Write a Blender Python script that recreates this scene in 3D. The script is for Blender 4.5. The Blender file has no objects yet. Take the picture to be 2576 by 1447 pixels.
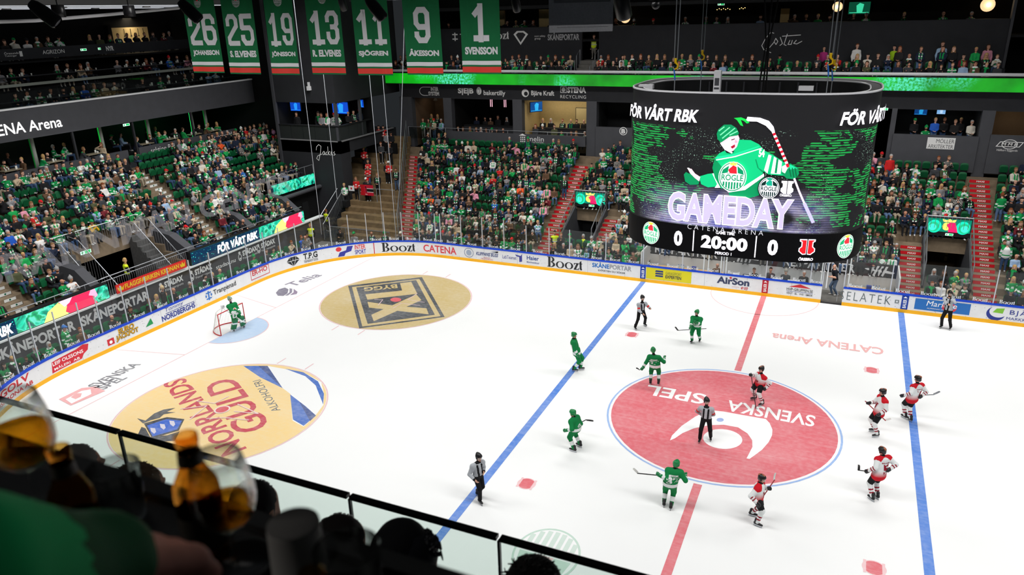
import bpy, bmesh, math, random
import numpy as np
from mathutils import Vector, Matrix

SC = bpy.context.scene
COL = SC.collection
rnd = random.Random(7)

# ------------------------------------------------------------------ camera
W, H = 2576.0, 1447.0
FPX = 1866.37
CAM = np.array([3.416, -27.581, 15.876])
_yaw, _pit, _rol = math.radians(-24.609), math.radians(-20.383), math.radians(-1.567)
_d = np.array([math.sin(_yaw) * math.cos(_pit), math.cos(_yaw) * math.cos(_pit), math.sin(_pit)])
_r = np.cross(_d, [0, 0, 1]); _r /= np.linalg.norm(_r)
_u = np.cross(_r, _d)
_R = _r * math.cos(_rol) + _u * math.sin(_rol)
_U = -_r * math.sin(_rol) + _u * math.cos(_rol)
cam_data = bpy.data.cameras.new('camera')
cam = bpy.data.objects.new('camera', cam_data)
COL.objects.link(cam)
cam.matrix_world = Matrix([[_R[i], _U[i], -_d[i], CAM[i]] for i in range(3)] + [[0, 0, 0, 1]])
cam_data.sensor_width = 36.0
cam_data.lens = FPX / W * 36.0
cam_data.clip_start = 0.05
cam_data.clip_end = 300
cam_data.dof.use_dof = True
cam_data.dof.focus_distance = 38.0
cam_data.dof.aperture_fstop = 3.6
SC.camera = cam

# ------------------------------------------------------------------ light and exposure
SC.view_settings.view_transform = 'Standard'
SC.view_settings.look = 'None'
SC.view_settings.gamma = 1.0
SC.view_settings.exposure = 0.0
SC.view_settings.use_curve_mapping = False
SC.cycles.max_bounces = 12
SC.cycles.diffuse_bounces = 2
SC.cycles.glossy_bounces = 2
SC.cycles.transmission_bounces = 12
SC.cycles.transparent_max_bounces = 12
SC.cycles.caustics_reflective = False
SC.cycles.caustics_refractive = False
SC.cycles.sample_clamp_indirect = 4.0
SC.cycles.adaptive_threshold = 0.03
SC.cycles.use_denoising = True

world = bpy.data.worlds.new('arena_air')
SC.world = world
world.use_nodes = True
world.node_tree.nodes['Background'].inputs[0].default_value = (0.5, 0.56, 0.62, 1)
world.node_tree.nodes['Background'].inputs[1].default_value = 0.035


def lamp(name, loc, size, power, color=(1, 1, 1), aim=None, spread=None, kind='AREA'):
	ld = bpy.data.lights.new(name, kind)
	ld.energy = power
	ld.color = color
	if kind == 'AREA':
		ld.shape = 'RECTANGLE'
		ld.size, ld.size_y = size
		if spread:
			ld.spread = math.radians(spread)
	else:
		ld.shadow_soft_size = size
	o = bpy.data.objects.new(name, ld)
	COL.objects.link(o)
	o.location = loc
	if aim is not None:
		o.rotation_euler = (Vector(aim) - Vector(loc)).to_track_quat('-Z', 'Y').to_euler()
	return o


# the two rows of floodlights under the roof, above the ice
for _x in (-24, -8, 8, 24):
	lamp('ice_floodlight', (_x, 10.0, 17.6), (13, 3), 1180, (1.0, 0.99, 0.97), (_x, 7.0, 0), 150)
	lamp('ice_floodlight', (_x, -10.0, 17.6), (13, 3), 1180, (1.0, 0.99, 0.97), (_x, -7.0, 0), 150)

# added unseen fill lamps brightening the stands, upper wall and near balcony
for _x in (-19, -5, 8):
	lamp('stand_fill', (_x, 13.5, 17.6), (9, 1.5), 470, (1.0, 0.98, 0.95), (_x, 21.5, 2.5), 110)
for _y in (-9, 3, 14):
	lamp('stand_fill', (-27.5, _y, 17.4), (1.5, 9), 520, (1.0, 0.98, 0.95), (-36.5, _y, 3.5), 110)
for _x in (-24, -10, 5):
	lamp('stand_fill', (_x, 21.5, 17.5), (8, 1), 260, (1.0, 0.98, 0.95), (_x, 29, 12.4), 120)
lamp('balcony_fill', (1.5, -25.6, 18.2), (5, .6), 4, (1.0, 0.97, 0.93), (1.5, -26.6, 14.5), 140)
lamp('balcony_fill', (.6, -28.2, 16.6), (.5, .5), 8, (1.0, 0.97, 0.93), (2.3, -27.0, 15.2), 140)

# ------------------------------------------------------------------ small helpers
def ray(px, py):
	v = _d * FPX + _R * (px - W / 2) - _U * (py - H / 2)
	return v / np.linalg.norm(v)


def at(px, py, x=None, y=None, z=None):
	"""the point of a plane x=, y= or z= seen along one direction from the seat the picture was taken from"""
	v = ray(px, py)
	for i, c in enumerate((x, y, z)):
		if c is not None:
			return CAM + v * (c - CAM[i]) / v[i]


def toward(px, py, dist):
	return CAM + ray(px, py) * dist


def project(P):
	q = np.asarray(P, float) - CAM
	zz = q @ _d
	return np.stack([W / 2 + FPX * (q @ _R) / zz, H / 2 - FPX * (q @ _U) / zz, zz], -1)


def lin(c):
	return tuple(x / 12.92 if x <= 0.04045 else ((x + 0.055) / 1.055) ** 2.4 for x in c)


def rgb(r, g, b):
	return lin((r / 255, g / 255, b / 255))


def hx(s):
	return rgb(int(s[0:2], 16), int(s[2:4], 16), int(s[4:6], 16))


MATS = {}


def mat(name, color=(0.5, 0.5, 0.5), rough=0.6, metal=0.0, emit=0.0, noise=0.0, nscale=8.0, spec=0.3, coat=0.0):
	"""a plain principled material with a faint procedural mottling"""
	if name in MATS:
		return MATS[name]
	m = bpy.data.materials.new(name)
	m.use_nodes = True
	nt = m.node_tree
	b = nt.nodes['Principled BSDF']
	b.inputs['Base Color'].default_value = (*color, 1)
	b.inputs['Roughness'].default_value = rough
	b.inputs['Metallic'].default_value = metal
	b.inputs['Specular IOR Level'].default_value = spec
	b.inputs['Coat Weight'].default_value = coat
	if emit:
		b.inputs['Emission Color'].default_value = (*color, 1)
		b.inputs['Emission Strength'].default_value = emit
		m.cycles.emission_sampling = 'NONE'
	if noise:
		tc = nt.nodes.new('ShaderNodeTexCoord')
		n = nt.nodes.new('ShaderNodeTexNoise')
		n.inputs['Scale'].default_value = nscale
		n.inputs['Detail'].default_value = 3
		r = nt.nodes.new('ShaderNodeMapRange')
		r.inputs[1].default_value, r.inputs[2].default_value = 0.3, 0.7
		r.inputs[3].default_value, r.inputs[4].default_value = 1 - noise, 1 + noise
		mx = nt.nodes.new('ShaderNodeMix')
		mx.data_type = 'RGBA'; mx.blend_type = 'MULTIPLY'
		mx.inputs[0].default_value = 1
		mx.inputs[6].default_value = (*color, 1)
		nt.links.new(tc.outputs['Object'], n.inputs['Vector'])
		nt.links.new(n.outputs[0], r.inputs[0])
		nt.links.new(r.outputs[0], mx.inputs[7])
		nt.links.new(mx.outputs[2], b.inputs['Base Color'])
	MATS[name] = m
	return m


def mat_attr(name, rough=0.75, spec=0.25, emit=0.0, noise=0.0, frost=0.0):
	"""cloth, skin and hair: the colour of each face is stored with the mesh"""
	m = bpy.data.materials.new(name)
	m.use_nodes = True
	nt = m.node_tree
	b = nt.nodes['Principled BSDF']
	a = nt.nodes.new('ShaderNodeAttribute')
	a.attribute_name = 'Col'
	out = a.outputs['Color']
	if noise:
		tc = nt.nodes.new('ShaderNodeTexCoord')
		n = nt.nodes.new('ShaderNodeTexNoise')
		n.inputs['Scale'].default_value = 14
		r = nt.nodes.new('ShaderNodeMapRange')
		r.inputs[1].default_value, r.inputs[2].default_value = 0.3, 0.7
		r.inputs[3].default_value, r.inputs[4].default_value = 1 - noise, 1 + noise
		mx = nt.nodes.new('ShaderNodeMix')
		mx.data_type = 'RGBA'; mx.blend_type = 'MULTIPLY'
		mx.inputs[0].default_value = 1
		nt.links.new(tc.outputs['Object'], n.inputs['Vector'])
		nt.links.new(n.outputs[0], r.inputs[0])
		nt.links.new(out, mx.inputs[6])
		nt.links.new(r.outputs[0], mx.inputs[7])
		out = mx.outputs[2]
	if frost:
		# scraped ice lying over the painted marks, in patches and long skate scratches
		tc = nt.nodes.new('ShaderNodeTexCoord')
		fs = []
		for sc, lo, hi in (((.5, .5, 1), .35, .75), ((5, 5, 1), .4, .8), ((.35, 9, 1), .5, .8)):
			mp = nt.nodes.new('ShaderNodeMapping')
			mp.inputs['Scale'].default_value = sc
			mp.inputs['Rotation'].default_value = (0, 0, .5)
			n = nt.nodes.new('ShaderNodeTexNoise')
			n.inputs['Scale'].default_value = 1
			n.inputs['Detail'].default_value = 4
			r = nt.nodes.new('ShaderNodeMapRange')
			r.inputs[1].default_value, r.inputs[2].default_value = lo, hi
			r.inputs[3].default_value, r.inputs[4].default_value = 0, frost
			nt.links.new(tc.outputs['Object'], mp.inputs[0])
			nt.links.new(mp.outputs[0], n.inputs['Vector'])
			nt.links.new(n.outputs[0], r.inputs[0])
			fs.append(r.outputs[0])
		ad1 = nt.nodes.new('ShaderNodeMath'); ad2 = nt.nodes.new('ShaderNodeMath')
		ad2.use_clamp = True
		nt.links.new(fs[0], ad1.inputs[0]); nt.links.new(fs[1], ad1.inputs[1])
		nt.links.new(ad1.outputs[0], ad2.inputs[0]); nt.links.new(fs[2], ad2.inputs[1])
		mx = nt.nodes.new('ShaderNodeMix')
		mx.data_type = 'RGBA'
		mx.inputs[7].default_value = (.93, .94, .94, 1)
		nt.links.new(ad2.outputs[0], mx.inputs[0])
		nt.links.new(out, mx.inputs[6])
		out = mx.outputs[2]
	nt.links.new(out, b.inputs['Base Color'])
	b.inputs['Roughness'].default_value = rough
	b.inputs['Specular IOR Level'].default_value = spec
	if emit:
		nt.links.new(a.outputs['Color'], b.inputs['Emission Color'])
		b.inputs['Emission Strength'].default_value = emit
		m.cycles.emission_sampling = 'NONE'
	MATS[name] = m
	return m


def mat_glass(name, tint=(0.93, 0.97, 0.95), gloss=0.04, rough=0.02):
	"""thin clear sheet: lets the light through with a slight tint and mirrors a little of the hall"""
	m = bpy.data.materials.new(name)
	m.use_nodes = True
	nt = m.node_tree
	nt.nodes.remove(nt.nodes['Principled BSDF'])
	t = nt.nodes.new('ShaderNodeBsdfTransparent')
	t.inputs[0].default_value = (*tint, 1)
	g = nt.nodes.new('ShaderNodeBsdfGlossy')
	g.inputs['Roughness'].default_value = rough
	g.inputs[0].default_value = (0.9, 0.95, 0.95, 1)
	mx = nt.nodes.new('ShaderNodeMixShader')
	mx.inputs[0].default_value = gloss
	nt.links.new(t.outputs[0], mx.inputs[1])
	nt.links.new(g.outputs[0], mx.inputs[2])
	nt.links.new(mx.outputs[0], nt.nodes['Material Output'].inputs[0])
	MATS[name] = m
	return m


def basis(a, b):
	a, b = np.asarray(a, float), np.asarray(b, float)
	w = b - a
	L = np.linalg.norm(w)
	w = w / max(L, 1e-9)
	t = np.array([0, 0, 1.0]) if abs(w[2]) < 0.9 else np.array([1.0, 0, 0])
	u = np.cross(t, w); u /= np.linalg.norm(u)
	return u, np.cross(w, u), w, L


class MB:
	"""collects boxes, tubes, lathed shapes and sheets of one mesh"""

	def __init__(self):
		self.v, self.f, self.m, self.c = [], [], [], []

	def quad(self, pts, m=0, c=None):
		n = len(self.v)
		self.v += [tuple(map(float, p)) for p in pts]
		self.f.append(tuple(range(n, n + len(pts)))); self.m.append(m); self.c.append(c)
		return self

	def box(self, lo, hi, m=0, M=None, c=None):
		n = len(self.v)
		P = [(x, y, z) for z in (lo[2], hi[2]) for y in (lo[1], hi[1]) for x in (lo[0], hi[0])]
		if M is not None:
			P = [tuple(M @ Vector(p)) for p in P]
		self.v += P
		for q in ((0, 2, 3, 1), (4, 5, 7, 6), (0, 1, 5, 4), (1, 3, 7, 5), (3, 2, 6, 7), (2, 0, 4, 6)):
			self.f.append(tuple(n + i for i in q)); self.m.append(m); self.c.append(c)
		return self

	def bar(self, a, b, w, h, m=0, c=None, up=(0, 0, 1)):
		"""a straight bar of rectangular section from a to b; h along up"""
		a, b = np.asarray(a, float), np.asarray(b, float)
		d = (b - a) / max(np.linalg.norm(b - a), 1e-9)
		s = np.cross(d, up); s /= max(np.linalg.norm(s), 1e-9)
		t = np.cross(s, d)
		n = len(self.v)
		for e in (a, b):
			for i, j in ((-1, -1), (1, -1), (1, 1), (-1, 1)):
				self.v.append(tuple(e + s * w / 2 * i + t * h / 2 * j))
		for q in ((3, 2, 1, 0), (4, 5, 6, 7), (0, 1, 5, 4), (1, 2, 6, 5), (2, 3, 7, 6), (3, 0, 4, 7)):
			self.f.append(tuple(n + i for i in q)); self.m.append(m); self.c.append(c)
		return self

	def tube(self, path, r, n=6, m=0, c=None, close=False):
		path = [np.asarray(p, float) for p in path]
		rr = r if isinstance(r, (list, tuple)) else [r] * len(path)
		base = len(self.v)
		u0 = None
		for k, p in enumerate(path):
			a = path[max(k - 1, 0)]; b = path[min(k + 1, len(path) - 1)]
			u, v, w, L = basis(a, b)
			if u0 is not None:
				u = u0 - w * (u0 @ w)
				u /= max(np.linalg.norm(u), 1e-9)
				v = np.cross(w, u)
			u0 = u
			for i in range(n):
				t = 2 * math.pi * i / n
				self.v.append(tuple(p + (u * math.cos(t) + v * math.sin(t)) * rr[k]))
		for k in range(len(path) - 1):
			for i in range(n):
				a = base + k * n + i; b = base + k * n + (i + 1) % n
				self.f.append((a, b, b + n, a + n)); self.m.append(m); self.c.append(c)
		self.f.append(tuple(base + i for i in reversed(range(n)))); self.m.append(m); self.c.append(c)
		e = base + (len(path) - 1) * n
		self.f.append(tuple(e + i for i in range(n))); self.m.append(m); self.c.append(c)
		return self

	def lathe(self, prof, M=None, n=24, m=0, c=None, cap0=False, cap1=False):
		"""prof: (radius, height) pairs turned about z"""
		base = len(self.v)
		for r, z in prof:
			for i in range(n):
				t = 2 * math.pi * i / n
				p = Vector((r * math.cos(t), r * math.sin(t), z))
				self.v.append(tuple(M @ p if M is not None else p))
		for k in range(len(prof) - 1):
			for i in range(n):
				a = base + k * n + i; b = base + k * n + (i + 1) % n
				self.f.append((a, b, b + n, a + n)); self.m.append(m); self.c.append(c)
		if cap0:
			self.f.append(tuple(base + i for i in reversed(range(n)))); self.m.append(m); self.c.append(c)
		if cap1:
			e = base + (len(prof) - 1) * n
			self.f.append(tuple(e + i for i in range(n))); self.m.append(m); self.c.append(c)
		return self

	def ball(self, ctr, rad, M=None, n=12, k=8, m=0, c=None):
		rad = (rad,) * 3 if not hasattr(rad, '__len__') else rad
		base = len(self.v)
		for j in range(1, k):
			ph = math.pi * j / k
			for i in range(n):
				t = 2 * math.pi * i / n
				p = Vector((ctr[0] + rad[0] * math.sin(ph) * math.cos(t), ctr[1] + rad[1] * math.sin(ph) * math.sin(t), ctr[2] + rad[2] * math.cos(ph)))
				self.v.append(tuple(M @ p if M is not None else p))
		for s, j in ((1, 0), (-1, k)):
			p = Vector((ctr[0], ctr[1], ctr[2] + s * rad[2]))
			self.v.append(tuple(M @ p if M is not None else p))
		top, bot = base + (k - 1) * n, base + (k - 1) * n + 1
		for j in range(k - 2):
			for i in range(n):
				a = base + j * n + i; b = base + j * n + (i + 1) % n
				self.f.append((a, a + n, b + n, b)); self.m.append(m); self.c.append(c)
		for i in range(n):
			j = (i + 1) % n
			self.f.append((top, base + i, base + j)); self.m.append(m); self.c.append(c)
			e = base + (k - 2) * n
			self.f.append((bot, e + j, e + i)); self.m.append(m); self.c.append(c)
		return self

	def prism(self, poly, z0, z1, fn=None, m=0, c=None):
		"""a 2-D outline given depth; fn maps (x, y, h) to a point"""
		fn = fn or (lambda x, y, h: (x, y, h))
		n, k = len(self.v), len(poly)
		self.v += [tuple(map(float, fn(x, y, z0))) for x, y in poly] + [tuple(map(float, fn(x, y, z1))) for x, y in poly]
		self.f.append(tuple(range(n + k - 1, n - 1, -1))); self.f.append(tuple(range(n + k, n + 2 * k)))
		self.m += [m, m]; self.c += [c, c]
		for i in range(k):
			j = (i + 1) % k
			self.f.append((n + i, n + j, n + k + j, n + k + i)); self.m.append(m); self.c.append(c)
		return self

	def build(self, name, mats, parent=None, smooth=False, M=None):
		return mesh_obj(name, self.v, self.f, mats, parent, self.m, [c or (1, 1, 1) for c in self.c] if any(c is not None for c in self.c) else None, smooth, M)


def mesh_obj(name, v, f, mats, parent=None, mi=None, cols=None, smooth=False, M=None):
	me = bpy.data.meshes.new(name)
	me.from_pydata([tuple(p) for p in v], [], [tuple(q) for q in f])
	mats = mats if isinstance(mats, (list, tuple)) else [mats]
	for x in mats:
		me.materials.append(MATS[x] if isinstance(x, str) else x)
	if mi is not None and len(mats) > 1:
		me.polygons.foreach_set('material_index', mi)
	if cols is not None:
		a = me.attributes.new('Col', 'FLOAT_COLOR', 'FACE')
		arr = np.ones((len(me.polygons), 4), np.float32)
		arr[:, :3] = np.asarray(cols, np.float32)
		a.data.foreach_set('color', arr.ravel())
	if smooth:
		me.polygons.foreach_set('use_smooth', [True] * len(me.polygons))
	me.update()
	o = bpy.data.objects.new(name, me)
	COL.objects.link(o)
	if parent is not None:
		o.parent = parent
	if M is not None:
		o.matrix_basis = M
	return o


def empty(name, loc=(0, 0, 0), rotz=0.0):
	o = bpy.data.objects.new(name, None)
	COL.objects.link(o)
	o.location = [float(x) for x in loc]
	o.rotation_euler = (0, 0, rotz)
	o.empty_display_size = 0.1
	return o


def tag(o, label, cat, group=None):
	o['label'] = label
	o['category'] = cat
	if group:
		o['group'] = group
	return o


def struct(o):
	o['kind'] = 'structure'
	return o


def stuff(o):
	o['kind'] = 'stuff'
	return o


def copy_tree(o, parent=None):
	c = o.copy()
	COL.objects.link(c)
	if parent is not None:
		c.parent = parent
	for ch in o.children:
		copy_tree(ch, c)
	return c


# ------------------------------------------------------------------ lettering and flat marks
_TC = {}


def glyphs(s, weight=0.0, spacing=1.0):
	key = (s, weight, spacing)
	if key in _TC:
		return _TC[key]
	cu = bpy.data.curves.new('lettering', 'FONT')
	cu.body = s
	cu.size = 1.0
	cu.offset = weight
	cu.resolution_u = 3
	cu.space_character = spacing
	o = bpy.data.objects.new('lettering', cu)
	me = o.to_mesh()
	v = np.array([p.co[:2] for p in me.vertices]).reshape(-1, 2)
	f = [tuple(p.vertices) for p in me.polygons]
	o.to_mesh_clear()
	bpy.data.objects.remove(o)
	bpy.data.curves.remove(cu)
	if len(v):
		lo, hi = v.min(0), v.max(0)
		v = (v - lo) / np.maximum(hi - lo, 1e-6)
	_TC[key] = (v, f)
	return v, f


class Mark:
	"""flat shapes in a (u, v) plane, each with a colour and a lift h; build() lays them on a surface fn(u, v, h)"""

	def __init__(self):
		self.v, self.f, self.c = [], [], []
		self.h = 0.0

	def _add(self, v, f, c):
		n = len(self.v)
		self.v += [(float(x), float(y), self.h) for x, y in v]
		self.f += [tuple(n + i for i in q) for q in f]
		self.c += [c] * len(f)
		self.h += 0.0004
		return self

	def poly(self, pts, c):
		return self._add(pts, [tuple(range(len(pts)))], c)

	def rect(self, x0, y0, x1, y1, c, nx=1):
		xs = np.linspace(x0, x1, nx + 1)
		v = [(x, y) for x in xs for y in (y0, y1)]
		return self._add(v, [(2 * i, 2 * i + 2, 2 * i + 3, 2 * i + 1) for i in range(nx)], c)

	def frame(self, x0, y0, x1, y1, w, c):
		h = self.h
		for q in ((x0, y0, x1, y0 + w), (x0, y1 - w, x1, y1), (x0, y0 + w, x0 + w, y1 - w), (x1 - w, y0 + w, x1, y1 - w)):
			self.h = h
			self.rect(*q, c)
		return self

	def disc(self, cx, cy, rx, ry, c, n=32, a0=0, a1=360):
		t = [math.radians(a0 + (a1 - a0) * i / n) for i in range(n + (0 if a1 - a0 == 360 else 1))]
		return self.poly([(cx + rx * math.cos(a), cy + ry * math.sin(a)) for a in t], c)

	def ring(self, cx, cy, rx, ry, w, c, n=40, a0=0, a1=360, wy=None):
		wy = w if wy is None else wy
		t = [math.radians(a0 + (a1 - a0) * i / n) for i in range(n + 1)]
		v = [(cx + rx * math.cos(a), cy + ry * math.sin(a)) for a in t] + [(cx + (rx - w) * math.cos(a), cy + (ry - wy) * math.sin(a)) for a in t]
		return self._add(v, [(i, i + 1, n + 2 + i, n + 1 + i) for i in range(n)], c)

	def line(self, pts, w, c):
		h = self.h
		for k, ((x0, y0), (x1, y1)) in enumerate(zip(pts, pts[1:])):
			L = math.hypot(x1 - x0, y1 - y0) or 1e-6
			nx, ny = -(y1 - y0) / L * w / 2, (x1 - x0) / L * w / 2
			ex, ey = (x1 - x0) / L * w * 0.25, (y1 - y0) / L * w * 0.25
			self.h = h + k * 6e-5
			self.poly([(x0 - ex + nx, y0 - ey + ny), (x0 - ex - nx, y0 - ey - ny), (x1 + ex - nx, y1 + ey - ny), (x1 + ex + nx, y1 + ey + ny)], c)
		return self

	def text(self, s, x0, y0, x1, y1, c, weight=0.0, shear=0.0, spacing=1.0):
		v, f = glyphs(s, weight, spacing)
		if not len(v):
			return self
		w, h = x1 - x0, y1 - y0
		sh = shear * h
		vv = [(x0 + p[0] * (w - abs(sh)) + (p[1] * sh if sh > 0 else (1 - p[1]) * -sh), y0 + p[1] * h) for p in v]
		return self._add(vv, f, c)

	def script(self, strokes, x0, y0, x1, y1, w, c):
		"""handwriting: pen strokes in a unit box"""
		for st in strokes:
			self.line([(x0 + a * (x1 - x0), y0 + b * (y1 - y0)) for a, b in st], w, c)
		return self

	def build(self, name, fn, mats='paint', parent=None, lift=0.0, split=None):
		v, f, c = self.v, self.f, self.c
		if split:
			bm = bmesh.new()
			vs = [bm.verts.new(p) for p in v]
			lay = bm.faces.layers.int.new('i')
			for i, q in enumerate(f):
				try:
					fc = bm.faces.new([vs[k] for k in q]); fc[lay] = i
				except ValueError:
					pass
			xs = [p[0] for p in v]
			k0, k1 = math.floor(min(xs) / split), math.ceil(max(xs) / split)
			for k in range(k0 + 1, k1):
				g = bm.verts[:] + bm.edges[:] + bm.faces[:]
				bmesh.ops.bisect_plane(bm, geom=g, dist=1e-6, plane_co=(k * split, 0, 0), plane_no=(1, 0, 0))
			bm.verts.index_update()
			v = [tuple(p.co) for p in bm.verts]
			c = [self.c[fc[lay]] for fc in bm.faces]
			f = [tuple(p.index for p in fc.verts) for fc in bm.faces]
			bm.free()
		P = [fn(p[0], p[1], p[2] + lift) for p in v]
		return mesh_obj(name, P, f, mats, parent, None, c)


def flat(o, du, dv):
	"""a plane for Mark.build: origin, direction of reading, up"""
	o, du, dv = np.asarray(o, float), np.asarray(du, float), np.asarray(dv, float)
	n = np.cross(du, dv)
	return lambda u, v, h: tuple(o + du * u + dv * v + n * h)


# a heavy-contrast serif word drawn stroke by stroke (thick stems, hairline joins)
def boozt(mk, x0, y0, x1, y1, c, bold=1.0):
	w, h = x1 - x0, y1 - y0
	X = lambda a: x0 + a * w
	Y = lambda b: y0 + b * h
	hh = mk.h

	def P(pts):
		mk.h = hh
		mk.poly([(X(a), Y(b)) for a, b in pts], c)

	def R(cx, cy, rx, ry, wx, wy, a0=0, a1=360):
		mk.h = hh
		mk.ring(X(cx), Y(cy), rx * w, ry * h, wx * w, c, 24, a0, a1, wy * h)
	P([(0, 0), (0.10, 0), (0.10, 0.06), (0, 0.06)]); P([(0, 0.94), (0.10, 0.94), (0.10, 1), (0, 1)])
	P([(0.03, 0), (0.095, 0), (0.095, 1), (0.03, 1)])
	R(0.105, 0.74, 0.105, 0.26, 0.06, 0.06, -90, 90); R(0.105, 0.26, 0.125, 0.26, 0.065, 0.06, -90, 90)
	R(0.37, 0.31, 0.12, 0.33, 0.055, 0.05); R(0.625, 0.31, 0.12, 0.33, 0.055, 0.05)
	P([(0.765, 0.58), (0.90, 0.58), (0.90, 0.64), (0.765, 0.64)]); P([(0.76, 0), (0.905, 0), (0.905, 0.07), (0.76, 0.07)])
	P([(0.76, 0.02), (0.82, 0.02), (0.90, 0.62), (0.84, 0.62)])
	P([(0.765, 0.45), (0.785, 0.45), (0.785, 0.62), (0.765, 0.62)]); P([(0.885, 0.02), (0.905, 0.02), (0.905, 0.2), (0.885, 0.2)])
	P([(0.925, 0.10), (0.965, 0), (0.985, 0.02), (0.975, 0.9), (0.925, 0.78)])
	P([(0.905, 0.58), (1.0, 0.58), (1.0, 0.64), (0.905, 0.64)]); P([(0.945, 0.0), (0.985, 0), (1.0, 0.12), (0.985, 0.12)])
	mk.h = hh + 0.0004


def crest(mk, cx, cy, r, white=(0.9, 0.9, 0.9), green=(0.01, 0.33, 0.13), red=(0.75, 0.03, 0.04), gold=(0.85, 0.6, 0.05)):
	"""round club badge: ring of letters over stripes, small red bird's head and crown on top"""
	mk.disc(cx, cy, r, r * 1.12, white)
	mk.ring(cx, cy, r * 0.95, r * 1.06, r * 0.07, green)
	mk.poly([(cx - r * .8, cy + r * .18), (cx - r * .72, cy + r * .5), (cx - r * .3, cy + r * .82), (cx - r * .35, cy + r * .3)], green)
	mk.poly([(cx + r * .8, cy + r * .18), (cx + r * .35, cy + r * .3), (cx + r * .3, cy + r * .82), (cx + r * .72, cy + r * .5)], green)
	mk.poly([(cx - r * .2, cy + r * .25), (cx + r * .3, cy + r * .25), (cx + r * .24, cy + r * .75), (cx, cy + r * .86), (cx - r * .2, cy + r * .66), (cx - r * .34, cy + r * .5)], red)
	mk.poly([(cx - r * .2, cy + r * .84), (cx + r * .2, cy + r * .84), (cx + r * .3, cy + r * 1.12), (cx + r * .1, cy + r * .98), (cx, cy + r * 1.16), (cx - r * .1, cy + r * .98), (cx - r * .3, cy + r * 1.12)], gold)
	mk.text('RÖGLE', cx - r * .78, cy - r * .28, cx + r * .78, cy + r * .26, green, 0.02)
	for i in range(-3, 4):
		x = cx + i * r * .2
		b = -math.sqrt(max(0.0, 1 - (i * .22) ** 2)) * r * .92
		mk.rect(x - r * .06, cy + b, x + r * .06, cy - r * .38, green)


_AP = mat_attr('paint', 0.55, 0.3)
mat_attr('ice_paint', 0.5, 0.3, frost=.13)
_AG = mat_attr('glow', 0.6, 0.1, emit=1.0)
# ================================================================== the rink
def rink(s):
	"""the inner face of the boards, s metres along it from centre ice on the far side (negative = towards the goal in view)"""
	sg = -1 if s < 0 else 1
	a = abs(s)
	if a <= 21.5:
		x, y, nx, ny = a, 15, 0, -1
	elif a <= 34.852:
		t = (a - 21.5) / 8.5
		x, y, nx, ny = 21.5 + 8.5 * math.sin(t), 6.5 + 8.5 * math.cos(t), -math.sin(t), -math.cos(t)
	elif a <= 47.852:
		x, y, nx, ny = 30, 6.5 - (a - 34.852), -1, 0
	elif a <= 61.204:
		t = (a - 47.852) / 8.5
		x, y, nx, ny = 21.5 + 8.5 * math.cos(t), -6.5 - 8.5 * math.sin(t), -math.cos(t), math.sin(t)
	else:
		x, y, nx, ny = 21.5 - (a - 61.204), -15, 0, 1
	return sg * x, y, sg * nx, ny


_SS = np.linspace(-66, 30, 4801)
_SP = np.array([[rink(s)[0], rink(s)[1]] for s in _SS])


def S(px, py, z=0.6):
	q = project(np.c_[_SP, np.full(len(_SP), z)])
	d = (q[:, 0] - px) ** 2 + (q[:, 1] - py) ** 2 + (q[:, 2] < 0) * 1e9
	return float(_SS[np.argmin(d)])


def on_boards(u, v, h):
	x, y, nx, ny = rink(u)
	return (x + nx * (h * 3 + 0.006), y + ny * (h * 3 + 0.006), v)


loop = [rink(s)[:2] for s in np.r_[np.linspace(-82.7, -62, 3), np.linspace(-61.2, -21.5, 49), np.linspace(0, 21.5, 2), np.linspace(22, 61.2, 48), np.linspace(62, 82.6, 3)]]
m_ice = mat('ice', rgb(250, 251, 251), 0.55, noise=0.012, nscale=0.25, spec=0.25)
ice = struct(mesh_obj('floor', [(x, y, 0) for x, y in loop], [tuple(range(len(loop)))[::-1]], m_ice))
ice['label'] = 'white ice sheet'

WHITE = rgb(250, 251, 251)
IBLUE, IRED, PINK = rgb(72, 130, 220), rgb(228, 112, 122), rgb(240, 196, 200)


def on_ice(u, v, h):
	return (u, v, 0.004 + h)


def P2(*pts):
	return [tuple(at(a, b, z=0)[:2]) for a, b in pts]


def Zp(x0, y0, s, *pts):
	return P2(*[(x0 + a * s, y0 + b * s) for a, b in pts])


def frame_ice(p0, p1):
	a, b = at(*p0, z=0), at(*p1, z=0)
	L = np.linalg.norm(b - a)
	du = (b - a) / L
	dv = np.array([-du[1], du[0], 0])
	return (lambda u, v, h: tuple(a + du * u + dv * v + np.array([0, 0, 0.004 + h]))), L


def ice_mark(mk, label, fn=on_ice, lift=0.0):
	o = mk.build('ice_marking', fn, 'ice_paint', ice, lift)
	o['kind'] = 'structure'
	o['label'] = label
	return o


def ice_text(s, p0, p1, hgt, c, label, weight=0.02, lift=0.004, shear=0):
	fn, L = frame_ice(p0, p1)
	return ice_mark(Mark().text(s, 0, 0, L, hgt, c, weight, shear), label, fn, lift)


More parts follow.
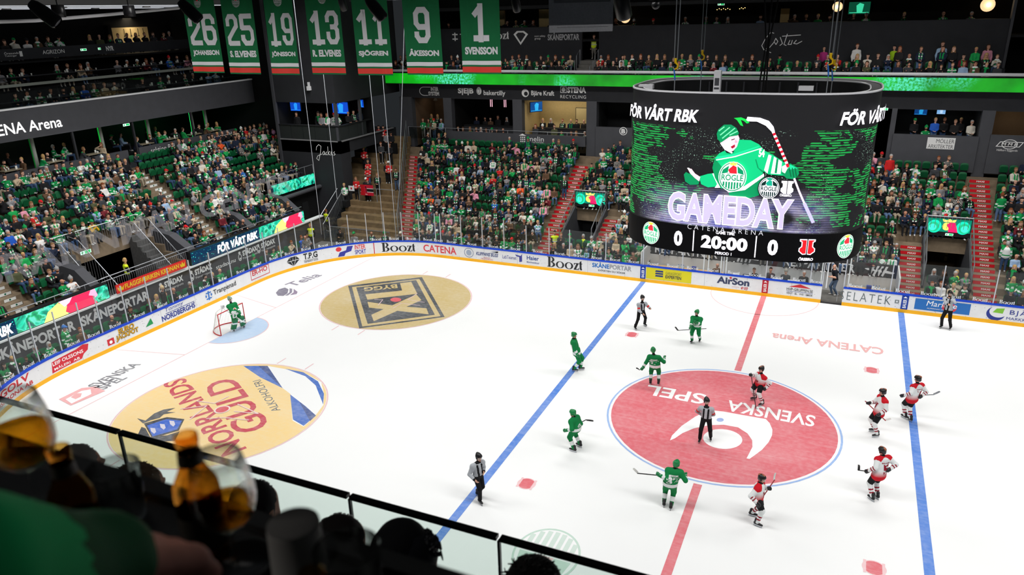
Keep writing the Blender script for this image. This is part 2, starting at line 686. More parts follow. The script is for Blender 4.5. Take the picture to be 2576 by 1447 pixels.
for sx, lb in ((-1, 'blue line in front of the goal in view'), (1, 'blue line towards the far end')):
	ice_mark(Mark().rect(sx * 7.14 - .15, -15, sx * 7.14 + .15, 15, IBLUE), lb)
mk = Mark().rect(-.15, 4.75, .15, 15, IRED).rect(-.15, -15, .15, -4.75, IRED)
ice_mark(mk, 'red centre line')
mk = Mark().rect(-26.025, -13.9, -25.975, 13.9, PINK)
mk.line([(-26, 3.4), (-30, 4.27)], .05, PINK).line([(-26, -3.4), (-30, -4.27)], .05, PINK)
ice_mark(mk, 'thin red goal line with the lines of the area behind the goal')
mk = Mark().disc(-26, 0, 1.85, 1.85, rgb(188, 212, 240), a0=-90, a1=90).ring(-26, 0, 1.85, 1.85, .05, PINK, a0=-90, a1=90)
ice_mark(mk, 'light blue goal crease', lift=.002)
mk = Mark().ring(0, 15, 3, 3, .05, PINK, a0=180, a1=360)
ice_mark(mk, 'thin half circle at the scorers bench')
for x, y in ((-5.65, 7), (-5.65, -7), (5.65, 7), (5.65, -7)):
	mk = Mark().disc(x, y, .34, .34, rgb(244, 200, 204)).disc(x, y, .30, .30, rgb(226, 96, 108)).rect(x - .30, y - .3, x - .22, y + .3, rgb(244, 200, 204)).rect(x + .22, y - .3, x + .30, y + .3, rgb(244, 200, 204))
	ice_mark(mk, 'red face-off dot')
# centre circle with the sponsor's mark
mk = Mark().disc(0, 0, 4.62, 4.62, rgb(150, 184, 236), 64).disc(0, 0, 4.54, 4.54, rgb(250, 244, 246), 64).disc(0, 0, 4.44, 4.44, rgb(223, 104, 116), 64)
ice_mark(mk, 'red centre circle with thin blue rim')
q = lambda *p: Zp(1380, 1000, .2407, *p)
mk = Mark()
mk.poly(q((1268, 452), (1290, 400), (1390, 300), (1530, 205), (1620, 160), (1720, 138), (1830, 150), (2050, 190), (2270, 228), (2310, 270), (2340, 340), (2335, 400), (2300, 470), (2230, 550), (2150, 610), (2100, 645), (2068, 640), (2095, 590), (2130, 520), (2128, 450), (2080, 380), (1980, 315), (1830, 288), (1680, 292), (1520, 325), (1400, 375), (1320, 430)), WHITE)
mk.poly(q(*[(1820 + 205 * math.cos(t), 437 + 103 * math.sin(t) + 12 * math.cos(t)) for t in np.linspace(0, 6.28, 33)[:-1]]), WHITE)
mk.poly(q(*[(1793 + 38 * math.cos(t), 237 + 20 * math.sin(t)) for t in np.linspace(0, 6.28, 17)[:-1]]), rgb(150, 172, 226))
ice_mark(mk, 'white smiling-arc logo in the centre circle', lift=.004)
ice_text('SVENSKA', (2052, 1047), (1834, 1007), .95, WHITE, 'white lettering SVENSKA', .018)
ice_text('SPEL', (1778, 993), (1632, 968), .95, WHITE, 'white lettering SPEL', .018)
ice_text('CATENA Arena', (2222, 876), (1944, 838), .85, rgb(240, 178, 178), 'pale red arena name')
# far face-off circle: gold disc of a builders' merchant
GOLD, BLK = rgb(208, 184, 124), rgb(62, 66, 72)
q = lambda *p: Zp(640, 650, .25621, *p)


def circle_marks(cx, cy, c):
	mk = Mark().ring(cx, cy, 4.5, 4.5, .06, c, 64)
	for sx in (-.85, .85):
		for sy in (-1, 1):
			mk.rect(cx + sx - .03, cy + sy * 4.5, cx + sx + .03, cy + sy * 5.15, c)
	return mk


mk = circle_marks(-20, 7, PINK).disc(-20, 7, 4.42, 4.42, GOLD, 64)
mk.poly(q((920, 270), (1645, 185), (1868, 577), (1030, 690)), BLK)
mk.poly(q((958, 283), (1620, 204), (1828, 570), (1060, 672)), GOLD)
mk.poly(q((1000, 288), (1588, 215), (1772, 556), (1112, 645)), BLK)
mk.poly(q((1430, 245), (1540, 232), (1600, 350), (1240, 390), (1110, 408), (1090, 355), (1450, 318)), GOLD)
mk.poly(q((1590, 355), (1640, 412), (1172, 620), (1148, 556)), GOLD)
mk.poly(q((1110, 428), (1125, 485), (1712, 552), (1690, 492), (1400, 470)), GOLD)
mk.poly(q(*[(1388 + 54 * math.cos(t), 408 + 21 * math.sin(t)) for t in np.linspace(0, 6.28, 17)[:-1]]), rgb(226, 96, 104))
for l in (((1180, 405), (1260, 408), (1215, 462)), ((1600, 345), (1505, 408), (1670, 434)), ((1360, 492), (1440, 443), (1625, 464))):
	mk.line(q(*l), .05, rgb(222, 190, 200))
ice_mark(mk, 'gold face-off circle with black letter mark')
ice_text('BYGG', (640 + 1398 * .2562, 650 + 255 * .2562), (640 + 1075 * .2562, 650 + 287 * .2562), .75, GOLD, 'gold lettering BYGG', .03, .008)
# near face-off circle: brewer's disc
YEL, NRED, MBL = rgb(250, 218, 152), rgb(206, 72, 88), rgb(66, 112, 198)
mk = circle_marks(-20, -7, PINK).disc(-20, -7, 4.42, 4.42, YEL, 64)
mk.poly(P2((612, 921), (673, 921), (763, 937), (808, 962), (815, 992), (814, 1019), (792, 1048), (764, 1074), (736, 1059), (731, 992), (711, 977), (655, 950)), WHITE)
mk.poly(P2((612, 921), (673, 921), (711, 977), (655, 950)), MBL)
mk.poly(P2((650, 921), (673, 921), (711, 977)), rgb(44, 74, 142))
mk.poly(P2((717, 928), (763, 937), (800, 960), (815, 991), (813, 1018), (794, 970), (768, 947)), MBL)
mk.poly(P2((730, 993), (768, 1022), (795, 1046), (764, 1072), (737, 1056)), MBL)
mk.poly(P2((752, 1010), (795, 1046), (780, 1060)), rgb(44, 74, 142))
mk.poly(P2((362, 1066), (420, 1050), (464, 1055), (450, 1084), (383, 1104)), rgb(58, 60, 66))
mk.poly(P2((370, 1071), (419, 1055), (458, 1059), (446, 1081), (384, 1099)), rgb(60, 108, 210))
for a, b in ((386, 1083), (410, 1073), (434, 1065)):
	mk.poly(P2((a - 8, b - 6), (a + 4, b - 5), (a + 7, b + 4), (a + 2, b + 9), (a - 6, b + 3)), rgb(222, 218, 232))
mk.poly(P2((345, 1053), (366, 1059), (388, 1041), (412, 1031), (441, 1027), (420, 1037), (442, 1038), (412, 1043), (402, 1052), (380, 1058), (360, 1066)), rgb(86, 88, 90))
mk.poly(P2((345, 1098), (356, 1075), (366, 1078), (378, 1100), (420, 1096), (452, 1086), (440, 1110), (400, 1112)), rgb(70, 72, 78))
c = at(562, 1031, z=0)
ice_mark(mk, 'yellow face-off circle with mountains and a shield')
ice_text('NORRLANDS', (622, 1128), (464, 950), 1.0, NRED, 'red lettering NORRLANDS')
ice_text('GULD', (684, 1070), (588, 948), 1.42, NRED, 'red lettering GULD', .015, .007)
ice_text('ALKOHOLFRI', (706, 1032), (655, 955), .36, rgb(92, 104, 116), 'small grey lettering', .0)
mk = Mark().disc(-20, -7, .34, .34, rgb(250, 230, 220)).disc(-20, -7, .27, .27, rgb(222, 84, 96))
for l in (((455, 1030), (520, 1022), (478, 1056)), ((495, 1010), (540, 1016), (575, 998)), ((590, 1036), (650, 1042), (598, 1018)), ((520, 1055), (565, 1052), (625, 1058))):
	mk.line(P2(*l), .06, rgb(248, 214, 214))
ice_mark(mk, 'red dot with white cross marks', lift=.016)
# behind the goal
ice_text('SVENSKA', (242, 977), (356, 917), .62, rgb(122, 124, 132), 'grey lettering SVENSKA', .02)
ice_text('SPEL', (262, 981), (322, 951), .58, rgb(122, 124, 132), 'grey lettering SPEL', .02)
mk = Mark().poly(P2((148, 1005), (205, 977), (240, 973), (265, 984), (178, 1021)), rgb(240, 172, 174))
mk.poly(P2((165, 1005), (205, 984), (228, 980), (230, 992), (180, 1016)), WHITE).poly(P2((178, 1000), (192, 990), (206, 990), (203, 999), (190, 1005)), rgb(240, 172, 174))
ice_mark(mk, 'pale red square logo behind the goal', lift=.004)
ice_text('Telia', (738, 722), (812, 693), .85, rgb(142, 136, 154), 'grey lettering Telia', .02)
q = lambda *p: Zp(640, 650, .25621, *p)
mk = Mark().poly(q((210, 340), (240, 305), (300, 288), (335, 305), (325, 345), (285, 370), (230, 368)), rgb(112, 106, 128))
mk.poly(q((345, 295), (372, 300), (370, 335), (330, 365), (300, 368), (345, 335)), rgb(126, 118, 142)).poly(q((385, 300), (424, 330), (415, 352), (350, 362), (385, 335)), rgb(140, 120, 150))
ice_mark(mk, 'grey striped ball logo', lift=.004)
mk = Mark()
c = at(1374, 1395, z=0)
G2, G1 = rgb(196, 222, 208), rgb(212, 230, 220)
mk.disc(c[0], c[1], 1.05, 1.25, G2, 40).disc(c[0], c[1], .98, 1.17, WHITE, 40)
for i in range(-3, 4):
	mk.rect(c[0] + i * .24 - .08, c[1] + .35, c[0] + i * .24 + .08, c[1] + math.sqrt(max(0, 1 - (i * .24 / .98) ** 2)) * 1.1, G1)
mk.poly([(c[0] - .85, c[1] - .1), (c[0] - .3, c[1] - .1), (c[0] - .3, c[1] - .95), (c[0] - .75, c[1] - .7)], G2).poly([(c[0] + .85, c[1] - .1), (c[0] + .75, c[1] - .7), (c[0] + .3, c[1] - .95), (c[0] + .3, c[1] - .1)], G2)
mk.poly([(c[0] - .25, c[1] - .1), (c[0] + .3, c[1] - .1), (c[0] + .15, c[1] - .7), (c[0] - .3, c[1] - .5)], rgb(234, 196, 196))
ice_mark(mk, 'faint green club badge', lift=.004)
ice_mark(Mark().text('RÖGLE', 0, 0, 1.4, .38, WHITE, .02), 'white letters on the badge', lambda u, v, h: (c[0] + .7 - u, c[1] + .3 - v, .012 + h))

# ------------------------------------------------------------------ boards
mat('board_white', rgb(232, 233, 236), 0.45, noise=0.03, nscale=3)
mat('board_yellow', rgb(250, 182, 26), 0.45, noise=0.04, nscale=2)
mat('board_blue', rgb(10, 66, 200), 0.4)
mat('board_blue_dark', rgb(20, 62, 158), 0.4)
mat('board_red', rgb(190, 26, 44), 0.4)
mat('board_back', rgb(60, 62, 66), 0.7)
GAP0, GAP1 = 3.05, 4.15
boards = tag(empty('rink_boards', (0, 15, 0)), 'white advertising boards around the ice with blue top rail and yellow kick strip', 'boards')


def W2(o):
	"""keep a child's world place under a moved parent"""
	o.matrix_parent_inverse = Matrix.Translation(o.parent.location).inverted()
	return o


def strip(name, z0, z1, t0, t1, m):
	mb = MB()
	for lo, hi in ((-82.7, GAP0), (GAP1, 82.7)):
		ss = [s for s in np.r_[np.linspace(-82.7, -62, 5), np.linspace(-61.2, -47.9, 23), np.linspace(-47.8, -35, 5), np.linspace(-34.8, -21.5, 25), np.linspace(-20, 20, 11), np.linspace(21.5, 34.8, 25), np.linspace(35, 82.7, 30)] if lo < s < hi]
		ss = [lo] + ss + [hi]
		pr_ = []
		for s in ss:
			x, y, nx, ny = rink(s)
			pr_.append([(x + nx * t0, y + ny * t0, z0), (x + nx * t0, y + ny * t0, z1), (x + nx * t1, y + ny * t1, z1), (x + nx * t1, y + ny * t1, z0)])
		for a, b in zip(pr_, pr_[1:]):
			for i in range(4):
				j = (i + 1) % 4
				mb.quad([a[i], b[i], b[j], a[j]])
		mb.quad(pr_[0]); mb.quad(pr_[-1][::-1])
	return W2(mb.build(name, m, boards))


strip('board_panel', 0.0, 1.0, 0, -.1, 'board_white')
strip('kick_plate', 0.0, .2, .012, -.02, 'board_yellow')
strip('cap_rail', 1.0, 1.08, .02, -.13, 'board_blue')


def ad(mk, label, split=None):
	o = W2(mk.build('advert', on_boards, 'paint', boards, 0.0, split))
	o['label'] = label
	return o


def span(a, b):
	return S(*a), S(*b)


R_, B_, K_ = rgb(206, 46, 56), rgb(44, 58, 146), rgb(40, 42, 46)
a, b = span((-30, 1000), (82, 962))
ad(Mark().text('FLYTGOLV', a - 1.2, .62, b, .95, R_, .03, .15).text('LANDSKRONA AB', a - .8, .33, b + .1, .52, R_, .03, .15), 'red lettering of a flooring firm', .12)
a, b = span((128, 925), (226, 880))
mk = Mark().poly([(a, .26), (a + .1, .8), (b - .7, .88), (b - .3, .98), (b, .9), (b - .1, .62), (b - .35, .5), (b - .5, .3)], rgb(214, 44, 60))
mk.text('LEIF OLSSONS', a + .12, .58, b - .35, .76, WHITE, .02).text('MÅLERI  AB', a + .15, .34, b - .6, .5, WHITE, .01)
ad(mk, 'red brush-stroke advert of a painter', .12)
a, b = span((272, 864), (345, 830))
mk = Mark().rect(a, .32, a + .4, .66, R_).disc(a + .2, .47, .09, .09, WHITE)
mk.text('EURO', a + .72, .66, b - .1, .97, rgb(70, 52, 20), .07).text('JACKPOT', a + .5, .3, b + .1, .66, rgb(70, 52, 20), .07)
mk.text('EURO', a + .72, .68, b - .1, .97, rgb(226, 172, 48), .02).text('JACKPOT', a + .5, .32, b + .1, .65, rgb(226, 172, 48), .02)
mk.poly([(b + .55, .42), (b + .95, .8), (b + 1.05, .45)], rgb(34, 150, 84))
ad(mk, 'gold lottery lettering beside a red square and a green leaf')
a, b = span((407, 800), (491, 764))
ad(Mark().text('Tommy', a + .25, .7, a + 1.6, .98, B_, .0, .25).rect(a + .3, .66, b, .69, B_).text('NORDBERGHS', a, .3, b, .62, B_, .03), 'blue lettering of two lines')
a, b = span((518, 750), (597, 722))
mk = Mark().rect(a + .05, .4, a + .45, .48, rgb(60, 120, 200)).rect(a + .05, .75, a + .45, .83, rgb(60, 120, 200)).rect(a + .2, .34, a + .3, .9, rgb(60, 120, 200)).rect(a, .55, a + .1, .7, rgb(60, 120, 200)).rect(a + .4, .55, a + .5, .7, rgb(60, 120, 200))
ad(mk.text('Tranpenad', a + .62, .42, b, .82, K_, .01), 'blue cross mark and dark lettering')
a, b = span((632, 700), (679, 682))
mk = Mark().frame(a, .36, b, .98, .04, R_).text('ER-HO', a + .15, .6, b - .15, .92, R_, .02)
ad(mk.rect(a + .3, .26, b - .4, .5, rgb(232, 233, 236)).text('BYGG', a + .4, .3, b - .5, .5, R_, .02), 'red boxed lettering of a builder')
a, b = span((722, 664), (800, 648))
mk = Mark()
w = .95
for pts in (((.0, .68), (.25, .92), (.3, .68)), ((.3, .68), (.28, .92), (.5, .92), (.48, .68)), ((.52, .68), (.5, .92), (.72, .92), (.7, .68)), ((.72, .68), (.75, .92), (1, .68)), ((.0, .64), (.3, .64), (.46, .3)), ((.34, .64), (.66, .64), (.5, .28)), ((.7, .64), (1, .64), (.54, .3))):
	mk.poly([(a + p * w, v) for p, v in pts], K_)
mk.text('T.P.G', a + 1.25, .52, b, .94, K_, .03).rect(a + 1.25, .44, b, .46, K_).text('THE PERFECT GLOSS', a + 1.25, .3, b, .4, K_, .01)
ad(mk, 'black diamond mark and lettering')
a, b = span((843, 635), (920, 627))
mk = Mark().disc(a + .25, .78, .2, .16, rgb(226, 60, 66)).poly([(a + .15, .25), (a + .3, .55), (a + .75, .65), (a + .85, .92), (a + 1.25, .92), (a + 1.1, .55), (a + .7, .45), (a + .6, .25)], rgb(56, 60, 160))
mk.text('INTER', a + 1.35, .62, b, .95, rgb(226, 60, 66), .02).text('SPORT', a + 1.35, .27, b, .58, rgb(56, 60, 160), .02)
ad(mk, 'red and blue sports shop lettering')
a = S(942, 635)
ad(Mark().rect(a - .03, .0, a + .03, 1.0, rgb(196, 40, 60)), 'red goal line stripe on the boards')
a, b = span((960, 625), (1044, 627))
mk = Mark(); boozt(mk, a, .3, b, .96, K_); ad(mk, 'large black serif lettering by the goal line', .12)
a, b = span((1065, 630), (1148, 634))
ad(Mark().text('CATENA', a, .34, b, .86, rgb(218, 66, 76), .02), 'red arena sponsor lettering', .12)
a, b = span((1166, 640), (1253, 650))
mk = Mark().ring(a + .4, .6, .36, .34, .04, rgb(120, 134, 160)).disc(a + .4, .6, .2, .2, rgb(160, 172, 192))
mk.poly([(a + 1.5, .62), (a + 2.6, .92), (b - .6, .86), (a + 2.6, .8)], rgb(170, 176, 190)).text('KLIPPANS BUSS', a + .95, .5, b, .74, rgb(44, 66, 130), .02, .2)
ad(mk.text('ÄNGELHOLM', a + 1.5, .36, b - .6, .44, R_, 0, .2).text('HELSINGBORG', a + 1.3, .25, b - .4, .33, R_, 0, .2), 'blue bus company lettering')
a, b = span((1263, 654), (1312, 660))
ad(Mark().text('LabTeamet', a, .48, b - .4, .72, B_, 0).poly([(b - .5, .85), (b - .1, .78), (b, .92), (b, .4), (b - .2, .35), (b - .2, .7), (b - .4, .72)], rgb(66, 70, 150)), 'small blue laboratory lettering')
a, b = span((1325, 656), (1355, 660))
ad(Mark().text('Haier', a, .58, b, .86, rgb(40, 70, 140), .02).text('Biomedical', a, .36, b, .48, rgb(40, 70, 140), .01), 'small blue lettering of two lines')
a, b = span((1376, 664), (1464, 673))
mk = Mark(); boozt(mk, a, .27, b, .97, K_); ad(mk, 'large black serif lettering beside the blue line')
a, b = span((1489, 676), (1588, 690))
mk = Mark().text('SKÅNE', a, .58, a + (b - a) * .44, .96, rgb(26, 110, 190), .03).text('PORTAR', a + (b - a) * .45, .58, b, .89, rgb(150, 152, 160), .03)
ad(mk.text('EXPERTEN DU SÖKER', a + .4, .36, b - .4, .5, K_, .01), 'blue and grey door company lettering')
for p, c1, lb in (((1617, 690), 'b', 'blue line stripe left of the yellow advert'), ((1924, 725), 'r', 'red centre line stripe'), ((2275, 768), 'b', 'blue line stripe near the players gate')):
	a = S(*p)
	mk = Mark().rect(a - .17, 0, a + .17, 1.0, rgb(20, 62, 158) if c1 == 'b' else rgb(190, 26, 44))
	hh = mk.h
	v, f = glyphs('BAUER', .02)
	mk._add([(a + .09 - p_[1] * .18, .28 + p_[0] * .5) for p_ in v], f, WHITE)
	mk.poly([(a - .1, .85), (a + .1, .85), (a, .95)], WHITE)
	ad(mk, lb)
a, b = span((1625, 690), (1738, 706))
mk = Mark().rect(a, .24, b, .98, rgb(222, 210, 34))
for k in range(3):
	mk.poly([(a + .55, .44 + k * .15), (a + 1.05, .44 + k * .15), (a + 1.05, .55 + k * .15), (a + .6, .55 + k * .15)], rgb(40, 60, 120))
ad(mk.text('GARAGEPORT', a + 1.2, .64, b - .6, .82, rgb(120, 120, 60), .0).text('EXPERTEN', a + 1.2, .4, b - .6, .6, rgb(30, 36, 66), .02), 'yellow garage door advert')
a, b = span((1803, 712), (1884, 722))
ad(Mark().text('AirSon', a, .48, b, .92, rgb(58, 66, 98), .04).disc(a + .78, .89, .07, .06, R_).text('powered by', a + .9, .33, a + 1.3, .39, R_, 0).text('e·on', a + 1.4, .26, b - .05, .42, R_, .02, .2), 'dark blue ventilation company lettering')
a, b = span((1978, 738), (2044, 746))
mk = Mark().poly([(a + .1, .76), ((a + b) / 2, .97), (b - .1, .76)], R_).text('HVP-GRUPPEN.SE', a, .54, b, .7, K_, .01).rect(a, .48, b, .5, B_)
ad(mk.text('VENT · EL · VVS · SMIDE', a, .32, b, .43, K_, .01), 'red roof mark over dark lettering')
a, b = span((2112, 752), (2240, 768))
ad(Mark().text('SELATEK', a, .36, b, .86, rgb(96, 108, 112), -.012, 0, 1.3).frame(b + .2, .5, b + .4, .7, .05, rgb(120, 130, 132)), 'thin grey wide lettering')
a, b = span((2300, 778), (2438, 797))
mk = Mark().rect(a, .3, b, .92, rgb(40, 112, 190)).disc(b - .95, .58, .34, .26, rgb(214, 60, 76)).disc(b - .8, .62, .14, .11, rgb(80, 130, 190))
ad(mk.text('Marlene', a + .55, .56, a + 2.0, .86, WHITE, .0, .15).text('ALPERNAS DOTTER', a + .6, .4, a + 1.75, .46, WHITE, 0), 'blue apple advert with white script')
a, b = span((2476, 798), (2640, 822))
mk = Mark().disc(a + .5, .56, .42, .38, B_).disc(a + .6, .68, .4, .32, rgb(232, 233, 236)).poly([(a + .35, .62), (a + .5, .85), (a + .85, .9), (a + .8, .6)], rgb(130, 196, 60))
ad(mk.text('BJÄRE', a + 1.1, .52, b - .4, .9, B_, .0, 0, 1.2).text('MARKKONSULT', a + 1.0, .3, b, .45, B_, .0), 'green and blue round mark with blue lettering')
# puck marks and panel seams on the white boards
mk = Mark()
for k in range(420):
	u, v = rnd.uniform(-62, 20), rnd.uniform(.22, .97)
	if GAP0 - .2 < u < GAP1 + .2:
		continue
	r = rnd.uniform(.008, .02)
	mk.h = 0
	mk.poly([(u - r, v), (u, v - r), (u + r * 1.6, v), (u, v + r)], rgb(120, 120, 126))
for u in np.arange(-62, 22, 2.44):
	mk.h = 0
	mk.rect(u - .008, .2, u + .008, 1.0, rgb(170, 172, 176))
W2(stuff(mk.build('puck_mark', on_boards, 'paint', boards, -.0012)))

# ------------------------------------------------------------------ protective glass
mat_glass('rink_glass', (0.94, 0.96, 0.955), 0.035)
mat('stanchion', rgb(196, 200, 208), 0.35, 0.4)
rg = tag(empty('rink_glass', (0, 15.05, 1.08)), 'clear protective glass with aluminium posts standing on the boards', 'glass wall')
seams = list(np.r_[np.arange(-62.0, -46, 1.25), np.arange(-46, -34, 1.5), np.arange(-34.0, -21.5, 1.22), np.arange(-21.4, -12.0, 1.6), np.arange(-12.0, GAP0 - .6, 2.4), [GAP0, GAP1], np.arange(GAP1 + 2.3, 24, 2.4)])
top = lambda s: 3.1 if s < -16.5 else 2.85
for i, (s0, s1) in enumerate(zip(seams, seams[1:])):
	if s0 == GAP0:
		continue
	z1 = top(s0)
	mb = MB()
	ss = np.linspace(s0 + .015, s1 - .015, 3 if -62 < s0 < -21 else 2)
	for a, b in zip(ss, ss[1:]):
		(x0, y0, n0, m0), (x1, y1, n1, m1) = rink(a), rink(b)
		mb.quad([(x0 - n0 * .05, y0 - m0 * .05, 1.08), (x1 - n1 * .05, y1 - m1 * .05, 1.08), (x1 - n1 * .05, y1 - m1 * .05, z1), (x0 - n0 * .05, y0 - m0 * .05, z1)])
	pane = W2(mb.build('glass_pane', 'rink_glass', rg))
	mk = Mark()
	k = 2 if s1 - s0 > 2 else 1
	for j in range(k):
		c0 = s0 + (s1 - s0) * (j + .5) / k
		boozt(mk, c0 - .34, 1.13, c0 + .34, 1.33, rgb(236, 240, 244))
	lt = mk.build('lettering', on_boards, 'paint', pane, -.0165)

for s in seams:
	x, y, nx, ny = rink(s)
	wide = .05 if s < -12.5 else .035
	mb = MB().bar((x - nx * .06, y - ny * .06, 1.06), (x - nx * .06, y - ny * .06, top(s - .01) + .02), .05, wide, up=(nx, ny, 0))
	W2(mb.build('post', 'stanchion', rg))

# ------------------------------------------------------------------ goal
mat('goal_red', rgb(196, 22, 34), 0.35, spec=0.5)
mat('goal_white', rgb(228, 226, 222), 0.6)
goal = tag(empty('goal', (-26, 0, 0)), 'red framed ice hockey goal with white netting behind the goalkeeper', 'goal')
t = .03
mb = MB().tube([(0, -.915, 0), (0, -.915, 1.22), (0, .915, 1.22), (0, .915, 0)], t, 8)
mb.build('goal_frame', 'goal_red', goal)
arc = [(-1.1 * math.sin(a) ** .8, -.915 - .12 * math.sin(2 * a) if a < 1.57 else .915 + .12 * math.sin(2 * (math.pi - a)), .03) for a in np.linspace(0, math.pi, 13)]
arc = [(-1.12 * math.sin(a), -.95 * math.cos(a), .03) for a in np.linspace(0, math.pi, 17)]
MB().tube(arc, .028, 8).build('base_bar', 'goal_red', goal)
mb = MB()
back = [(-.55 * math.sin(a), -.915 * math.cos(a), 1.2) for a in np.linspace(0, math.pi, 17)]
for p, q2 in zip(arc, back):
	mb.tube([p, q2], .004, 3)
for k in np.linspace(0.05, 1, 16):
	mb.tube([tuple(np.array(p) * (1 - k) + np.array(q2) * k) for p, q2 in zip(arc, back)], .004, 3)
for k in range(-8, 9):
	y = k * .11
	mb.tube([(0, y, 1.22), (-.55 * math.sqrt(max(0, 1 - (y / .915) ** 2)), y, 1.2)], .004, 3)
mb.build('net', 'goal_white', goal)
mb = MB()
for p in (arc[4], arc[8], arc[12]):
	mb.tube([p, (p[0] * .5, p[1] * .95, 1.19)], .02, 6)
mb.tube(back, .018, 6).build('net_support', 'goal_white', goal)
MB().box((-.6, -.07, 1.22), (-.45, .07, 1.36)).build('camera_box', 'board_white', goal)
# ================================================================== bodies: one smooth surface grown round a skeleton
def V(*a):
	return np.array(a, float)


def unit(v):
	v = np.asarray(v, float)
	return v / max(np.linalg.norm(v), 1e-9)


class Body:
	def __init__(self):
		self.p = []

	def cap(self, name, a, b, r1, r2=None, k=.03, flat=None):
		self.p.append((name, V(*a), V(*b), r1, r1 if r2 is None else r2, k, flat))

	def dists(self, P):
		out, ts = [], []
		for name, a, b, r1, r2, k, flat in self.p:
			d, ab = P - a, b - a
			if flat is not None:
				ax, f = flat
				d = d + (d @ ax)[..., None] * ax * (f - 1)
				ab = ab + (ab @ ax) * ax * (f - 1)
			t = np.clip((d @ ab) / max(ab @ ab, 1e-9), 0, 1)
			out.append(np.linalg.norm(d - t[..., None] * ab, axis=-1) - (r1 + (r2 - r1) * t))
			ts.append(t)
		return out, ts

	def field(self, P):
		ds, _ = self.dists(P)
		f = ds[0]
		for d, q in zip(ds[1:], self.p[1:]):
			k = q[5]
			if k <= 0:
				f = np.minimum(f, d)
			else:
				e = np.maximum(k - np.abs(f - d), 0) / k
				f = np.minimum(f, d) - e * e * k * .25
		return f

	def mesh(self, h):
		lo = np.min([np.minimum(q[1], q[2]) - max(q[3], q[4]) * (1 / (q[6][1] if q[6] else 1)) for q in self.p], 0) - 2 * h
		hi = np.max([np.maximum(q[1], q[2]) + max(q[3], q[4]) * (1 / (q[6][1] if q[6] else 1)) for q in self.p], 0) + 2 * h
		n = np.ceil((hi - lo) / h).astype(int) + 1
		g = np.stack(np.meshgrid(*[lo[i] + h * np.arange(n[i]) for i in range(3)], indexing='ij'), -1)
		v, f = surface_net(self.field(g), lo, h)
		c = v[f].mean(1)
		ds, ts = self.dists(c)
		i = np.argmin(np.stack(ds), 0)
		t = np.take_along_axis(np.stack(ts), i[None], 0)[0]
		return v, f, c, [self.p[j][0] for j in i], t


def surface_net(F, lo, h):
	ins = F < 0
	c = np.zeros(tuple(s - 1 for s in F.shape), int)
	sl = lambda o: tuple(slice(o[i], F.shape[i] - 1 + o[i]) for i in range(3))
	offs = [(i, j, k) for i in (0, 1) for j in (0, 1) for k in (0, 1)]
	for o in offs:
		c += ins[sl(o)]
	act = (c > 0) & (c < 8)
	idx = -np.ones(act.shape, int)
	cells = np.argwhere(act)
	idx[act] = np.arange(len(cells))
	acc = np.zeros((len(cells), 3)); cnt = np.zeros(len(cells))
	for o in offs:
		for ax in range(3):
			if o[ax]:
				continue
			e = list(o); e[ax] = 1
			fa = F[tuple((cells + o).T)]; fb = F[tuple((cells + e).T)]
			x = (fa < 0) != (fb < 0)
			t = np.where(x, fa / np.where(fa == fb, 1, fa - fb), 0)
			p = cells + np.array(o, float)
			p[:, ax] += t
			acc += p * x[:, None]; cnt += x
	verts = lo + h * acc / np.maximum(cnt, 1)[:, None]
	faces = []
	for ax in range(3):
		b, cax = (ax + 1) % 3, (ax + 2) % 3
		s0 = [slice(None)] * 3; s1 = [slice(None)] * 3
		s0[ax] = slice(0, -1); s1[ax] = slice(1, None)
		x = ins[tuple(s0)] != ins[tuple(s1)]
		e = np.argwhere(x)
		e = e[(e[:, b] > 0) & (e[:, cax] > 0) & (e[:, b] < F.shape[b] - 1) & (e[:, cax] < F.shape[cax] - 1)]
		if not len(e):
			continue
		db = np.zeros(3, int); db[b] = 1
		dc = np.zeros(3, int); dc[cax] = 1
		q = np.stack([idx[tuple((e - db - dc).T)], idx[tuple((e - dc).T)], idx[tuple(e.T)], idx[tuple((e - db).T)]], 1)
		fl = ~ins[tuple(e.T)]
		q[fl] = q[fl][:, ::-1]
		faces.append(q)
	return verts, np.concatenate(faces)


def ik(a, b, l1, l2, pole):
	a, b = np.asarray(a, float), np.asarray(b, float)
	d = b - a
	L = np.linalg.norm(d)
	if L > (l1 + l2) * .995:
		return a + d * l1 / (l1 + l2), a + d / L * (l1 + l2) * .995
	w = d / L
	x = (l1 * l1 - l2 * l2 + L * L) / (2 * L)
	hgt = math.sqrt(max(l1 * l1 - x * x, 0))
	pv = np.asarray(pole, float) - w * (np.asarray(pole, float) @ w)
	return a + w * x + unit(pv) * hgt, b


def near(px, py, ref, dd=0.0):
	"""the point seen in one direction at the depth of a reference point (+dd metres further)"""
	v = ray(px, py)
	return CAM + v * (((np.asarray(ref) - CAM) @ _d + dd) / (v @ _d))


mat_attr('cloth', 0.8, 0.2)
mat_attr('gear', 0.4, 0.45)
mat('steel', rgb(190, 194, 200), 0.25, 0.9)
mat('visor', rgb(200, 215, 225), 0.05)
mat_glass('visor_clear', (0.85, 0.9, 0.93), 0.12)
SKIN = rgb(222, 172, 148)
BLACK = rgb(24, 24, 27)


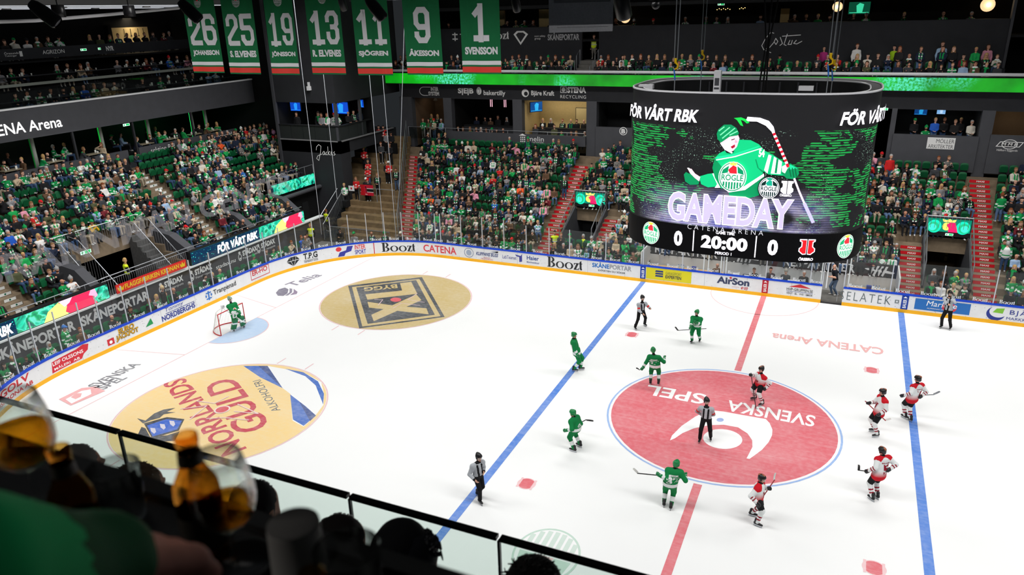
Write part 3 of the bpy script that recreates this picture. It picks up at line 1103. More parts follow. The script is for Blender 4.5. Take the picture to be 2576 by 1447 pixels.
def hand_chain(b, wrist, dirv, palm_n, side, s=1.0, curl=.6, r=.0095):
	"""palm, four unequal bent fingers and a thumb leaving the side of the palm"""
	dirv, palm_n = unit(dirv), unit(palm_n)
	across = unit(np.cross(dirv, palm_n)) * side
	pc = wrist + dirv * .085 * s
	for k in (-1, 0, 1):
		b.cap('skin', wrist + across * k * .018 * s, pc + across * k * .026 * s, .019 * s, .016 * s, .012)
	for k, (off, ln) in enumerate(((.032, .072), (.011, .080), (-.011, .074), (-.031, .058))):
		p0 = pc + across * off * s
		c1 = curl * .6
		d1 = dirv * math.cos(c1) + palm_n * math.sin(c1)
		p1 = p0 + d1 * ln * .5 * s
		c2 = curl * 1.6
		d2 = dirv * math.cos(c2) + palm_n * math.sin(c2)
		p2 = p1 + d2 * ln * .55 * s
		b.cap('skin', p0, p1, r * s, r * .95 * s, .006)
		b.cap('skin', p1, p2, r * .95 * s, r * .8 * s, .004)
	t0 = wrist + dirv * .03 * s + across * .03 * s
	t1 = t0 + unit(dirv * .7 + across * .7 + palm_n * .3) * .04 * s
	b.cap('skin', t0, t1, .013 * s, .011 * s, .01)
	b.cap('skin', t1, t1 + unit(dirv * .9 + across * .2 + palm_n * .4) * .032 * s, .011 * s, .009 * s, .006)


def skate(name, foot, hd, parent, base):
	"""black boot, white holder, steel runner"""
	fw = unit(V(hd[0], hd[1], 0)); rt = V(fw[1], -fw[0], 0)
	fn = lambda x, y, h: tuple(foot - base + fw * x + rt * h + V(0, 0, y))
	e = empty(name, (0, 0, 0)); e.parent = parent
	b = Body()
	o = foot - base
	b.cap('boot', o + fw * -.07 + V(0, 0, .11), o + fw * .15 + V(0, 0, .095), .05, .042, .04)
	b.cap('boot', o + fw * -.055 + V(0, 0, .13), o + fw * -.035 + V(0, 0, .25), .05, .058, .04)
	v, f, c, nm, t = b.mesh(.018)
	mesh_obj('boot', v, f, 'gear', e, None, [BLACK if p[2] - o[2] > .085 else rgb(200, 200, 204) for p in c], True)
	MB().prism([(-.11, .0), (.16, .0), (.18, .018), (.15, .06), (-.1, .06), (-.13, .02)], -.006, .006, fn).build('runner', 'steel', e)
	return e


def glove(parent, w, dirv, c1, c2, base, side=1):
	"""a padded glove: cuff, back pads, four thick bent fingers and a thumb"""
	b = Body()
	dirv = unit(dirv)
	up = unit(np.cross(dirv, V(0, 0, 1))) if abs(dirv[2]) < .9 else V(1, 0, 0)
	ac = unit(np.cross(dirv, up))
	o = w - base
	b.cap('cuff', o - dirv * .07, o, .062, .055, .02)
	b.cap('back', o, o + dirv * .08, .05, .052, .03, (ac, .75))
	for k in range(4):
		p0 = o + dirv * .09 + ac * (k - 1.5) * .027
		p1 = p0 + dirv * .03 + up * .015
		b.cap('finger', p0, p1, .0165, .016, .008)
		b.cap('finger', p1, p1 + dirv * .005 + up * .045, .016, .014, .006)
	b.cap('thumb', o + dirv * .02 + ac * .05 * side, o + dirv * .08 + ac * .06 * side + up * .04, .02, .016, .012)
	v, f, c, nm, t = b.mesh(.013)
	return mesh_obj('glove', v, f, 'gear', parent, None, [c2 if n == 'cuff' and tt < .75 else c1 for n, tt in zip(nm, t)], True)


def stick(butt, heel, tip, label, c_sh=rgb(28, 28, 30), c_bl=rgb(30, 30, 32), goalie=False):
	butt, heel, tip = (np.asarray(p, float) for p in (butt, heel, tip))
	e = tag(empty('hockey_stick', butt), label, 'hockey stick', 'hockey sticks held by the players')
	n = unit(np.cross(heel - butt, tip - heel))
	MB().bar(V(0, 0, 0), heel - butt, .03, .022, c=c_sh, up=n).build('shaft', 'gear', e)
	mb = MB()
	d = tip - heel
	L = np.linalg.norm(d)
	up = unit(np.cross(n, unit(d)))
	if up @ (butt - heel) < 0:
		up = -up
	fn = lambda x, y, h: tuple(heel - butt + unit(d) * x + up * y + n * (h + .05 * (x / L) ** 2))
	xs = np.linspace(0, 1, 7)
	lo = [(x * L, -.01) for x in xs]; hi = [(x * L, .065 if x < .9 else .045) for x in xs[::-1]]
	mb.prism(lo + hi, -.006, .006, fn, c=c_bl)
	mb.build('blade', 'gear', e)
	if goalie:
		MB().bar((heel - butt) * .55, heel - butt, .03, .09, c=c_bl, up=unit(np.cross(n, heel - butt))).build('paddle', 'gear', e)
	return e


def figure(kind, feet, head, neck, lh, rh, heading, look=None, label='', cat='', group=None, num=None, nameb=None, front=None, name='hockey_player', scale=1.0, standz=0.0, hip=None, elbow=None):
	"""one standing person; joints are given by where they are seen and how far in front of (-) or behind (+) the feet"""
	A = [at(*p, z=standz) for p in feet]
	base = (A[0] + A[1]) / 2
	hd = V(math.cos(math.radians(heading)), math.sin(math.radians(heading)), 0)
	rt = V(hd[1], -hd[0], 0)
	lk = hd if look is None else V(math.cos(math.radians(look)), math.sin(math.radians(look)), -.15)
	lk = unit(lk)
	skates = kind in ('green', 'white', 'ref', 'goalie')
	padded = kind in ('green', 'white', 'goalie')
	ref = base + V(0, 0, 1.2)
	gp = lambda q: near(q[0], q[1], ref, q[2] if len(q) > 2 else 0.0)
	NK, HC = gp(neck), gp(head)
	sz = .17 if skates else .09
	if hip is not None:
		HP = gp(hip)
	else:
		HP = base + V(0, 0, .98 * scale if skates else .92 * scale) + .3 * V(NK[0] - base[0], NK[1] - base[1], 0)
	b = Body()
	bulk = 1.18 if padded else 1.0
	# head, neck, torso
	lr = unit(np.cross(lk, V(0, 0, 1)))
	b.cap('head', HC + V(0, 0, .035), HC - V(0, 0, .035), .092, .085, .02)
	b.cap('face', HC - V(0, 0, .05) + lk * .03, HC - V(0, 0, .075) + lk * .04, .062, .05, .03)
	b.cap('nose', HC - V(0, 0, .005) + lk * .088, HC - V(0, 0, .035) + lk * .1, .012, .017, .012)
	for s in (-1, 1):
		b.cap('ear', HC - V(0, 0, .0) + lr * s * .088, HC - V(0, 0, .04) + lr * s * .086, .014, .012, .01)
	SH = NK - V(0, 0, .07)
	b.cap('neck', SH, HC - V(0, 0, .06), .06, .055, .03)
	SW = .2 * scale
	mid = HP * .45 + SH * .55
	b.cap('torso', HP + V(0, 0, -.02 if padded else .04), SH - V(0, 0, .12), .142 * bulk, .15 * bulk, .05, (rt, .76))
	sl, sr = SH - rt * SW - V(0, 0, .05), SH + rt * SW - V(0, 0, .05)
	b.cap('yoke', sl, sr, .098 * bulk, .098 * bulk, .06)
	WL, WR = gp(lh), gp(rh)
	j = {}
	for nm, s0, w in (('l', sl, WL), ('r', sr, WR)):
		sd = -1 if nm == 'l' else 1
		pole = rt * sd * .5 - hd * .6 - V(0, 0, .5)
		if elbow and nm in elbow:
			pole = V(*elbow[nm])
		el, w = ik(s0, w, .30 * scale, .28 * scale, pole)
		j[nm] = (s0, el, w)
		b.cap('arm_up', s0, el, .084 * bulk, .068 * bulk, .05)
		b.cap('arm_lo', el, w, .068 * bulk, .052 * bulk, .02)
	L0, L1 = (A[0], A[1]) if (A[0] - A[1]) @ rt < 0 else (A[1], A[0])
	for nm, ft, sd in (('l', L0, -1), ('r', L1, 1)):
		h0 = HP + rt * sd * .095
		kn, an = ik(h0, ft + V(0, 0, sz), .46 * scale, .44 * scale, hd + rt * sd * .15)
		loose = kind in ('ref',)
		b.cap('thigh', h0, kn, .135 if padded else .105, .1 if padded else .08, .05)
		b.cap('shin', kn, an, .092 if padded else .078, .066 if padded else (.07 if loose else .055), .03)
		if not skates:
			b.cap('shoe', ft + V(0, 0, .045) - hd * .05, ft + V(0, 0, .035) + hd * .15, .045, .038, .03)
		j['k' + nm] = (kn, an, ft)
	if kind in ('green', 'goalie', 'white'):
		b.cap('hem', HP - V(0, 0, .05), HP + V(0, 0, .08), .165 * bulk, .15 * bulk, .03, (rt, .78))
	if not padded:
		for nm in 'lr':
			s0, el, w = j[nm]
			dv = unit(w - el)
			hand_chain(b, w, dv, unit(-rt * (1 if nm == 'r' else -1) + hd * .3), 1 if nm == 'r' else -1, 1.05, .7, .0105)
	v, f, c, nm, t = b.mesh(.02 if padded else .017)
	G, WH = rgb(14, 128, 68), rgb(232, 236, 236)
	RED, DRED = rgb(206, 24, 40), rgb(150, 22, 44)
	GREY = rgb(176, 180, 186)

	def col(n, t, p):
		zf = (p[2] - HP[2])
		fr = (p - SH) @ hd
		lat = (p - SH) @ rt
		if n in ('head', 'face', 'nose', 'ear', 'neck'):
			e = HC + lk * .085 + V(0, 0, .012)
			for s in (-1, 1):
				if np.linalg.norm(p - e - lr * s * .034) < .018:
					return rgb(70, 50, 44)
			if abs((p - HC) @ V(0, 0, 1) + .068) < .011 and abs((p - HC) @ lr) < .03 and (p - HC) @ lk > .06:
				return rgb(158, 84, 80)
			if n == 'neck':
				return BLACK if skates else SKIN
			if n == 'head' and ((p - HC) @ lk < .03 and p[2] > HC[2] - .05 or p[2] > HC[2] + .075) and kind != 'door':
				return rgb(52, 38, 30)
			if n == 'face' and p[2] < HC[2] - .08:
				return rgb(150, 100, 80)
			return SKIN
		if kind in ('green', 'goalie'):
			if n == 'hem':
				return WH if -.1 < zf < .03 else G
			if n == 'torso':
				return WH if -.1 < zf < .03 else (rgb(10, 84, 46) if .04 < zf < .06 else G)
			if n == 'arm_lo':
				return WH if .25 < t < .62 else G
			if n == 'shin':
				if kind == 'goalie':
					return WH
				return WH if .35 < t < .72 else (rgb(10, 84, 46) if .28 < t < .33 else G)
			return G
		if kind == 'white':
			if n == 'yoke':
				return RED if p[2] > SH[2] - .08 else WH
			if n in ('torso', 'hem'):
				k = min(max((.2 - zf) / .22, 0), 1)
				return tuple(WH[i] * (1 - k) + RED[i] * k for i in range(3))
			if n == 'arm_lo':
				return DRED if .12 < t < .26 or .42 < t < .56 else WH
			if n == 'arm_up' and t < .2:
				return RED
			if n == 'thigh':
				return rgb(26, 28, 30) if t < .92 else WH
			if n == 'shin':
				return DRED if .42 < t < .54 or .66 < t < .78 else WH
			return WH
		if kind == 'ref':
			if n in ('torso', 'yoke', 'arm_up', 'arm_lo'):
				if n in ('arm_up',) and .55 < t < .8 and num == 'band':
					return rgb(226, 30, 32)
				if n == 'arm_lo' and t > .86:
					return BLACK
				if n in ('torso', 'yoke') and fr > -.02 and .05 < abs(lat) < .12 and p[2] < SH[2] - .0:
					return BLACK
				if n == 'torso' and zf < .06:
					return BLACK
				if p[2] > SH[2] + .02 and n == 'yoke':
					return BLACK if abs(lat) < .1 else GREY
				return GREY
			if n in ('thigh', 'shin', 'shoe'):
				return rgb(20, 20, 22)
			return SKIN
		# man in the gate
		if n in ('torso', 'yoke', 'arm_up', 'hem'):
			return rgb(24, 28, 36)
		if n in ('thigh', 'shin'):
			return rgb(92, 110, 134)
		if n == 'shoe':
			return rgb(210, 208, 204)
		return SKIN

	cols = [col(n, tt, p) for n, tt, p in zip(nm, t, c)]
	root = mesh_obj(name, v - base, f, 'cloth', None, None, cols, True)
	root.location = base
	tag(root, label, cat, group)
	# helmet
	if skates:
		hm = MB()
		hc = {'green': rgb(16, 132, 70), 'goalie': rgb(30, 120, 74), 'white': rgb(30, 28, 30), 'ref': rgb(22, 22, 25)}[kind]
		M = Matrix.Translation(Vector(HC - base + V(0, 0, .03)))
		M = M @ Matrix(((lk[0], -lr[0] * -1, 0, 0), (lk[1], lr[1], 0, 0), (0, 0, 1, 0), (0, 0, 0, 1)))
		B = Body()
		o = HC - base
		B.cap('shell', o + V(0, 0, .045) - lk * .025, o + V(0, 0, .05) + lk * .03, .112, .106, .03)
		B.cap('rim', o - lk * .06 - V(0, 0, .02), o - lk * .075 - V(0, 0, .03), .075, .07, .03)
		B.cap('ridge', o + V(0, 0, .105) - lk * .09, o + V(0, 0, .118) + lk * .05, .045, .045, .05)
		for s in (-1, 1):
			B.cap('ear_cup', o + lr * s * .085 - V(0, 0, .02), o + lr * s * .085 + V(0, 0, .03), .035, .04, .02)
		vv, ff, cc, n2, t2 = B.mesh(.014)
		keep = [i for i, p in enumerate(cc) if not ((p - o) @ lk > .055 and p[2] < o[2] + .05)]
		accent = rgb(196, 110, 70)
		hcol = [(accent if kind == 'white' and n2[i] == 'ridge' and (i % 3) else (rgb(228, 232, 230) if kind == 'goalie' and (i // 7) % 3 == 0 else hc)) for i in keep]
		mesh_obj('helmet', vv, ff[keep], 'gear', root, None, hcol, True)
		if kind == 'goalie':
			mb = MB()
			for k in range(-3, 4):
				a0 = k * .3
				mb.tube([tuple(o + (lk * math.cos(a0) + lr * math.sin(a0)) * .135 + V(0, 0, z)) for z in (.06, -.02, -.1)], .005, 4)
			for z in (.05, -.01, -.07):
				mb.tube([tuple(o + (lk * math.cos(a0) + lr * math.sin(a0)) * .137 + V(0, 0, z)) for a0 in np.linspace(-.95, .95, 9)], .005, 4)
			mb.build('mask_cage', 'steel', root)
		else:
			mb = MB()
			aa = np.linspace(-1.0, 1.0, 9)
			for a0, a1 in zip(aa, aa[1:]):
				q = [o + (lk * math.cos(x) * .135 + lr * math.sin(x) * .112) + V(0, 0, z) for x, z in ((a0, .06), (a1, .06), (a1, -.03), (a0, -.03))]
				mb.quad(q)
			mb.build('visor', 'visor_clear', root)
		for nmx in 'lr':
			kn, an, ft = j['k' + nmx]
			skate('skate', ft, unit(hd + rt * (.12 if nmx == 'r' else -.12)), root, base)
	if padded:
		g1, g2 = (rgb(16, 120, 66), rgb(226, 230, 230)) if kind != 'white' else (rgb(30, 28, 32), rgb(190, 30, 44))
		for nmx in 'lr':
			s0, el, w = j[nmx]
			gl = glove(root, w, w - el, g1, g2, base, 1 if nmx == 'r' else -1)
		fb = -1 if front is None else 1
		# number and name sewn on the shirt, following its folds
		def on_shirt(side):
			o = SH - V(0, 0, .02)
			def fn(u, vv, h):
				p = o + rt * (-u * side) + V(0, 0, vv)
				p0 = p + hd * .45 * side
				lo_, hi_ = 0.0, .6
				for _ in range(26):
					m_ = (lo_ + hi_) / 2
					if b.field((p0 - hd * side * m_)[None])[0] < 0:
						hi_ = m_
					else:
						lo_ = m_
				return tuple(p0 - hd * side * (lo_ - .006 - h) - base)
			return fn
		mk = Mark()
		nc = WH if kind != 'white' else DRED
		if num:
			w_ = .11 * len(num)
			mk.text(num, -w_, -max(np.linalg.norm(SH - HP) - .1, .26), w_, -.13, nc, .04)
		if nameb:
			if kind == 'green':
				mk.rect(-.15, -.125, .15, -.065, WH, 4)
				mk.text(nameb, -.14, -.118, .14, -.075, G, .02)
			else:
				mk.text(nameb, -.14, -.11, .14, -.06, DRED, .03)
				mk.text('MALMBERGS', -.13, -.035, .13, -.0, WH, .02)
		if num or nameb:
			mk.build('shirt_number', on_shirt(-1), 'cloth', root)
		mk = Mark()
		if kind == 'white':
			mk.poly([(-.09, -.15), (-.01, -.15), (-.01, -.38), (-.06, -.36), (-.06, -.2), (-.09, -.2)], DRED).poly([(.01, -.15), (.09, -.15), (.09, -.2), (.06, -.2), (.06, -.36), (.01, -.38)], DRED)
		else:
			crest(mk, 0, -.24, .105)
		mk.build('shirt_badge', on_shirt(1), 'cloth', root)
	if kind == 'goalie':
		for nmx in 'lr':
			kn, an, ft = j['k' + nmx]
			o = (kn + an) / 2 - base
			upv = unit(kn - an)
			sv = unit(np.cross(upv, hd))
			ov = unit(np.cross(sv, upv))
			fn = lambda x, y, h, o=o, upv=upv, sv=sv, ov=ov: tuple(o + sv * x + upv * y + ov * h)
			mb = MB()
			for ya, yb, w0, w1, cc in ((-.38, -.2, .12, .14, rgb(232, 234, 234)), (-.2, .1, .14, .145, rgb(14, 116, 62)), (.1, .2, .145, .145, rgb(232, 234, 234)), (.2, .42, .145, .12, rgb(14, 116, 62))):
				mb.prism([(-w0, ya), (w0, ya), (w1, yb), (-w1, yb)], .03, .14, fn, c=cc)
			mb.build('leg_pad', 'gear', root)
		s0, el, w = j['r']
		MB().box((-.02, -.11, -.17), (.06, .11, .17), M=Matrix.Translation(Vector(w - base)), c=rgb(226, 230, 230)).build('blocker', 'gear', root)
	return root, j, b


GP, WP = 'home team in green', 'visiting team in white'
st = {}


def pl(kind, *a, **k):
	return figure(kind, *a, cat='hockey player', **k)


REFG = 'match officials'
figure('ref', [(1598, 829), (1622, 820)], (1616.4, 750), (1615, 760), (1636, 777, -.25), (1616, 789, -.2), -50, -45, 'referee with red armbands striding beside the far blue line', 'referee', REFG, 'band', name='referee')
figure('ref', [(1760, 1112), (1787, 1107)], (1778, 1010), (1777.5, 1022), (1778, 1047, .28), (1768, 1046, .28), -84, -60, 'referee with red armbands standing in the centre circle, hands behind back', 'referee', REFG, 'band', name='referee', elbow={'l': (1, .3, -.2), 'r': (-1, .3, -.2)})
figure('ref', [(1203, 1249), (1208, 1267)], (1204.7, 1151), (1201, 1161), (1217, 1187, .1), (1194, 1208, -.2), -30, -30, 'linesman in grey and black looking down on the near blue line', 'referee', REFG, name='referee')
figure('ref', [(2367, 825), (2390, 829)], (2390, 739), (2388.5, 748), (2391, 752, -.22), (2385, 766, -.25), -112, -70, 'linesman leaning by the blue apple advert with a hand at his mouth', 'referee', REFG, name='referee')
figure('door', [(2092, 741), (2105, 744)], (2099.5, 671), (2101, 678), (2091, 697, -.1), (2093, 695, .1), 200, 185, 'bald man in black polo and jeans in the open players gate', 'person', None, name='person', standz=0.05)

pl('green', [(1740, 862), (1760, 860)], (1752.7, 787), (1753, 796), (1751, 811, -.35), (1736, 827, -.3), -95, -120, label='green player facing us with stick held level, near the referee by the blue line', group=GP, front=True)
stick(near(1777, 827, at(1750, 861, z=0), -.3), near(1704, 831.5, at(1750, 861, z=0), -.3), near(1698, 825, at(1750, 861, z=0), -.5), 'stick held level by the green player facing us', rgb(40, 42, 46))
pl('green', [(1445, 935), (1461, 931)], (1444.5, 844), (1444, 853), (1455, 890, .12), (1453, 893, -.15), 18, 0, label='green player with bowed head standing on the blue line', group=GP, num='31', nameb=None)
pl('green', [(1636, 967), (1656.6, 968)], (1643, 882), (1646, 893), (1616, 927, .15), (1671, 901, .2), 100, 115, label='green player number 37 with arms spread at the edge of the circle', group=GP, num='37', nameb='SUNDSTRÖM')
r0 = at(1646, 968, z=0)
stick(near(1622, 926, r0, .75), near(1608, 931, r0, -.15), near(1603, 926, r0, -.25), 'stick of green player number 37, seen end on')
pl('green', [(1443, 1137), (1458, 1125)], (1440.6, 1040), (1444.5, 1049), (1424, 1083, -.1), (1447, 1078, .25), 165, 175, label='green player number 6 gliding away alone between blue line and circle', group=GP, num='6', nameb=None)
r0 = at(1450, 1131, z=0)
stick(near(1421, 1084, r0, -.1), near(1475, 1056, r0, .35), near(1493, 1056, r0, .35), 'stick carried behind green player number 6')
pl('green', [(1670, 1273), (1688, 1281)], (1701.5, 1168), (1697, 1179), (1659, 1196, .1), (1724, 1197, .15), 95, 70, label='green player number 32 seen from behind with both arms out', group=GP, num='32', nameb='SÖLBERG')
r0 = at(1679, 1277, z=0)
stick(near(1664, 1197, r0, .1), near(1603, 1191, r0, .2), near(1592, 1181, r0, .2), 'stick held out by green player number 32', c_bl=rgb(210, 210, 206))
pl('white', [(1897, 1006), (1916, 1021)], (1915, 930), (1916, 941), (1926, 977, -.1), (1890, 944, -.15), 225, 235, label='white player leaning on a stick at the top of the circle', group=WP, front=True)
r0 = at(1906, 1013, z=0)
stick(near(1889, 938, r0, -.2), near(1902, 1031, r0, -.5), near(1912, 1036, r0, -.55), 'upright stick of the white player at the top of the circle')
pl('white', [(2197, 1086), (2204, 1100)], (2220, 987), (2222, 998), (2214, 1042, -.2), (2188, 1014, .2), 205, 190, label='white player number 33 holding his stick across his body', group=WP, front=True)
r0 = at(2200, 1093, z=0)
stick(near(2176, 1009, r0, .15), near(2228, 1059, r0, -.35), near(2241, 1056, r0, -.35), 'stick held across white player number 33', rgb(160, 30, 40), rgb(230, 230, 226))
pl('white', [(2275, 1053), (2289, 1060)], (2308.5, 954), (2309, 965), (2273, 995, .0), (2318, 997, -.05), 128, 165, label='white player number 7 standing with his back to us on the far blue line', group=WP, num='7', nameb='HÖÖK')
r0 = at(2282, 1056, z=0)
stick(near(2285, 996, r0, .35), near(2350, 993, r0, .1), near(2365, 988, r0, .1), 'stick sticking out beside white player number 7', rgb(90, 94, 100), rgb(120, 124, 130))
pl('white', [(2192, 1259), (2205, 1254)], (2219, 1135), (2223, 1147), (2184, 1185, .05), (2238, 1181, -.05), 125, 140, label='white player number 5 with his back to us, lowest beside the blue line', group=WP, num='5', nameb='BÄCKER')
r0 = at(2198, 1256, z=0)
stick(near(2188, 1187, r0, .1), near(2158, 1183, r0, .15), near(2160, 1170, r0, .15), 'short-seen stick of white player number 5')
pl('white', [(1892, 1299), (1904, 1324)], (1917, 1205), (1911, 1216), (1934, 1229, .1), (1905, 1266, -.2), -10, -20, label='white player number 17 holding his stick upright below the circle', group=WP, num='17', nameb=None)
r0 = at(1898, 1311, z=0)
stick(near(1899, 1279, r0, -.25), near(1949, 1207, r0, .2), near(1949, 1189, r0, .2), 'upright stick of white player number 17', rgb(150, 30, 40), rgb(220, 220, 216))
figure('goalie', [(586, 834), (610, 824)], (578, 753), (582, 763), (603, 786, .1), (590, 793, -.25), -12, -8, 'green goalkeeper in white leg pads standing in front of the net', 'hockey player', GP, name='goalkeeper')
r0 = at(598, 829, z=0)
stick(near(560, 775, r0, -.2), near(610, 810, r0, -.4), near(618, 813, r0, -.4), 'wide white goalkeeper stick', rgb(224, 226, 226), rgb(224, 226, 226), True)
# ================================================================== spectators
_PC = {}


def proto(pose, hair, scarf, h):
	"""seated or standing figure, feet at the origin, facing +y"""
	key = (pose, hair, scarf, h)
	if key in _PC:
		return _PC[key]
	b = Body()
	stand = pose.startswith('stand')
	hz = .92 if stand else .50
	lean = {'elbows': .22, 'phone': .10, 'clap': .06}.get(pose, .0)
	by = .0
	HP = V(0, by, hz)
	SHc = V(0, by - .03 + lean, hz + .47 - lean * .25)
	HC = SHc + V(0, .04 + lean * .2, .25)
	b.cap('torso', HP, SHc - V(0, 0, .1), .145, .145, .06, (V(1, 0, 0), .74))
	b.cap('yoke', SHc - V(.175, 0, .06), SHc - V(-.175, 0, .06), .09, .09, .06)
	b.cap('neck', SHc, HC, .055, .055, .03)
	b.cap('head', HC + V(0, 0, .03), HC + V(0, .02, -.05), .098, .08, .02)
	b.cap('nose', HC + V(0, .09, -.01), HC + V(0, .105, -.03), .014, .018, .02)
	if hair == 'short':
		b.cap('hair', HC + V(0, -.014, .068), HC + V(0, -.035, .0), .1, .09, .02)
	elif hair == 'long':
		b.cap('hair', HC + V(0, -.012, .068), HC + V(0, -.045, .0), .104, .1, .02)
		for s in (-1, 1):
			b.cap('hair', HC + V(.07 * s, -.03, .0), HC + V(.085 * s, .0, -.2), .05, .045, .03)
	elif hair == 'beanie':
		b.cap('hat', HC + V(0, -.012, .06), HC + V(0, -.02, .04), .115, .115, .02)
		b.cap('hat', HC + V(0, -.02, .19), HC + V(0, -.02, .2), .04, .04, .02)
	elif hair == 'cap':
		b.cap('hat', HC + V(0, -.012, .065), HC + V(0, -.02, .05), .108, .108, .02)
		b.cap('hat', HC + V(0, .1, .06), HC + V(0, .17, .05), .04, .03, .03, (V(1, 0, 0), .5))
		b.cap('hair', HC + V(0, -.05, .0), HC + V(0, -.05, -.03), .08, .07, .02)
	hands = {
		'lap': ((-.1, .3, .63), (.1, .32, .63)), 'clap': ((-.03, .36, .92), (.03, .37, .9)), 'cross': ((.12, .2, .8), (-.12, .22, .83)),
		'phone': ((-.05, .36, .88), (.07, .36, .86)), 'elbows': ((-.05, .52, .68), (.05, .52, .69)), 'chin': ((-.12, .22, .72), (.06, .17, 1.1)),
		'stand': ((-.24, .06, .78), (.24, .08, .78)), 'stand_front': ((-.07, .24, .95), (.08, .24, .97)), 'stand_clap': ((-.03, .33, 1.2), (.03, .33, 1.18)),
	}[pose]
	for s, w in ((-1, hands[0]), (1, hands[1])):
		s0 = SHc + V(.185 * s, 0, -.07)
		el, w = ik(s0, V(*w) + (V(0, by, 0)), .3, .27, V(s * .6, -.5, -.7))
		b.cap('sleeve', s0, el, .075, .062, .04)
		b.cap('sleeve', el, w, .06, .047, .02)
		b.cap('hand', w, w + unit(w - el) * .08, .042, .03, .015)
	for s in (-1, 1):
		h0 = HP + V(.09 * s, 0, 0)
		if stand:
			kn, an = V(.1 * s, .03, .48), V(.11 * s, 0, .1)
		else:
			kn, an = V(.13 * s, .46, .50), V(.12 * s, .44 + (.06 if s > 0 else -.04), .1)
		b.cap('thigh', h0, kn, .1, .075, .05)
		b.cap('shin', kn, an, .07, .052, .03)
		b.cap('shoe', an + V(0, -.03, -.05), an + V(0, .15, -.06), .048, .04, .03)
	if scarf == 'drape':
		for s in (-1, 1):
			b.cap('scarf', SHc + V(.08 * s, -.03, .035), SHc + V(.075 * s, .12, -.06), .034, .036, .02)
			b.cap('scarf', SHc + V(.075 * s, .12, -.06), HP + V(.07 * s, .155, .16), .034, .038, .02)
		b.cap('scarf', SHc + V(-.08, -.06, .05), SHc + V(.08, -.06, .05), .045, .045, .02)
	elif scarf == 'wrap':
		b.cap('scarf', SHc + V(-.06, .02, .05), SHc + V(.06, .02, .05), .085, .085, .03)
		b.cap('scarf', SHc + V(.03, .12, .0), HP + V(.05, .165, .2), .05, .05, .02)
	v, f, c, nm, t = b.mesh(h)
	_PC[key] = (v, f, c, nm, HC, HP)
	return _PC[key]


TOPS = {
	'black jacket': rgb(26, 26, 29), 'dark coat': rgb(36, 35, 36), 'navy jacket': rgb(30, 38, 58), 'grey sweater': rgb(128, 128, 132), 'charcoal jacket': rgb(58, 60, 64),
	'green team shirt': rgb(16, 138, 72), 'white team shirt': rgb(222, 226, 224), 'beige coat': rgb(190, 172, 146), 'cream sweater': rgb(214, 208, 196), 'brown jacket': rgb(96, 72, 54),
	'olive jacket': rgb(74, 78, 54), 'white sweater': rgb(224, 222, 220), 'light blue shirt': rgb(150, 176, 208), 'burgundy top': rgb(104, 30, 40), 'green hoodie': rgb(30, 158, 80),
	'pink jacket': rgb(222, 150, 172), 'red jacket': rgb(196, 34, 36), 'orange jacket': rgb(232, 92, 46), 'blue jacket': rgb(40, 92, 190), 'yellow jacket': rgb(222, 178, 40),
	'lime jacket': rgb(170, 214, 40), 'red team shirt': rgb(196, 32, 36), 'checked shirt': rgb(92, 86, 80), 'green jacket': rgb(34, 172, 70), 'magenta jacket': rgb(178, 52, 124), 'pale blue hoodie': rgb(158, 190, 220),
	'yellow safety vest': rgb(214, 236, 40),
}
TOPW = [('black jacket', 30), ('dark coat', 13), ('navy jacket', 9), ('charcoal jacket', 6), ('green team shirt', 9), ('white team shirt', 3), ('grey sweater', 5), ('beige coat', 4), ('cream sweater', 3), ('brown jacket', 4), ('olive jacket', 3),
		('white sweater', 2), ('light blue shirt', 1.5), ('burgundy top', 1.5), ('green hoodie', 1.5), ('pink jacket', .8), ('red jacket', .5), ('blue jacket', .6), ('checked shirt', 1)]
HAIRS = [('brown', rgb(70, 50, 36)), ('dark', rgb(34, 28, 25)), ('fair', rgb(186, 150, 98)), ('grey', rgb(168, 166, 164)), ('auburn', rgb(120, 66, 36)), ('light brown', rgb(124, 92, 62))]
BOTTOMS = [rgb(28, 28, 31), rgb(30, 30, 34), rgb(40, 42, 48), rgb(52, 74, 108), rgb(84, 108, 142), rgb(62, 84, 118), rgb(120, 116, 110), rgb(160, 148, 128)]
SKINS = [rgb(206, 156, 132), rgb(196, 144, 120), rgb(212, 166, 144), rgb(182, 128, 104)]
GS, WS = rgb(20, 146, 76), rgb(226, 232, 228)
PEOPLE, SEATS = [], []


def pick(w):
	t = rnd.uniform(0, sum(x for _, x in w))
	for n, x in w:
		t -= x
		if t <= 0:
			return n
	return w[0][0]


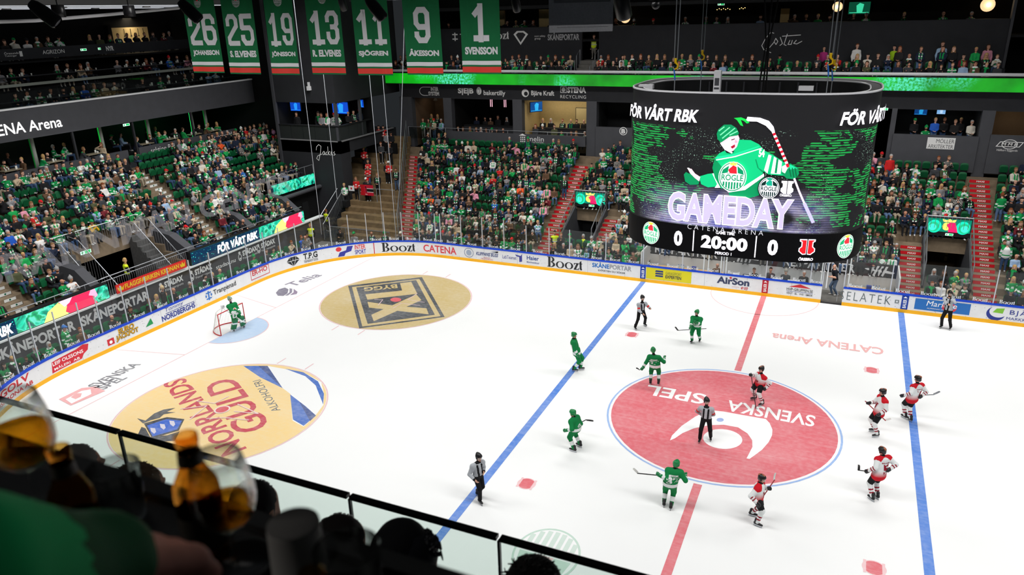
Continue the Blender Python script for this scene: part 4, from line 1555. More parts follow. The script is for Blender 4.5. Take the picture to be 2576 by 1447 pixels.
def person(pos, face, where=None, dark=False, **k):
	"""note one spectator: place of the feet, direction faced, words for where"""
	d = dict(pos=V(*pos), face=face, where=where, scale=rnd.uniform(.93, 1.06), top=pick(TOPW), pose=rnd.choices(['lap', 'clap', 'cross', 'phone', 'elbows', 'chin'], [5, 3, 2, 1.5, 1.5, 1])[0],
			 hair=rnd.choices(['short', 'long', 'bald', 'beanie', 'cap'], [9, 6, 1.6, 1.3, 1.2])[0], hcol=rnd.choice(HAIRS), scarf=rnd.choices([None, 'drape', 'wrap'], [6, 2.6, 1.2])[0], stripe=rnd.random() < .55,
			 bottom=rnd.choice(BOTTOMS), skin=rnd.choice(SKINS), turn=rnd.gauss(0, .22), kind='spectator', beard=rnd.random() < .25)
	if rnd.random() < .06 and not dark:
		d['scale'] = rnd.uniform(.66, .8)
	if d['hair'] in ('beanie', 'cap'):
		d['hatcol'] = rnd.choice([('green', GS), ('green', GS), ('black', BLACK), ('white', WS), ('grey', rgb(150, 150, 150)), ('red', rgb(200, 30, 36))])
	d.update(k)
	if d['top'] in ('green team shirt', 'red team shirt') and rnd.random() < .5:
		d['scarf'] = k.get('scarf')
	d['beard'] = d['beard'] and d['hair'] != 'long'
	if 'hatcol' not in d:
		d['hatcol'] = ('green', GS)
	PEOPLE.append(d)
	return d


def seat(pos, face, where=None, empty=False):
	SEATS.append(dict(pos=V(*pos), face=face, where=where, empty=empty))


def colours(d, nm, c, HC, HP):
	top = TOPS[d['top']]
	sc = {'red team shirt': (rgb(206, 30, 34), rgb(30, 28, 30))}.get(d['top'], (GS, WS))
	out = []
	shirt = 'team shirt' in d['top']
	white = d['top'] == 'white team shirt'
	chk = d['top'] == 'checked shirt'
	vest = d['top'] == 'yellow safety vest'
	for n, p in zip(nm, c):
		if n in ('head', 'nose', 'neck', 'hand'):
			q = d['skin']
			e = p - HC
			if n == 'head' and e[1] > .045 and (-.012 < e[2] < .028 and .012 < abs(e[0]) < .062):
				q = tuple(x * .4 for x in q)
			elif n == 'head' and d['beard'] and e[2] < -.055 and e[1] > .0:
				q = d['hcol'][1]
		elif n == 'hair':
			q = d['hcol'][1]
		elif n == 'hat':
			q = d['hatcol'][1]
		elif n == 'scarf':
			q = sc[0]
			if d['stripe']:
				q = sc[int((p[2] * 11) + (abs(p[0]) * 2)) % 2]
		elif n in ('thigh', 'shin'):
			q = d['bottom']
		elif n == 'shoe':
			q = rgb(200, 200, 198) if d['skin'][0] > .6 else rgb(30, 30, 32)
		else:
			q = top
			z = p[2] - HP[2]
			if shirt:
				a, b2 = (top, WS) if not white else (WS, GS)
				if n == 'torso' and (.05 < z < .12 or (p[1] > HP[1] + .08 and abs(p[0]) < .06 and .2 < z < .32)):
					q = b2
				if n == 'yoke' and white:
					q = b2
				if n == 'sleeve' and int(p[2] * 14) % 3 == 0:
					q = b2
			elif chk:
				q = [rgb(160, 156, 150), rgb(40, 38, 40)][(int(p[0] * 18 + 50) + int(p[2] * 18)) % 2]
			elif vest:
				if n == 'sleeve':
					q = BLACK
				elif .12 < z < .17 or .24 < z < .28:
					q = rgb(206, 212, 214)
		out.append(q)
	return out


def place(d, v):
	f = unit(V(d['face'][0], d['face'][1], 0))
	a = d['turn']
	f = V(f[0] * math.cos(a) - f[1] * math.sin(a), f[0] * math.sin(a) + f[1] * math.cos(a), 0)
	r = V(f[1], -f[0], 0)
	v = v * d['scale']
	if not d['pose'].startswith('stand'):
		v = v + V(0, 0, .5 * (1 - d['scale']))
	return v[:, :1] * r + v[:, 1:2] * f + v[:, 2:] * V(0, 0, 1)


ORD = 'first second third fourth fifth sixth seventh eighth ninth tenth eleventh twelfth thirteenth fourteenth fifteenth sixteenth seventeenth eighteenth nineteenth twentieth'.split()


def ordinal(n):
	if n <= 20:
		return ORD[n - 1]
	tens = {2: 'twenty', 3: 'thirty', 4: 'forty', 5: 'fifty', 6: 'sixty', 7: 'seventy'}[n // 10]
	if n % 10 == 0:
		return {2: 'twentieth', 3: 'thirtieth', 4: 'fortieth', 5: 'fiftieth', 6: 'sixtieth', 7: 'seventieth'}[n // 10]
	return tens + '-' + ORD[n % 10 - 1]


# ------------------------------------------------------------------ folding seats
mat('seat_green', rgb(14, 92, 54), 0.5, noise=.06)
mat('seat_dark', rgb(24, 26, 27), 0.6)


def seat_mesh():
	"""backrest with rounded top and the tip-up pan, facing +y"""
	mb = MB()
	out = [(-.21, .42), (-.225, .6), (-.22, .76), (-.19, .83), (-.1, .86), (.1, .86), (.19, .83), (.22, .76), (.225, .6), (.21, .42)]
	fn = lambda x, y, h: (x, -.22 - (y - .42) * .18 + .18 * x * x * 4 * .5 + h, y)
	mb.prism(out, 0, .035, fn)
	back = (mb.v, mb.f)
	mp = MB()
	pan = [(-.2, .0), (-.215, .18), (-.2, .36), (-.14, .4), (.14, .4), (.2, .36), (.215, .18), (.2, 0)]
	mp.prism(pan, 0, .045, lambda x, y, h: (x, -.15 + h + y * .32, .42 + y * .92))
	ml = MB().box((-.2, -.26, .0), (-.17, -.1, .45)).box((.17, -.26, .0), (.2, -.1, .45))
	return back, (mp.v, mp.f), (ml.v, ml.f)


def face_matrix(pos, face):
	f = unit(V(face[0], face[1], 0))
	return Matrix(((f[1], f[0], 0, pos[0]), (-f[0], f[1], 0, pos[1]), (0, 0, 1, pos[2]), (0, 0, 0, 1)))


def in_frame(p, m=0):
	q = project(p)
	return q[2] > 0 and -m < q[0] < W + m and -m < q[1] < H + m


def behind_cube(p):
	q = project(p)
	return 1596 < q[0] < 2150 and 232 < q[1] < 628


def realise():
	# folding seats: the 290 nearest empty ones as things, the rest as the dark rows behind people
	emp = sorted([s for s in SEATS if s['empty'] and in_frame(s['pos'] + V(0, 0, .6)) and not behind_cube(s['pos'] + V(0, 0, .6))], key=lambda s: project(s['pos'])[2])
	chosen = emp[:285]
	ids = {id(s) for s in chosen}
	back, pan, leg = seat_mesh()
	if chosen:
		e0 = tag(empty('stadium_seat'), 'empty green folding seat', 'seat', 'green folding seats nobody sits in')
		mesh_obj('backrest', *back, 'seat_green', e0)
		mesh_obj('seat_pan', *pan, 'seat_green', e0)
		mesh_obj('seat_frame', *leg, 'seat_dark', e0)
		for i, s in enumerate(chosen):
			e = e0 if i == 0 else copy_tree(e0)
			e.matrix_basis = face_matrix(s['pos'], s['face'])
			e['label'] = 'empty green folding seat, ' + (s['where'] or 'upper rows')
	v, f = [], []
	for s in SEATS:
		if id(s) in ids or not in_frame(s['pos'], 500):
			continue
		M = face_matrix(s['pos'], s['face'])
		for vs, fs in ((back, pan) if s['empty'] else (back,)):
			n = len(v)
			v += [tuple(M @ Vector(p)) for p in vs]; f += [tuple(n + i for i in q) for q in fs]
	if v:
		o = stuff(mesh_obj('seat_rows', v, f, 'seat_green'))
		tag(o, 'rows of green folding seats behind the sitting crowd', 'seats')
	# people: the nearest as things, everyone else as one crowd
	vis = sorted([d for d in PEOPLE if d['kind'] == 'spectator' and d['where'] and in_frame(d['pos'] + V(0, 0, 1)) and not behind_cube(d['pos'] + V(0, 0, 1))], key=lambda d: project(d['pos'])[2])
	near_ = {id(d) for d in vis[:288]}
	cv, cf, cc, nv = [], [], [], 0
	for d in PEOPLE:
		single = id(d) in near_ or d['kind'] != 'spectator'
		v, f, c, nm, HC, HP = proto(d['pose'], d['hair'], d['scarf'], .034 if single else .046)
		col = np.array(colours(d, nm, c, HC, HP))
		if not single:
			if not in_frame(d['pos'] + V(0, 0, 1), 150):
				continue
			cv.append(place(d, v) + d['pos']); cf.append(f + nv); cc.append(col); nv += len(v)
			continue
		P = place(d, v)
		nm = np.array(nm)
		hat = d['hair'] in ('beanie', 'cap')
		hn = {'short': 'short', 'long': 'long', 'bald': 'bald'}.get(d['hair'])
		if d['kind'] == 'spectator':
			look = (d['hatcol'][0] + ' ' + ('bobble hat' if d['hair'] == 'beanie' else 'cap')) if hat else ('bald head' if hn == 'bald' else d['hcol'][0] + ' hair')
			size = 'child' if d['scale'] < .85 else 'spectator'
			sc = '' if not d['scarf'] else (', striped scarf' if d['stripe'] else ', green scarf')
			lab = f"{size}, {look}, {d['top']}{sc}, {d['where']}"
			name, cat, grp = 'spectator', 'spectator', 'spectators in the stands'
		else:
			lab, name, cat, grp = d['label'], d['kind'], d.get('cat', d['kind']), d.get('group')
		part = lambda keep: (P, f[keep], col[keep])

		def sub(nme, keep, par):
			fk = f[keep]
			u, inv = np.unique(fk, return_inverse=True)
			return mesh_obj(nme, P[u], inv.reshape(fk.shape), 'cloth', par, None, col[keep], True)
		body = ~np.isin(nm, ('hair', 'hat', 'scarf'))
		o = sub(name, body, None)
		o.location = d['pos']
		tag(o, lab, cat, grp)
		for r, pn in (('hair', 'hair'), ('hat', 'bobble_hat' if d['hair'] == 'beanie' else 'cap'), ('scarf', 'scarf')):
			if (nm == r).any():
				sub(pn, nm == r, o)
	if cv:
		o = stuff(mesh_obj('crowd', np.concatenate(cv), np.concatenate(cf), 'cloth', None, None, np.concatenate(cc), True))
		tag(o, 'the rest of the crowd filling the stands, boxes and balconies', 'crowd')
# ================================================================== the stand along the far side
mat('concrete', rgb(128, 112, 92), 0.85, noise=.18, nscale=2.5)
mat('concrete_grey', rgb(104, 102, 98), 0.85, noise=.15, nscale=3)
mat('wall_dark', rgb(44, 45, 49), 0.8, noise=.08, nscale=1.5)
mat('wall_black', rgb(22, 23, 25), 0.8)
mat('panel_grey', rgb(70, 71, 76), 0.7, noise=.06, nscale=2)
mat('rail_steel', rgb(168, 172, 178), 0.35, 0.7)
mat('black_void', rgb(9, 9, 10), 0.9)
mat('beige_wall', rgb(196, 172, 124), 0.8, noise=.05)
mat('brown_wall', rgb(96, 78, 62), 0.8, noise=.05)
mat_glass('dark_glass', (0.55, 0.6, 0.58), 0.06)
mat_glass('fence_glass', (0.62, 0.66, 0.68), 0.12, .15)
GR = rgb(240, 240, 240)
Y0, Z0, DY, DZ, NR = 15.7, .3, .84, .42, 13
ry = lambda i: Y0 + DY * i
rz = lambda i: Z0 + DZ * i
fan = lambda y: -25.65 - .5 * (y - 15.8)
TUN = ((-13.55, -11.3), (8.15, 10.45))
BENCH = (-7.3, 6.8)
EMPTY = [(1134, 400, 1186, 418), (1040, 418, 1086, 434), (1105, 422, 1130, 436), (1224, 426, 1250, 444), (1286, 456, 1300, 473), (1218, 500, 1240, 519), (1258, 584, 1292, 601), (1160, 360, 1176, 372), (1020, 352, 1070, 366), (1390, 442, 1420, 466), (1396, 464, 1414, 486),
		 (1402, 418, 1414, 438), (1352, 539, 1384, 562), (1484, 398, 1500, 412), (1525, 426, 1541, 442), (1503, 340, 1590, 370), (1452, 602, 1484, 630), (1589, 615, 1602, 634), (2242, 411, 2334, 430), (2238, 372, 2277, 388), (2308, 440, 2325, 455), (2378, 444, 2446, 466), (2473, 394, 2580, 414),
		 (2280, 494, 2302, 512), (2183, 548, 2252, 573), (2180, 577, 2226, 592), (2424, 532, 2443, 548), (2439, 700, 2466, 722), (354, 380, 423, 438), (340, 468, 374, 496), (38, 478, 90, 512), (131, 494, 152, 517), (147, 462, 167, 479), (165, 538, 226, 568), (244, 561, 262, 576), (482, 491, 498, 517),
		 (564, 389, 643, 427), (254, 494, 275, 507), (652, 402, 728, 427), (48, 738, 126, 785), (186, 708, 216, 730), (640, 690, 670, 720), (225, 820, 260, 850), (90, 760, 120, 790)]


def is_empty(p):
	q = project(p + V(0, 0, .65))
	return any(a - 3 < q[0] < c + 3 and b - 3 < q[1] < d + 3 for a, b, c, d in EMPTY)


SPECIAL = {(1085, 505): dict(top='orange jacket', hair='short'), (1293, 450): dict(top='green jacket', scarf='drape', stripe=True), (1306, 468): dict(top='orange jacket', hair='short', hcol=HAIRS[3]), (1138, 378): dict(top='white sweater'), (1253, 508): dict(top='blue jacket', scarf='drape'),
		   (1073, 620): dict(top='white team shirt', scale=1.05), (1180, 470): dict(top='white sweater', hair='long'), (2400, 480): dict(top='green team shirt'), (2460, 470): dict(top='checked shirt'), (2345, 510): dict(top='light blue shirt'), (2395, 520): dict(top='white team shirt'),
		   (1366, 520): dict(top='pink jacket', scarf='drape'), (2525, 590): dict(top='white team shirt'), (1424, 560): dict(top='white team shirt'), (1240, 592): dict(top='white team shirt'), (2240, 660): dict(top='white sweater', scarf='drape'), (2500, 705): dict(top='white team shirt', hair='beanie', hatcol=('yellow', rgb(226, 180, 50))),
		   (232, 575): dict(top='yellow jacket', scarf='drape', hair='cap'), (290, 500): dict(top='red jacket'), (315, 455): dict(top='white sweater'), (270, 440): dict(top='cream sweater'), (85, 440): dict(top='checked shirt'), (115, 445): dict(top='green team shirt', scarf='drape', hair='long', hcol=HAIRS[2]),
		   (152, 440): dict(top='yellow jacket'), (285, 490): dict(top='blue jacket'), (560, 395): dict(top='white team shirt'), (610, 395): dict(top='blue jacket'), (602, 440): dict(top='blue jacket'), (452, 595): dict(top='orange jacket'), (60, 740): dict(top='white team shirt', hair='bald'), (85, 730): dict(top='pink jacket', hair='long'),
		   (225, 700): dict(top='green team shirt', hair='bald'), (150, 720): dict(top='green team shirt', hair='bald'), (20, 690): dict(top='green jacket', hair='bald'), (555, 370): dict(top='orange jacket'), (190, 480): dict(top='light blue shirt'), (240, 470): dict(top='yellow jacket', hair='long')}


def special(p):
	q = project(p + V(0, 0, .9))
	for (a, b), k in SPECIAL.items():
		if abs(q[0] - a) < 8 and abs(q[1] - b) < 9:
			return SPECIAL.pop((a, b))
	return {}


# terraces
mb = MB()
for i in range(NR):
	y0, y1, z = ry(i), ry(i) + DY, rz(i)
	cuts = [(fan(y0) - .1, 20.0)]
	holes = list(TUN) if 2 <= i < 6 else []
	if i < 2:
		holes.append(BENCH)
	for h0, h1 in holes:
		cuts = [c for a, b in cuts for c in ((a, min(b, h0)), (max(a, h1), b)) if c[1] - c[0] > .05]
	for a, b in cuts:
		mb.box((a, y0, 0 if i < 2 else z - .9), (b, y1 + (1.0 if i == NR - 1 else 0), z))
struct(mb.build('floor_far_terrace', 'concrete'))
far_seat_n = {}
for i in range(NR):
	y, z = ry(i) + .5, rz(i)
	x = fan(ry(i)) + 1.7
	n = {}
	while x < 17.5:
		blk = None
		if x < -15.15:
			blk = 'corner steps'
		elif -13.55 < x < BENCH[0] - .3 and (i < 2 or i >= 6 or x > -9.9):
			blk = 'middle steps' if i >= 6 or i < 2 else 'tunnel steps'
		elif BENCH[0] - .3 <= x < 6.7 and i >= 2:
			blk = 'middle steps' if i >= 6 else 'tunnel steps'
		elif 8.15 < x < 10.45 and (i < 2 or i >= 6):
			blk = 'gate steps'
		elif 6.7 <= x < 8.15 and i >= 6:
			blk = 'gate steps'
		elif x > 11.95:
			blk = 'last steps'
		if i < 2 and BENCH[0] < x < BENCH[1] + .2:
			blk = None
		if i == NR - 1 and -15.6 < x < -13:
			blk = None
		if blk:
			n[blk] = n.get(blk, 0) + 1
			p = V(x, y, z)
			w = f"far {ORD[i]} row, {ordinal(n[blk])} from {blk}"
			e = is_empty(p) or rnd.random() < (.07 if i < 10 else .2 if i < 12 else .6)
			seat(p, (0, -1), w, e)
			if not e:
				person(p + V(rnd.gauss(0, .03), -.22 + rnd.gauss(0, .04), 0), (.12, -1), w, **special(p))
		x += .53
# red advertising steps
SRED = rgb(206, 18, 34)


def aisle(x0, kx, i0, i1, label, w=1.12):
	e = tag(empty('aisle_steps', (x0, ry(i0), rz(i0))), label, 'steps', 'red stairways between the seat blocks')
	o = V(x0, ry(i0), rz(i0))
	mb = MB()
	for k in range(2 * i0, 2 * i1):
		y, z = Y0 + .42 * k, Z0 + .21 * (k - 1) + (.0 if k % 2 else 0)
		x = x0 + kx * (y - ry(i0))
		if k % 2 == 0:
			mb.box(V(x - w / 2, y - .42, z - .21) - o, V(x + w / 2, y, z) - o)
		zz = Z0 + .21 * k
		yy = y - .425 if k % 2 == 0 else y - .42
		fn = flat(V(x - w / 2, yy - .006, z - .21) - o, (1, 0, 0), (0, 0, 1))
		mk = Mark().rect(.02, .015, w - .02, .195, SRED).text('MAXI', w * .36, .055, w * .74, .155, GR, .035)
		mk.build('riser_sign', fn, 'paint', e)
	mb.build('step_block', 'concrete', e)
	return e


aisle(fan(ry(0)) + 1.0, -.5, 0, 12, 'steps with red advert risers by the corner fence')
aisle(-14.38, -.03, 0, 12, 'steps with red advert risers left of the middle tunnel')
aisle(-10.68, 0, 0, 6, 'short steps with red advert risers right of the middle tunnel')
aisle(7.5, 0, 0, 6, 'short steps with red advert risers left of the gate near the bench')
aisle(11.15, 0, 0, 13, 'last steps with red advert risers beside the wide gate')


# gates under the stand, with a screen above each
def led_eagle(mk, w, h):
	T, DG = rgb(20, 206, 170), rgb(8, 120, 96)
	mk.rect(0, 0, w, h, DG)
	for k, c in enumerate((T, rgb(30, 170, 120), rgb(60, 226, 190))):
		for s in (-1, 1):
			mk.disc(w / 2 + s * w * (.33 + .02 * k), h * (.38 - .04 * k), w * (.16 - .035 * k), h * (.5 - .12 * k), c, 20)
	mk.disc(w / 2 - w * .05, h * .42, w * .1, h * .3, rgb(246, 226, 96), 20)
	mk.poly([(w * .5, 0), (w * .72, 0), (w * .68, h * .4), (w * .64, h * .72), (w * .52, h * .74), (w * .44, h * .55), (w * .5, h * .3)], rgb(226, 28, 92))
	mk.poly([(w * .36, h * .76), (w * .62, h * .76), (w * .66, h * .98), (w * .56, h * .9), (w * .5, h * 1.0), (w * .43, h * .9), (w * .33, h * .98)], rgb(255, 240, 110))
	return mk


def exit_sign(pos, du, w=.42, h=.16, label='lit green exit sign', name='exit_sign'):
	o = V(*pos)
	du = unit(V(*du)); n = np.cross(du, V(0, 0, 1))
	e = tag(empty(name, pos), label, 'exit sign')
	MB().box((0, 0, 0), (w, .05, h), M=Matrix(((du[0], -n[0], 0, 0), (du[1], -n[1], 0, 0), (0, 0, 1, 0), (0, 0, 0, 1)))).build('sign_box', 'panel_grey', e)
	mk = Mark().rect(.01, .01, w - .01, h - .01, rgb(206, 250, 226)).rect(w * .45, .03, w * .92, h - .03, rgb(30, 180, 96))
	mk.poly([(w * .14, h * .2), (w * .22, h * .2), (w * .3, h * .6), (w * .22, h * .85), (w * .1, h * .6)], rgb(30, 150, 90))
	mk.build('sign_face', flat(n * .006, du, (0, 0, 1)), 'glow', e)
	return e


for k, (x0, x1) in enumerate(TUN):
	yb, zt = 20.45, 4.0 if k == 0 else 4.06
	mb = MB()
	for x in (x0, x1):
		mb.prism([(17.36, 0), (22.4, 0), (22.4, 2.75), (20.5, 2.75), (20.5, 3.0), (17.36, 1.55)], x - .06, x + .06, lambda y, z, h: (h, y, z))
	mb.box((x0, 20.5, 3.0), (x1, 20.75, 4.1)).box((x0, 20.7, 2.95), (x1, 24.5, 3.1))
	struct(mb.build('wall_gate', 'panel_grey'))
	struct(MB().box((x0, 17.36, -.02), (x1, 24.5, .05)).build('floor_gate', 'concrete_grey'))
	mb = MB().box((x0, 23.9, 0), (x1, 24.0, 3.0)).box((x0 - .02, 20.75, 0), (x0 + .04, 24, 3)).box((x1 - .04, 20.75, 0), (x1 + .02, 24, 3))
	struct(mb.build('wall_passage', 'brown_wall' if k else 'panel_grey'))
	if k == 0:
		struct(MB().box((x0 + .1, 21.8, 0.05), (x0 + .95, 21.9, 2.5)).box((x0 + 1.25, 21.8, .05), (x1 - .05, 21.9, 2.9)).build('door_1', 'wall_dark'))
	else:
		struct(MB().box((x0 + .35, 23.8, 1.0), (x1 - .75, 23.88, 2.6)).build('door_2', 'black_void'))
		mb = MB()
		for s_ in range(6):
			mb.box((x1 - .65, 23.86 - s_ * .02, .5 + s_ * .4), (x1 - .5, 23.88, .8 + s_ * .4))
		struct(mb.build('trim_1', 'beige_wall'))
	e = tag(empty('led_screen', (x0, yb, 3.0)), 'screen with a red bird and crown above the ' + ('middle tunnel' if k == 0 else 'wide gate near the right edge'), 'screen')
	MB().box((0, -.02, .0), (x1 - x0, .05, 1.06)).build('screen_case', 'wall_black', e)
	w = x1 - x0
	led_eagle(Mark(), w - .1, .78).build('display', flat((.05, -.03, .26), (1, 0, 0), (0, 0, 1)), 'glow', e)
	exit_sign((x0 + w * .45, yb - .03, 3.04), (1, 0, 0), label='green exit sign under the ' + ('middle tunnel' if k == 0 else 'wide gate') + ' screen')
	# sloping hand rails
	for x, sd in ((x0, 'left'), (x1, 'right')):
		mb = MB().tube([(x, 17.3, .9), (x, 17.3, 2.4), (x, 20.5, 4.2), (x, 20.5, 3.0)], .028, 6).tube([(x, 17.3, 1.55), (x, 20.5, 3.35)], .016, 5)
		for t in (.33, .66):
			mb.tube([(x, 17.3 + 3.2 * t, 1.2 + 1.6 * t), (x, 17.3 + 3.2 * t, 2.4 + 1.8 * t)], .018, 5)
		tag(mb.build('hand_rail', 'rail_steel'), f"steel hand rail on the {sd} side of the {'middle tunnel' if k == 0 else 'wide gate'}", 'railing')
	mb = MB().tube([(x0, 20.3, 4.2), (x1, 20.3, 4.2)], .025, 6)
	for t in np.linspace(0, 1, 12):
		mb.tube([(x0 + (x1 - x0) * t, 20.3, 3.5), (x0 + (x1 - x0) * t, 20.3, 4.2)], .012, 4)
	tag(mb.build('guard_rail', 'rail_steel'), 'steel guard rail above the ' + ('middle tunnel' if k == 0 else 'wide gate'), 'railing')
VEST = dict(top='yellow safety vest', scarf=None, hair='short', kind='steward', scale=1.0)
person((-13.75, 17.0, .35), (.3, -1), pose='stand_front', label='steward in yellow vest standing left of the middle tunnel mouth', **VEST)
person((-11.95, 17.6, .1), (-.6, -.8), pose='stand', label='steward in yellow vest turning at the middle tunnel mouth', **VEST)
person((9.75, 17.7, .1), (-.8, .3), pose='stand', label='steward in yellow vest standing inside the wide gate near the right edge', **VEST)
person(at(588 + 1000, 505, y=21.0) * 0 + V(-14.7, 21.4, 3.2), (.2, -1), 'walking down the steps left of middle tunnel', pose='stand', top='dark coat', scarf='drape', stripe=True, hair='short', hcol=HAIRS[3])
person((11.9, 22.2, 3.65), (-.5, .8), 'climbing the last steps by the wide gate', pose='stand', top='green team shirt', hair='short')
person((12.0, 18.6, 1.75), (-.3, .9), 'bending on the last steps by the wide gate', pose='stand', top='white team shirt', hair='short', hcol=HAIRS[3])
# fence beside the corner steps
e = tag(empty('fence', (-25.6, 15.8, .3)), 'tall see-through fence between the corner terrace and the red steps', 'fence')
o = V(-25.6, 15.8, .3)
fp = [(fan(y) + .35, y, .3 + .5 * (y - 15.8)) for y in np.linspace(15.8, 25.8, 9)]
for a, b in zip(fp, fp[1:]):
	MB().quad([V(*a) - o, V(*b) - o, V(*b) + V(0, 0, 2.3) - o, V(*a) + V(0, 0, 2.3) - o]).build('fence_panel', 'fence_glass', e)
for a in fp:
	MB().bar(V(*a) - o, V(*a) + V(0, 0, 2.35) - o, .05, .05, up=(0, 1, 0)).build('fence_post', 'rail_steel', e)
MB().tube([V(*a) + V(0, 0, 2.3) - o for a in fp], .03, 5).build('top_rail', 'rail_steel', e)

# ------------------------------------------------------------------ players' benches
struct(MB().box((BENCH[0], 15.1, 0), (BENCH[1], 17.4, .04)).build('floor_bench', 'concrete_grey'))
mb = MB().box((BENCH[0], 17.2, 0), (BENCH[1], 17.38, 1.15), 0).box((BENCH[0], 17.2, 1.15), (BENCH[1], 17.38, 1.9), 1).box((BENCH[0] - .08, 15.1, 0), (BENCH[0], 17.38, 1.9), 0).box((BENCH[1], 15.1, 0), (BENCH[1] + .08, 17.38, 1.9), 0)
struct(mb.build('wall_bench', [mat('bench_white', rgb(206, 206, 206), .7), mat('bench_black', rgb(50, 48, 50), .7)]))
mk = Mark()
for x, L in ((-7.0, 3.9), (.75, 3.9)):
	mk.text('RESPARTNER', x, 1.26, x + L, 1.78, rgb(226, 226, 228), .02)
for x in (-2.2, 5.1):
	for k in range(4):
		mk.h = 0
		mk.poly([(x + .25 + k * .22, 1.22), (x + .37 + k * .22, 1.22), (x + .57 + k * .22, 1.82), (x + .45 + k * .22, 1.82)], rgb(214, 214, 216))
	mk.poly([(x, 1.6), (x + .2, 1.52), (x + 1.5, 1.4), (x + 1.6, 1.5), (x + 1.2, 1.58), (x + .2, 1.64)], rgb(226, 226, 228))
o = mk.build('lettering', flat((0, 17.19, 0), (1, 0, 0), (0, 0, 1)), 'paint'); struct(o)
mat('pine', rgb(206, 164, 112), .6, noise=.08)
for x0, x1, lb in ((-7.2, -2.6, 'long pine players bench behind the yellow advert'), (4.3, 6.7, 'pine players bench behind the open gate')):
	e = tag(empty('bench', (x0, 16.7, .04)), lb, 'bench')
	MB().box((0, -.2, .42), (x1 - x0, .3, .48)).build('bench_seat', 'pine', e)
	for t in (.05, .5, .95):
		MB().box(((x1 - x0) * t - .04, -.15, 0), ((x1 - x0) * t + .04, .25, .42)).build('leg', 'pine', e)
mat('water_blue', rgb(60, 110, 190), .4)
mat('clear_plastic', rgb(190, 204, 216), .2)
for k, (x, y) in enumerate(((-5.35, 16.7), (-5.2, 16.72), (-5.05, 16.7), (5.7, 16.75), (5.85, 16.72), (6.0, 16.76))):
	b = tag(empty('water_bottle', (x, y, .52)), 'water bottle standing on the ' + ('long bench behind the yellow advert' if k < 3 else 'bench behind the open gate'), 'bottle', 'water bottles on the players benches')
	MB().lathe([(.04, 0), (.042, .17), (.02, .21), (.02, .24)], n=10, cap0=True, cap1=True).build('bottle_body', 'clear_plastic', b)
	MB().lathe([(.022, .24), (.022, .28)], n=8, cap1=True).build('bottle_cap', 'water_blue', b)
for (x, y, lb) in ((-4.55, 16.7, 'blue towel box on the long bench'), (5.35, 16.72, 'blue towel box on the bench behind the open gate')):
	tag(MB().box((x, y, .52), (x + .25, y + .2, .68)).box((x - .01, y - .01, .68), (x + .26, y + .21, .71)).build('storage_box', mat('box_blue', rgb(40, 56, 140), .5)), lb, 'box')
b = tag(empty('drink_cooler', (-1.85, 16.6, .1)), 'orange drinks cooler with white lid behind the boards', 'cooler')
MB().lathe([(.16, 0), (.18, .42)], n=14, cap0=True).build('cooler_body', mat('cooler_orange', rgb(226, 96, 40), .5), b)
MB().lathe([(.19, .42), (.19, .5), (.05, .53)], n=14, cap0=True, cap1=True).build('cooler_lid', 'bench_white', b)
b = tag(empty('cool_box', (-1.45, 16.5, .1)), 'blue cool box beside the orange drinks cooler', 'cool box')
MB().box((0, 0, 0), (.6, .4, .4)).build('box_body', 'water_blue', b)
MB().box((-.02, -.02, .4), (.62, .42, .47)).build('box_lid', mat('lid_dark', rgb(60, 66, 76), .5), b)
# scorers' table between the benches
e = tag(empty('scorers_table', (-.9, 15.55, .04)), 'white scorers table between the two benches', 'table')
MB().box((-.4, 0, .72), (2.9, .5, .78)).build('table_top', 'bench_white', e)
for x in (-.3, 1.2, 2.75):
	MB().box((x, .05, 0), (x + .06, .45, .72)).build('leg', 'bench_white', e)
for k, (x, top, hair, hc) in enumerate(((-.75, 'black jacket', 'short', 0), (.15, 'charcoal jacket', 'short', 1), (1.0, 'charcoal jacket', 'beanie', 0), (2.0, 'dark coat', 'short', 3))):
	person((x, 16.15, .05), (0, -1), None, pose='elbows' if k == 0 else 'lap', top=top, hair=hair, hcol=HAIRS[hc], scarf=None, kind='match_official', cat='official', group='officials at the scorers table', turn=0, scale=1.0, hatcol=('grey', rgb(150, 146, 136)),
		   label=['scorer bending over the table, black jacket', 'scorer looking sideways in charcoal jacket', 'scorer in grey bobble hat', 'grey-haired scorer in dark coat'][k])
	if k != 0:
		l = tag(empty('laptop', (x, 15.72, .82)), f'open laptop in front of the {["", "second", "third", "fourth"][k]} scorer', 'laptop')
		MB().box((-.17, -.12, 0), (.17, .12, .02)).build('laptop_base', 'bench_white', l)
		MB().box((-.17, -.14, .0), (.17, -.125, .23)).build('laptop_lid', 'lid_dark', l)
person((-3.0, 16.3, .05), (.4, -1), None, pose='elbows', top='brown jacket', hair='bald', scarf=None, kind='team_assistant', cat='person', label='bald man in brown leaning over beside the orange cooler', turn=0, scale=1.0)
mb = MB()
for x in (-3.55, -3.28, -2.55, -2.25, 2.95, 3.25, 4.35):
	tag(MB().bar((x, 15.1, .9), (x, 15.1, 2.75), .06, .06, up=(0, 1, 0)).build('gate_post', mat('post_white', rgb(226, 228, 230), .4)), 'white post at the players gates', 'post', 'white posts at the players gates')
struct(MB().box((GAP0, 15.0, .0), (GAP1, 15.12, .06)).build('trim_2', 'bench_black'))
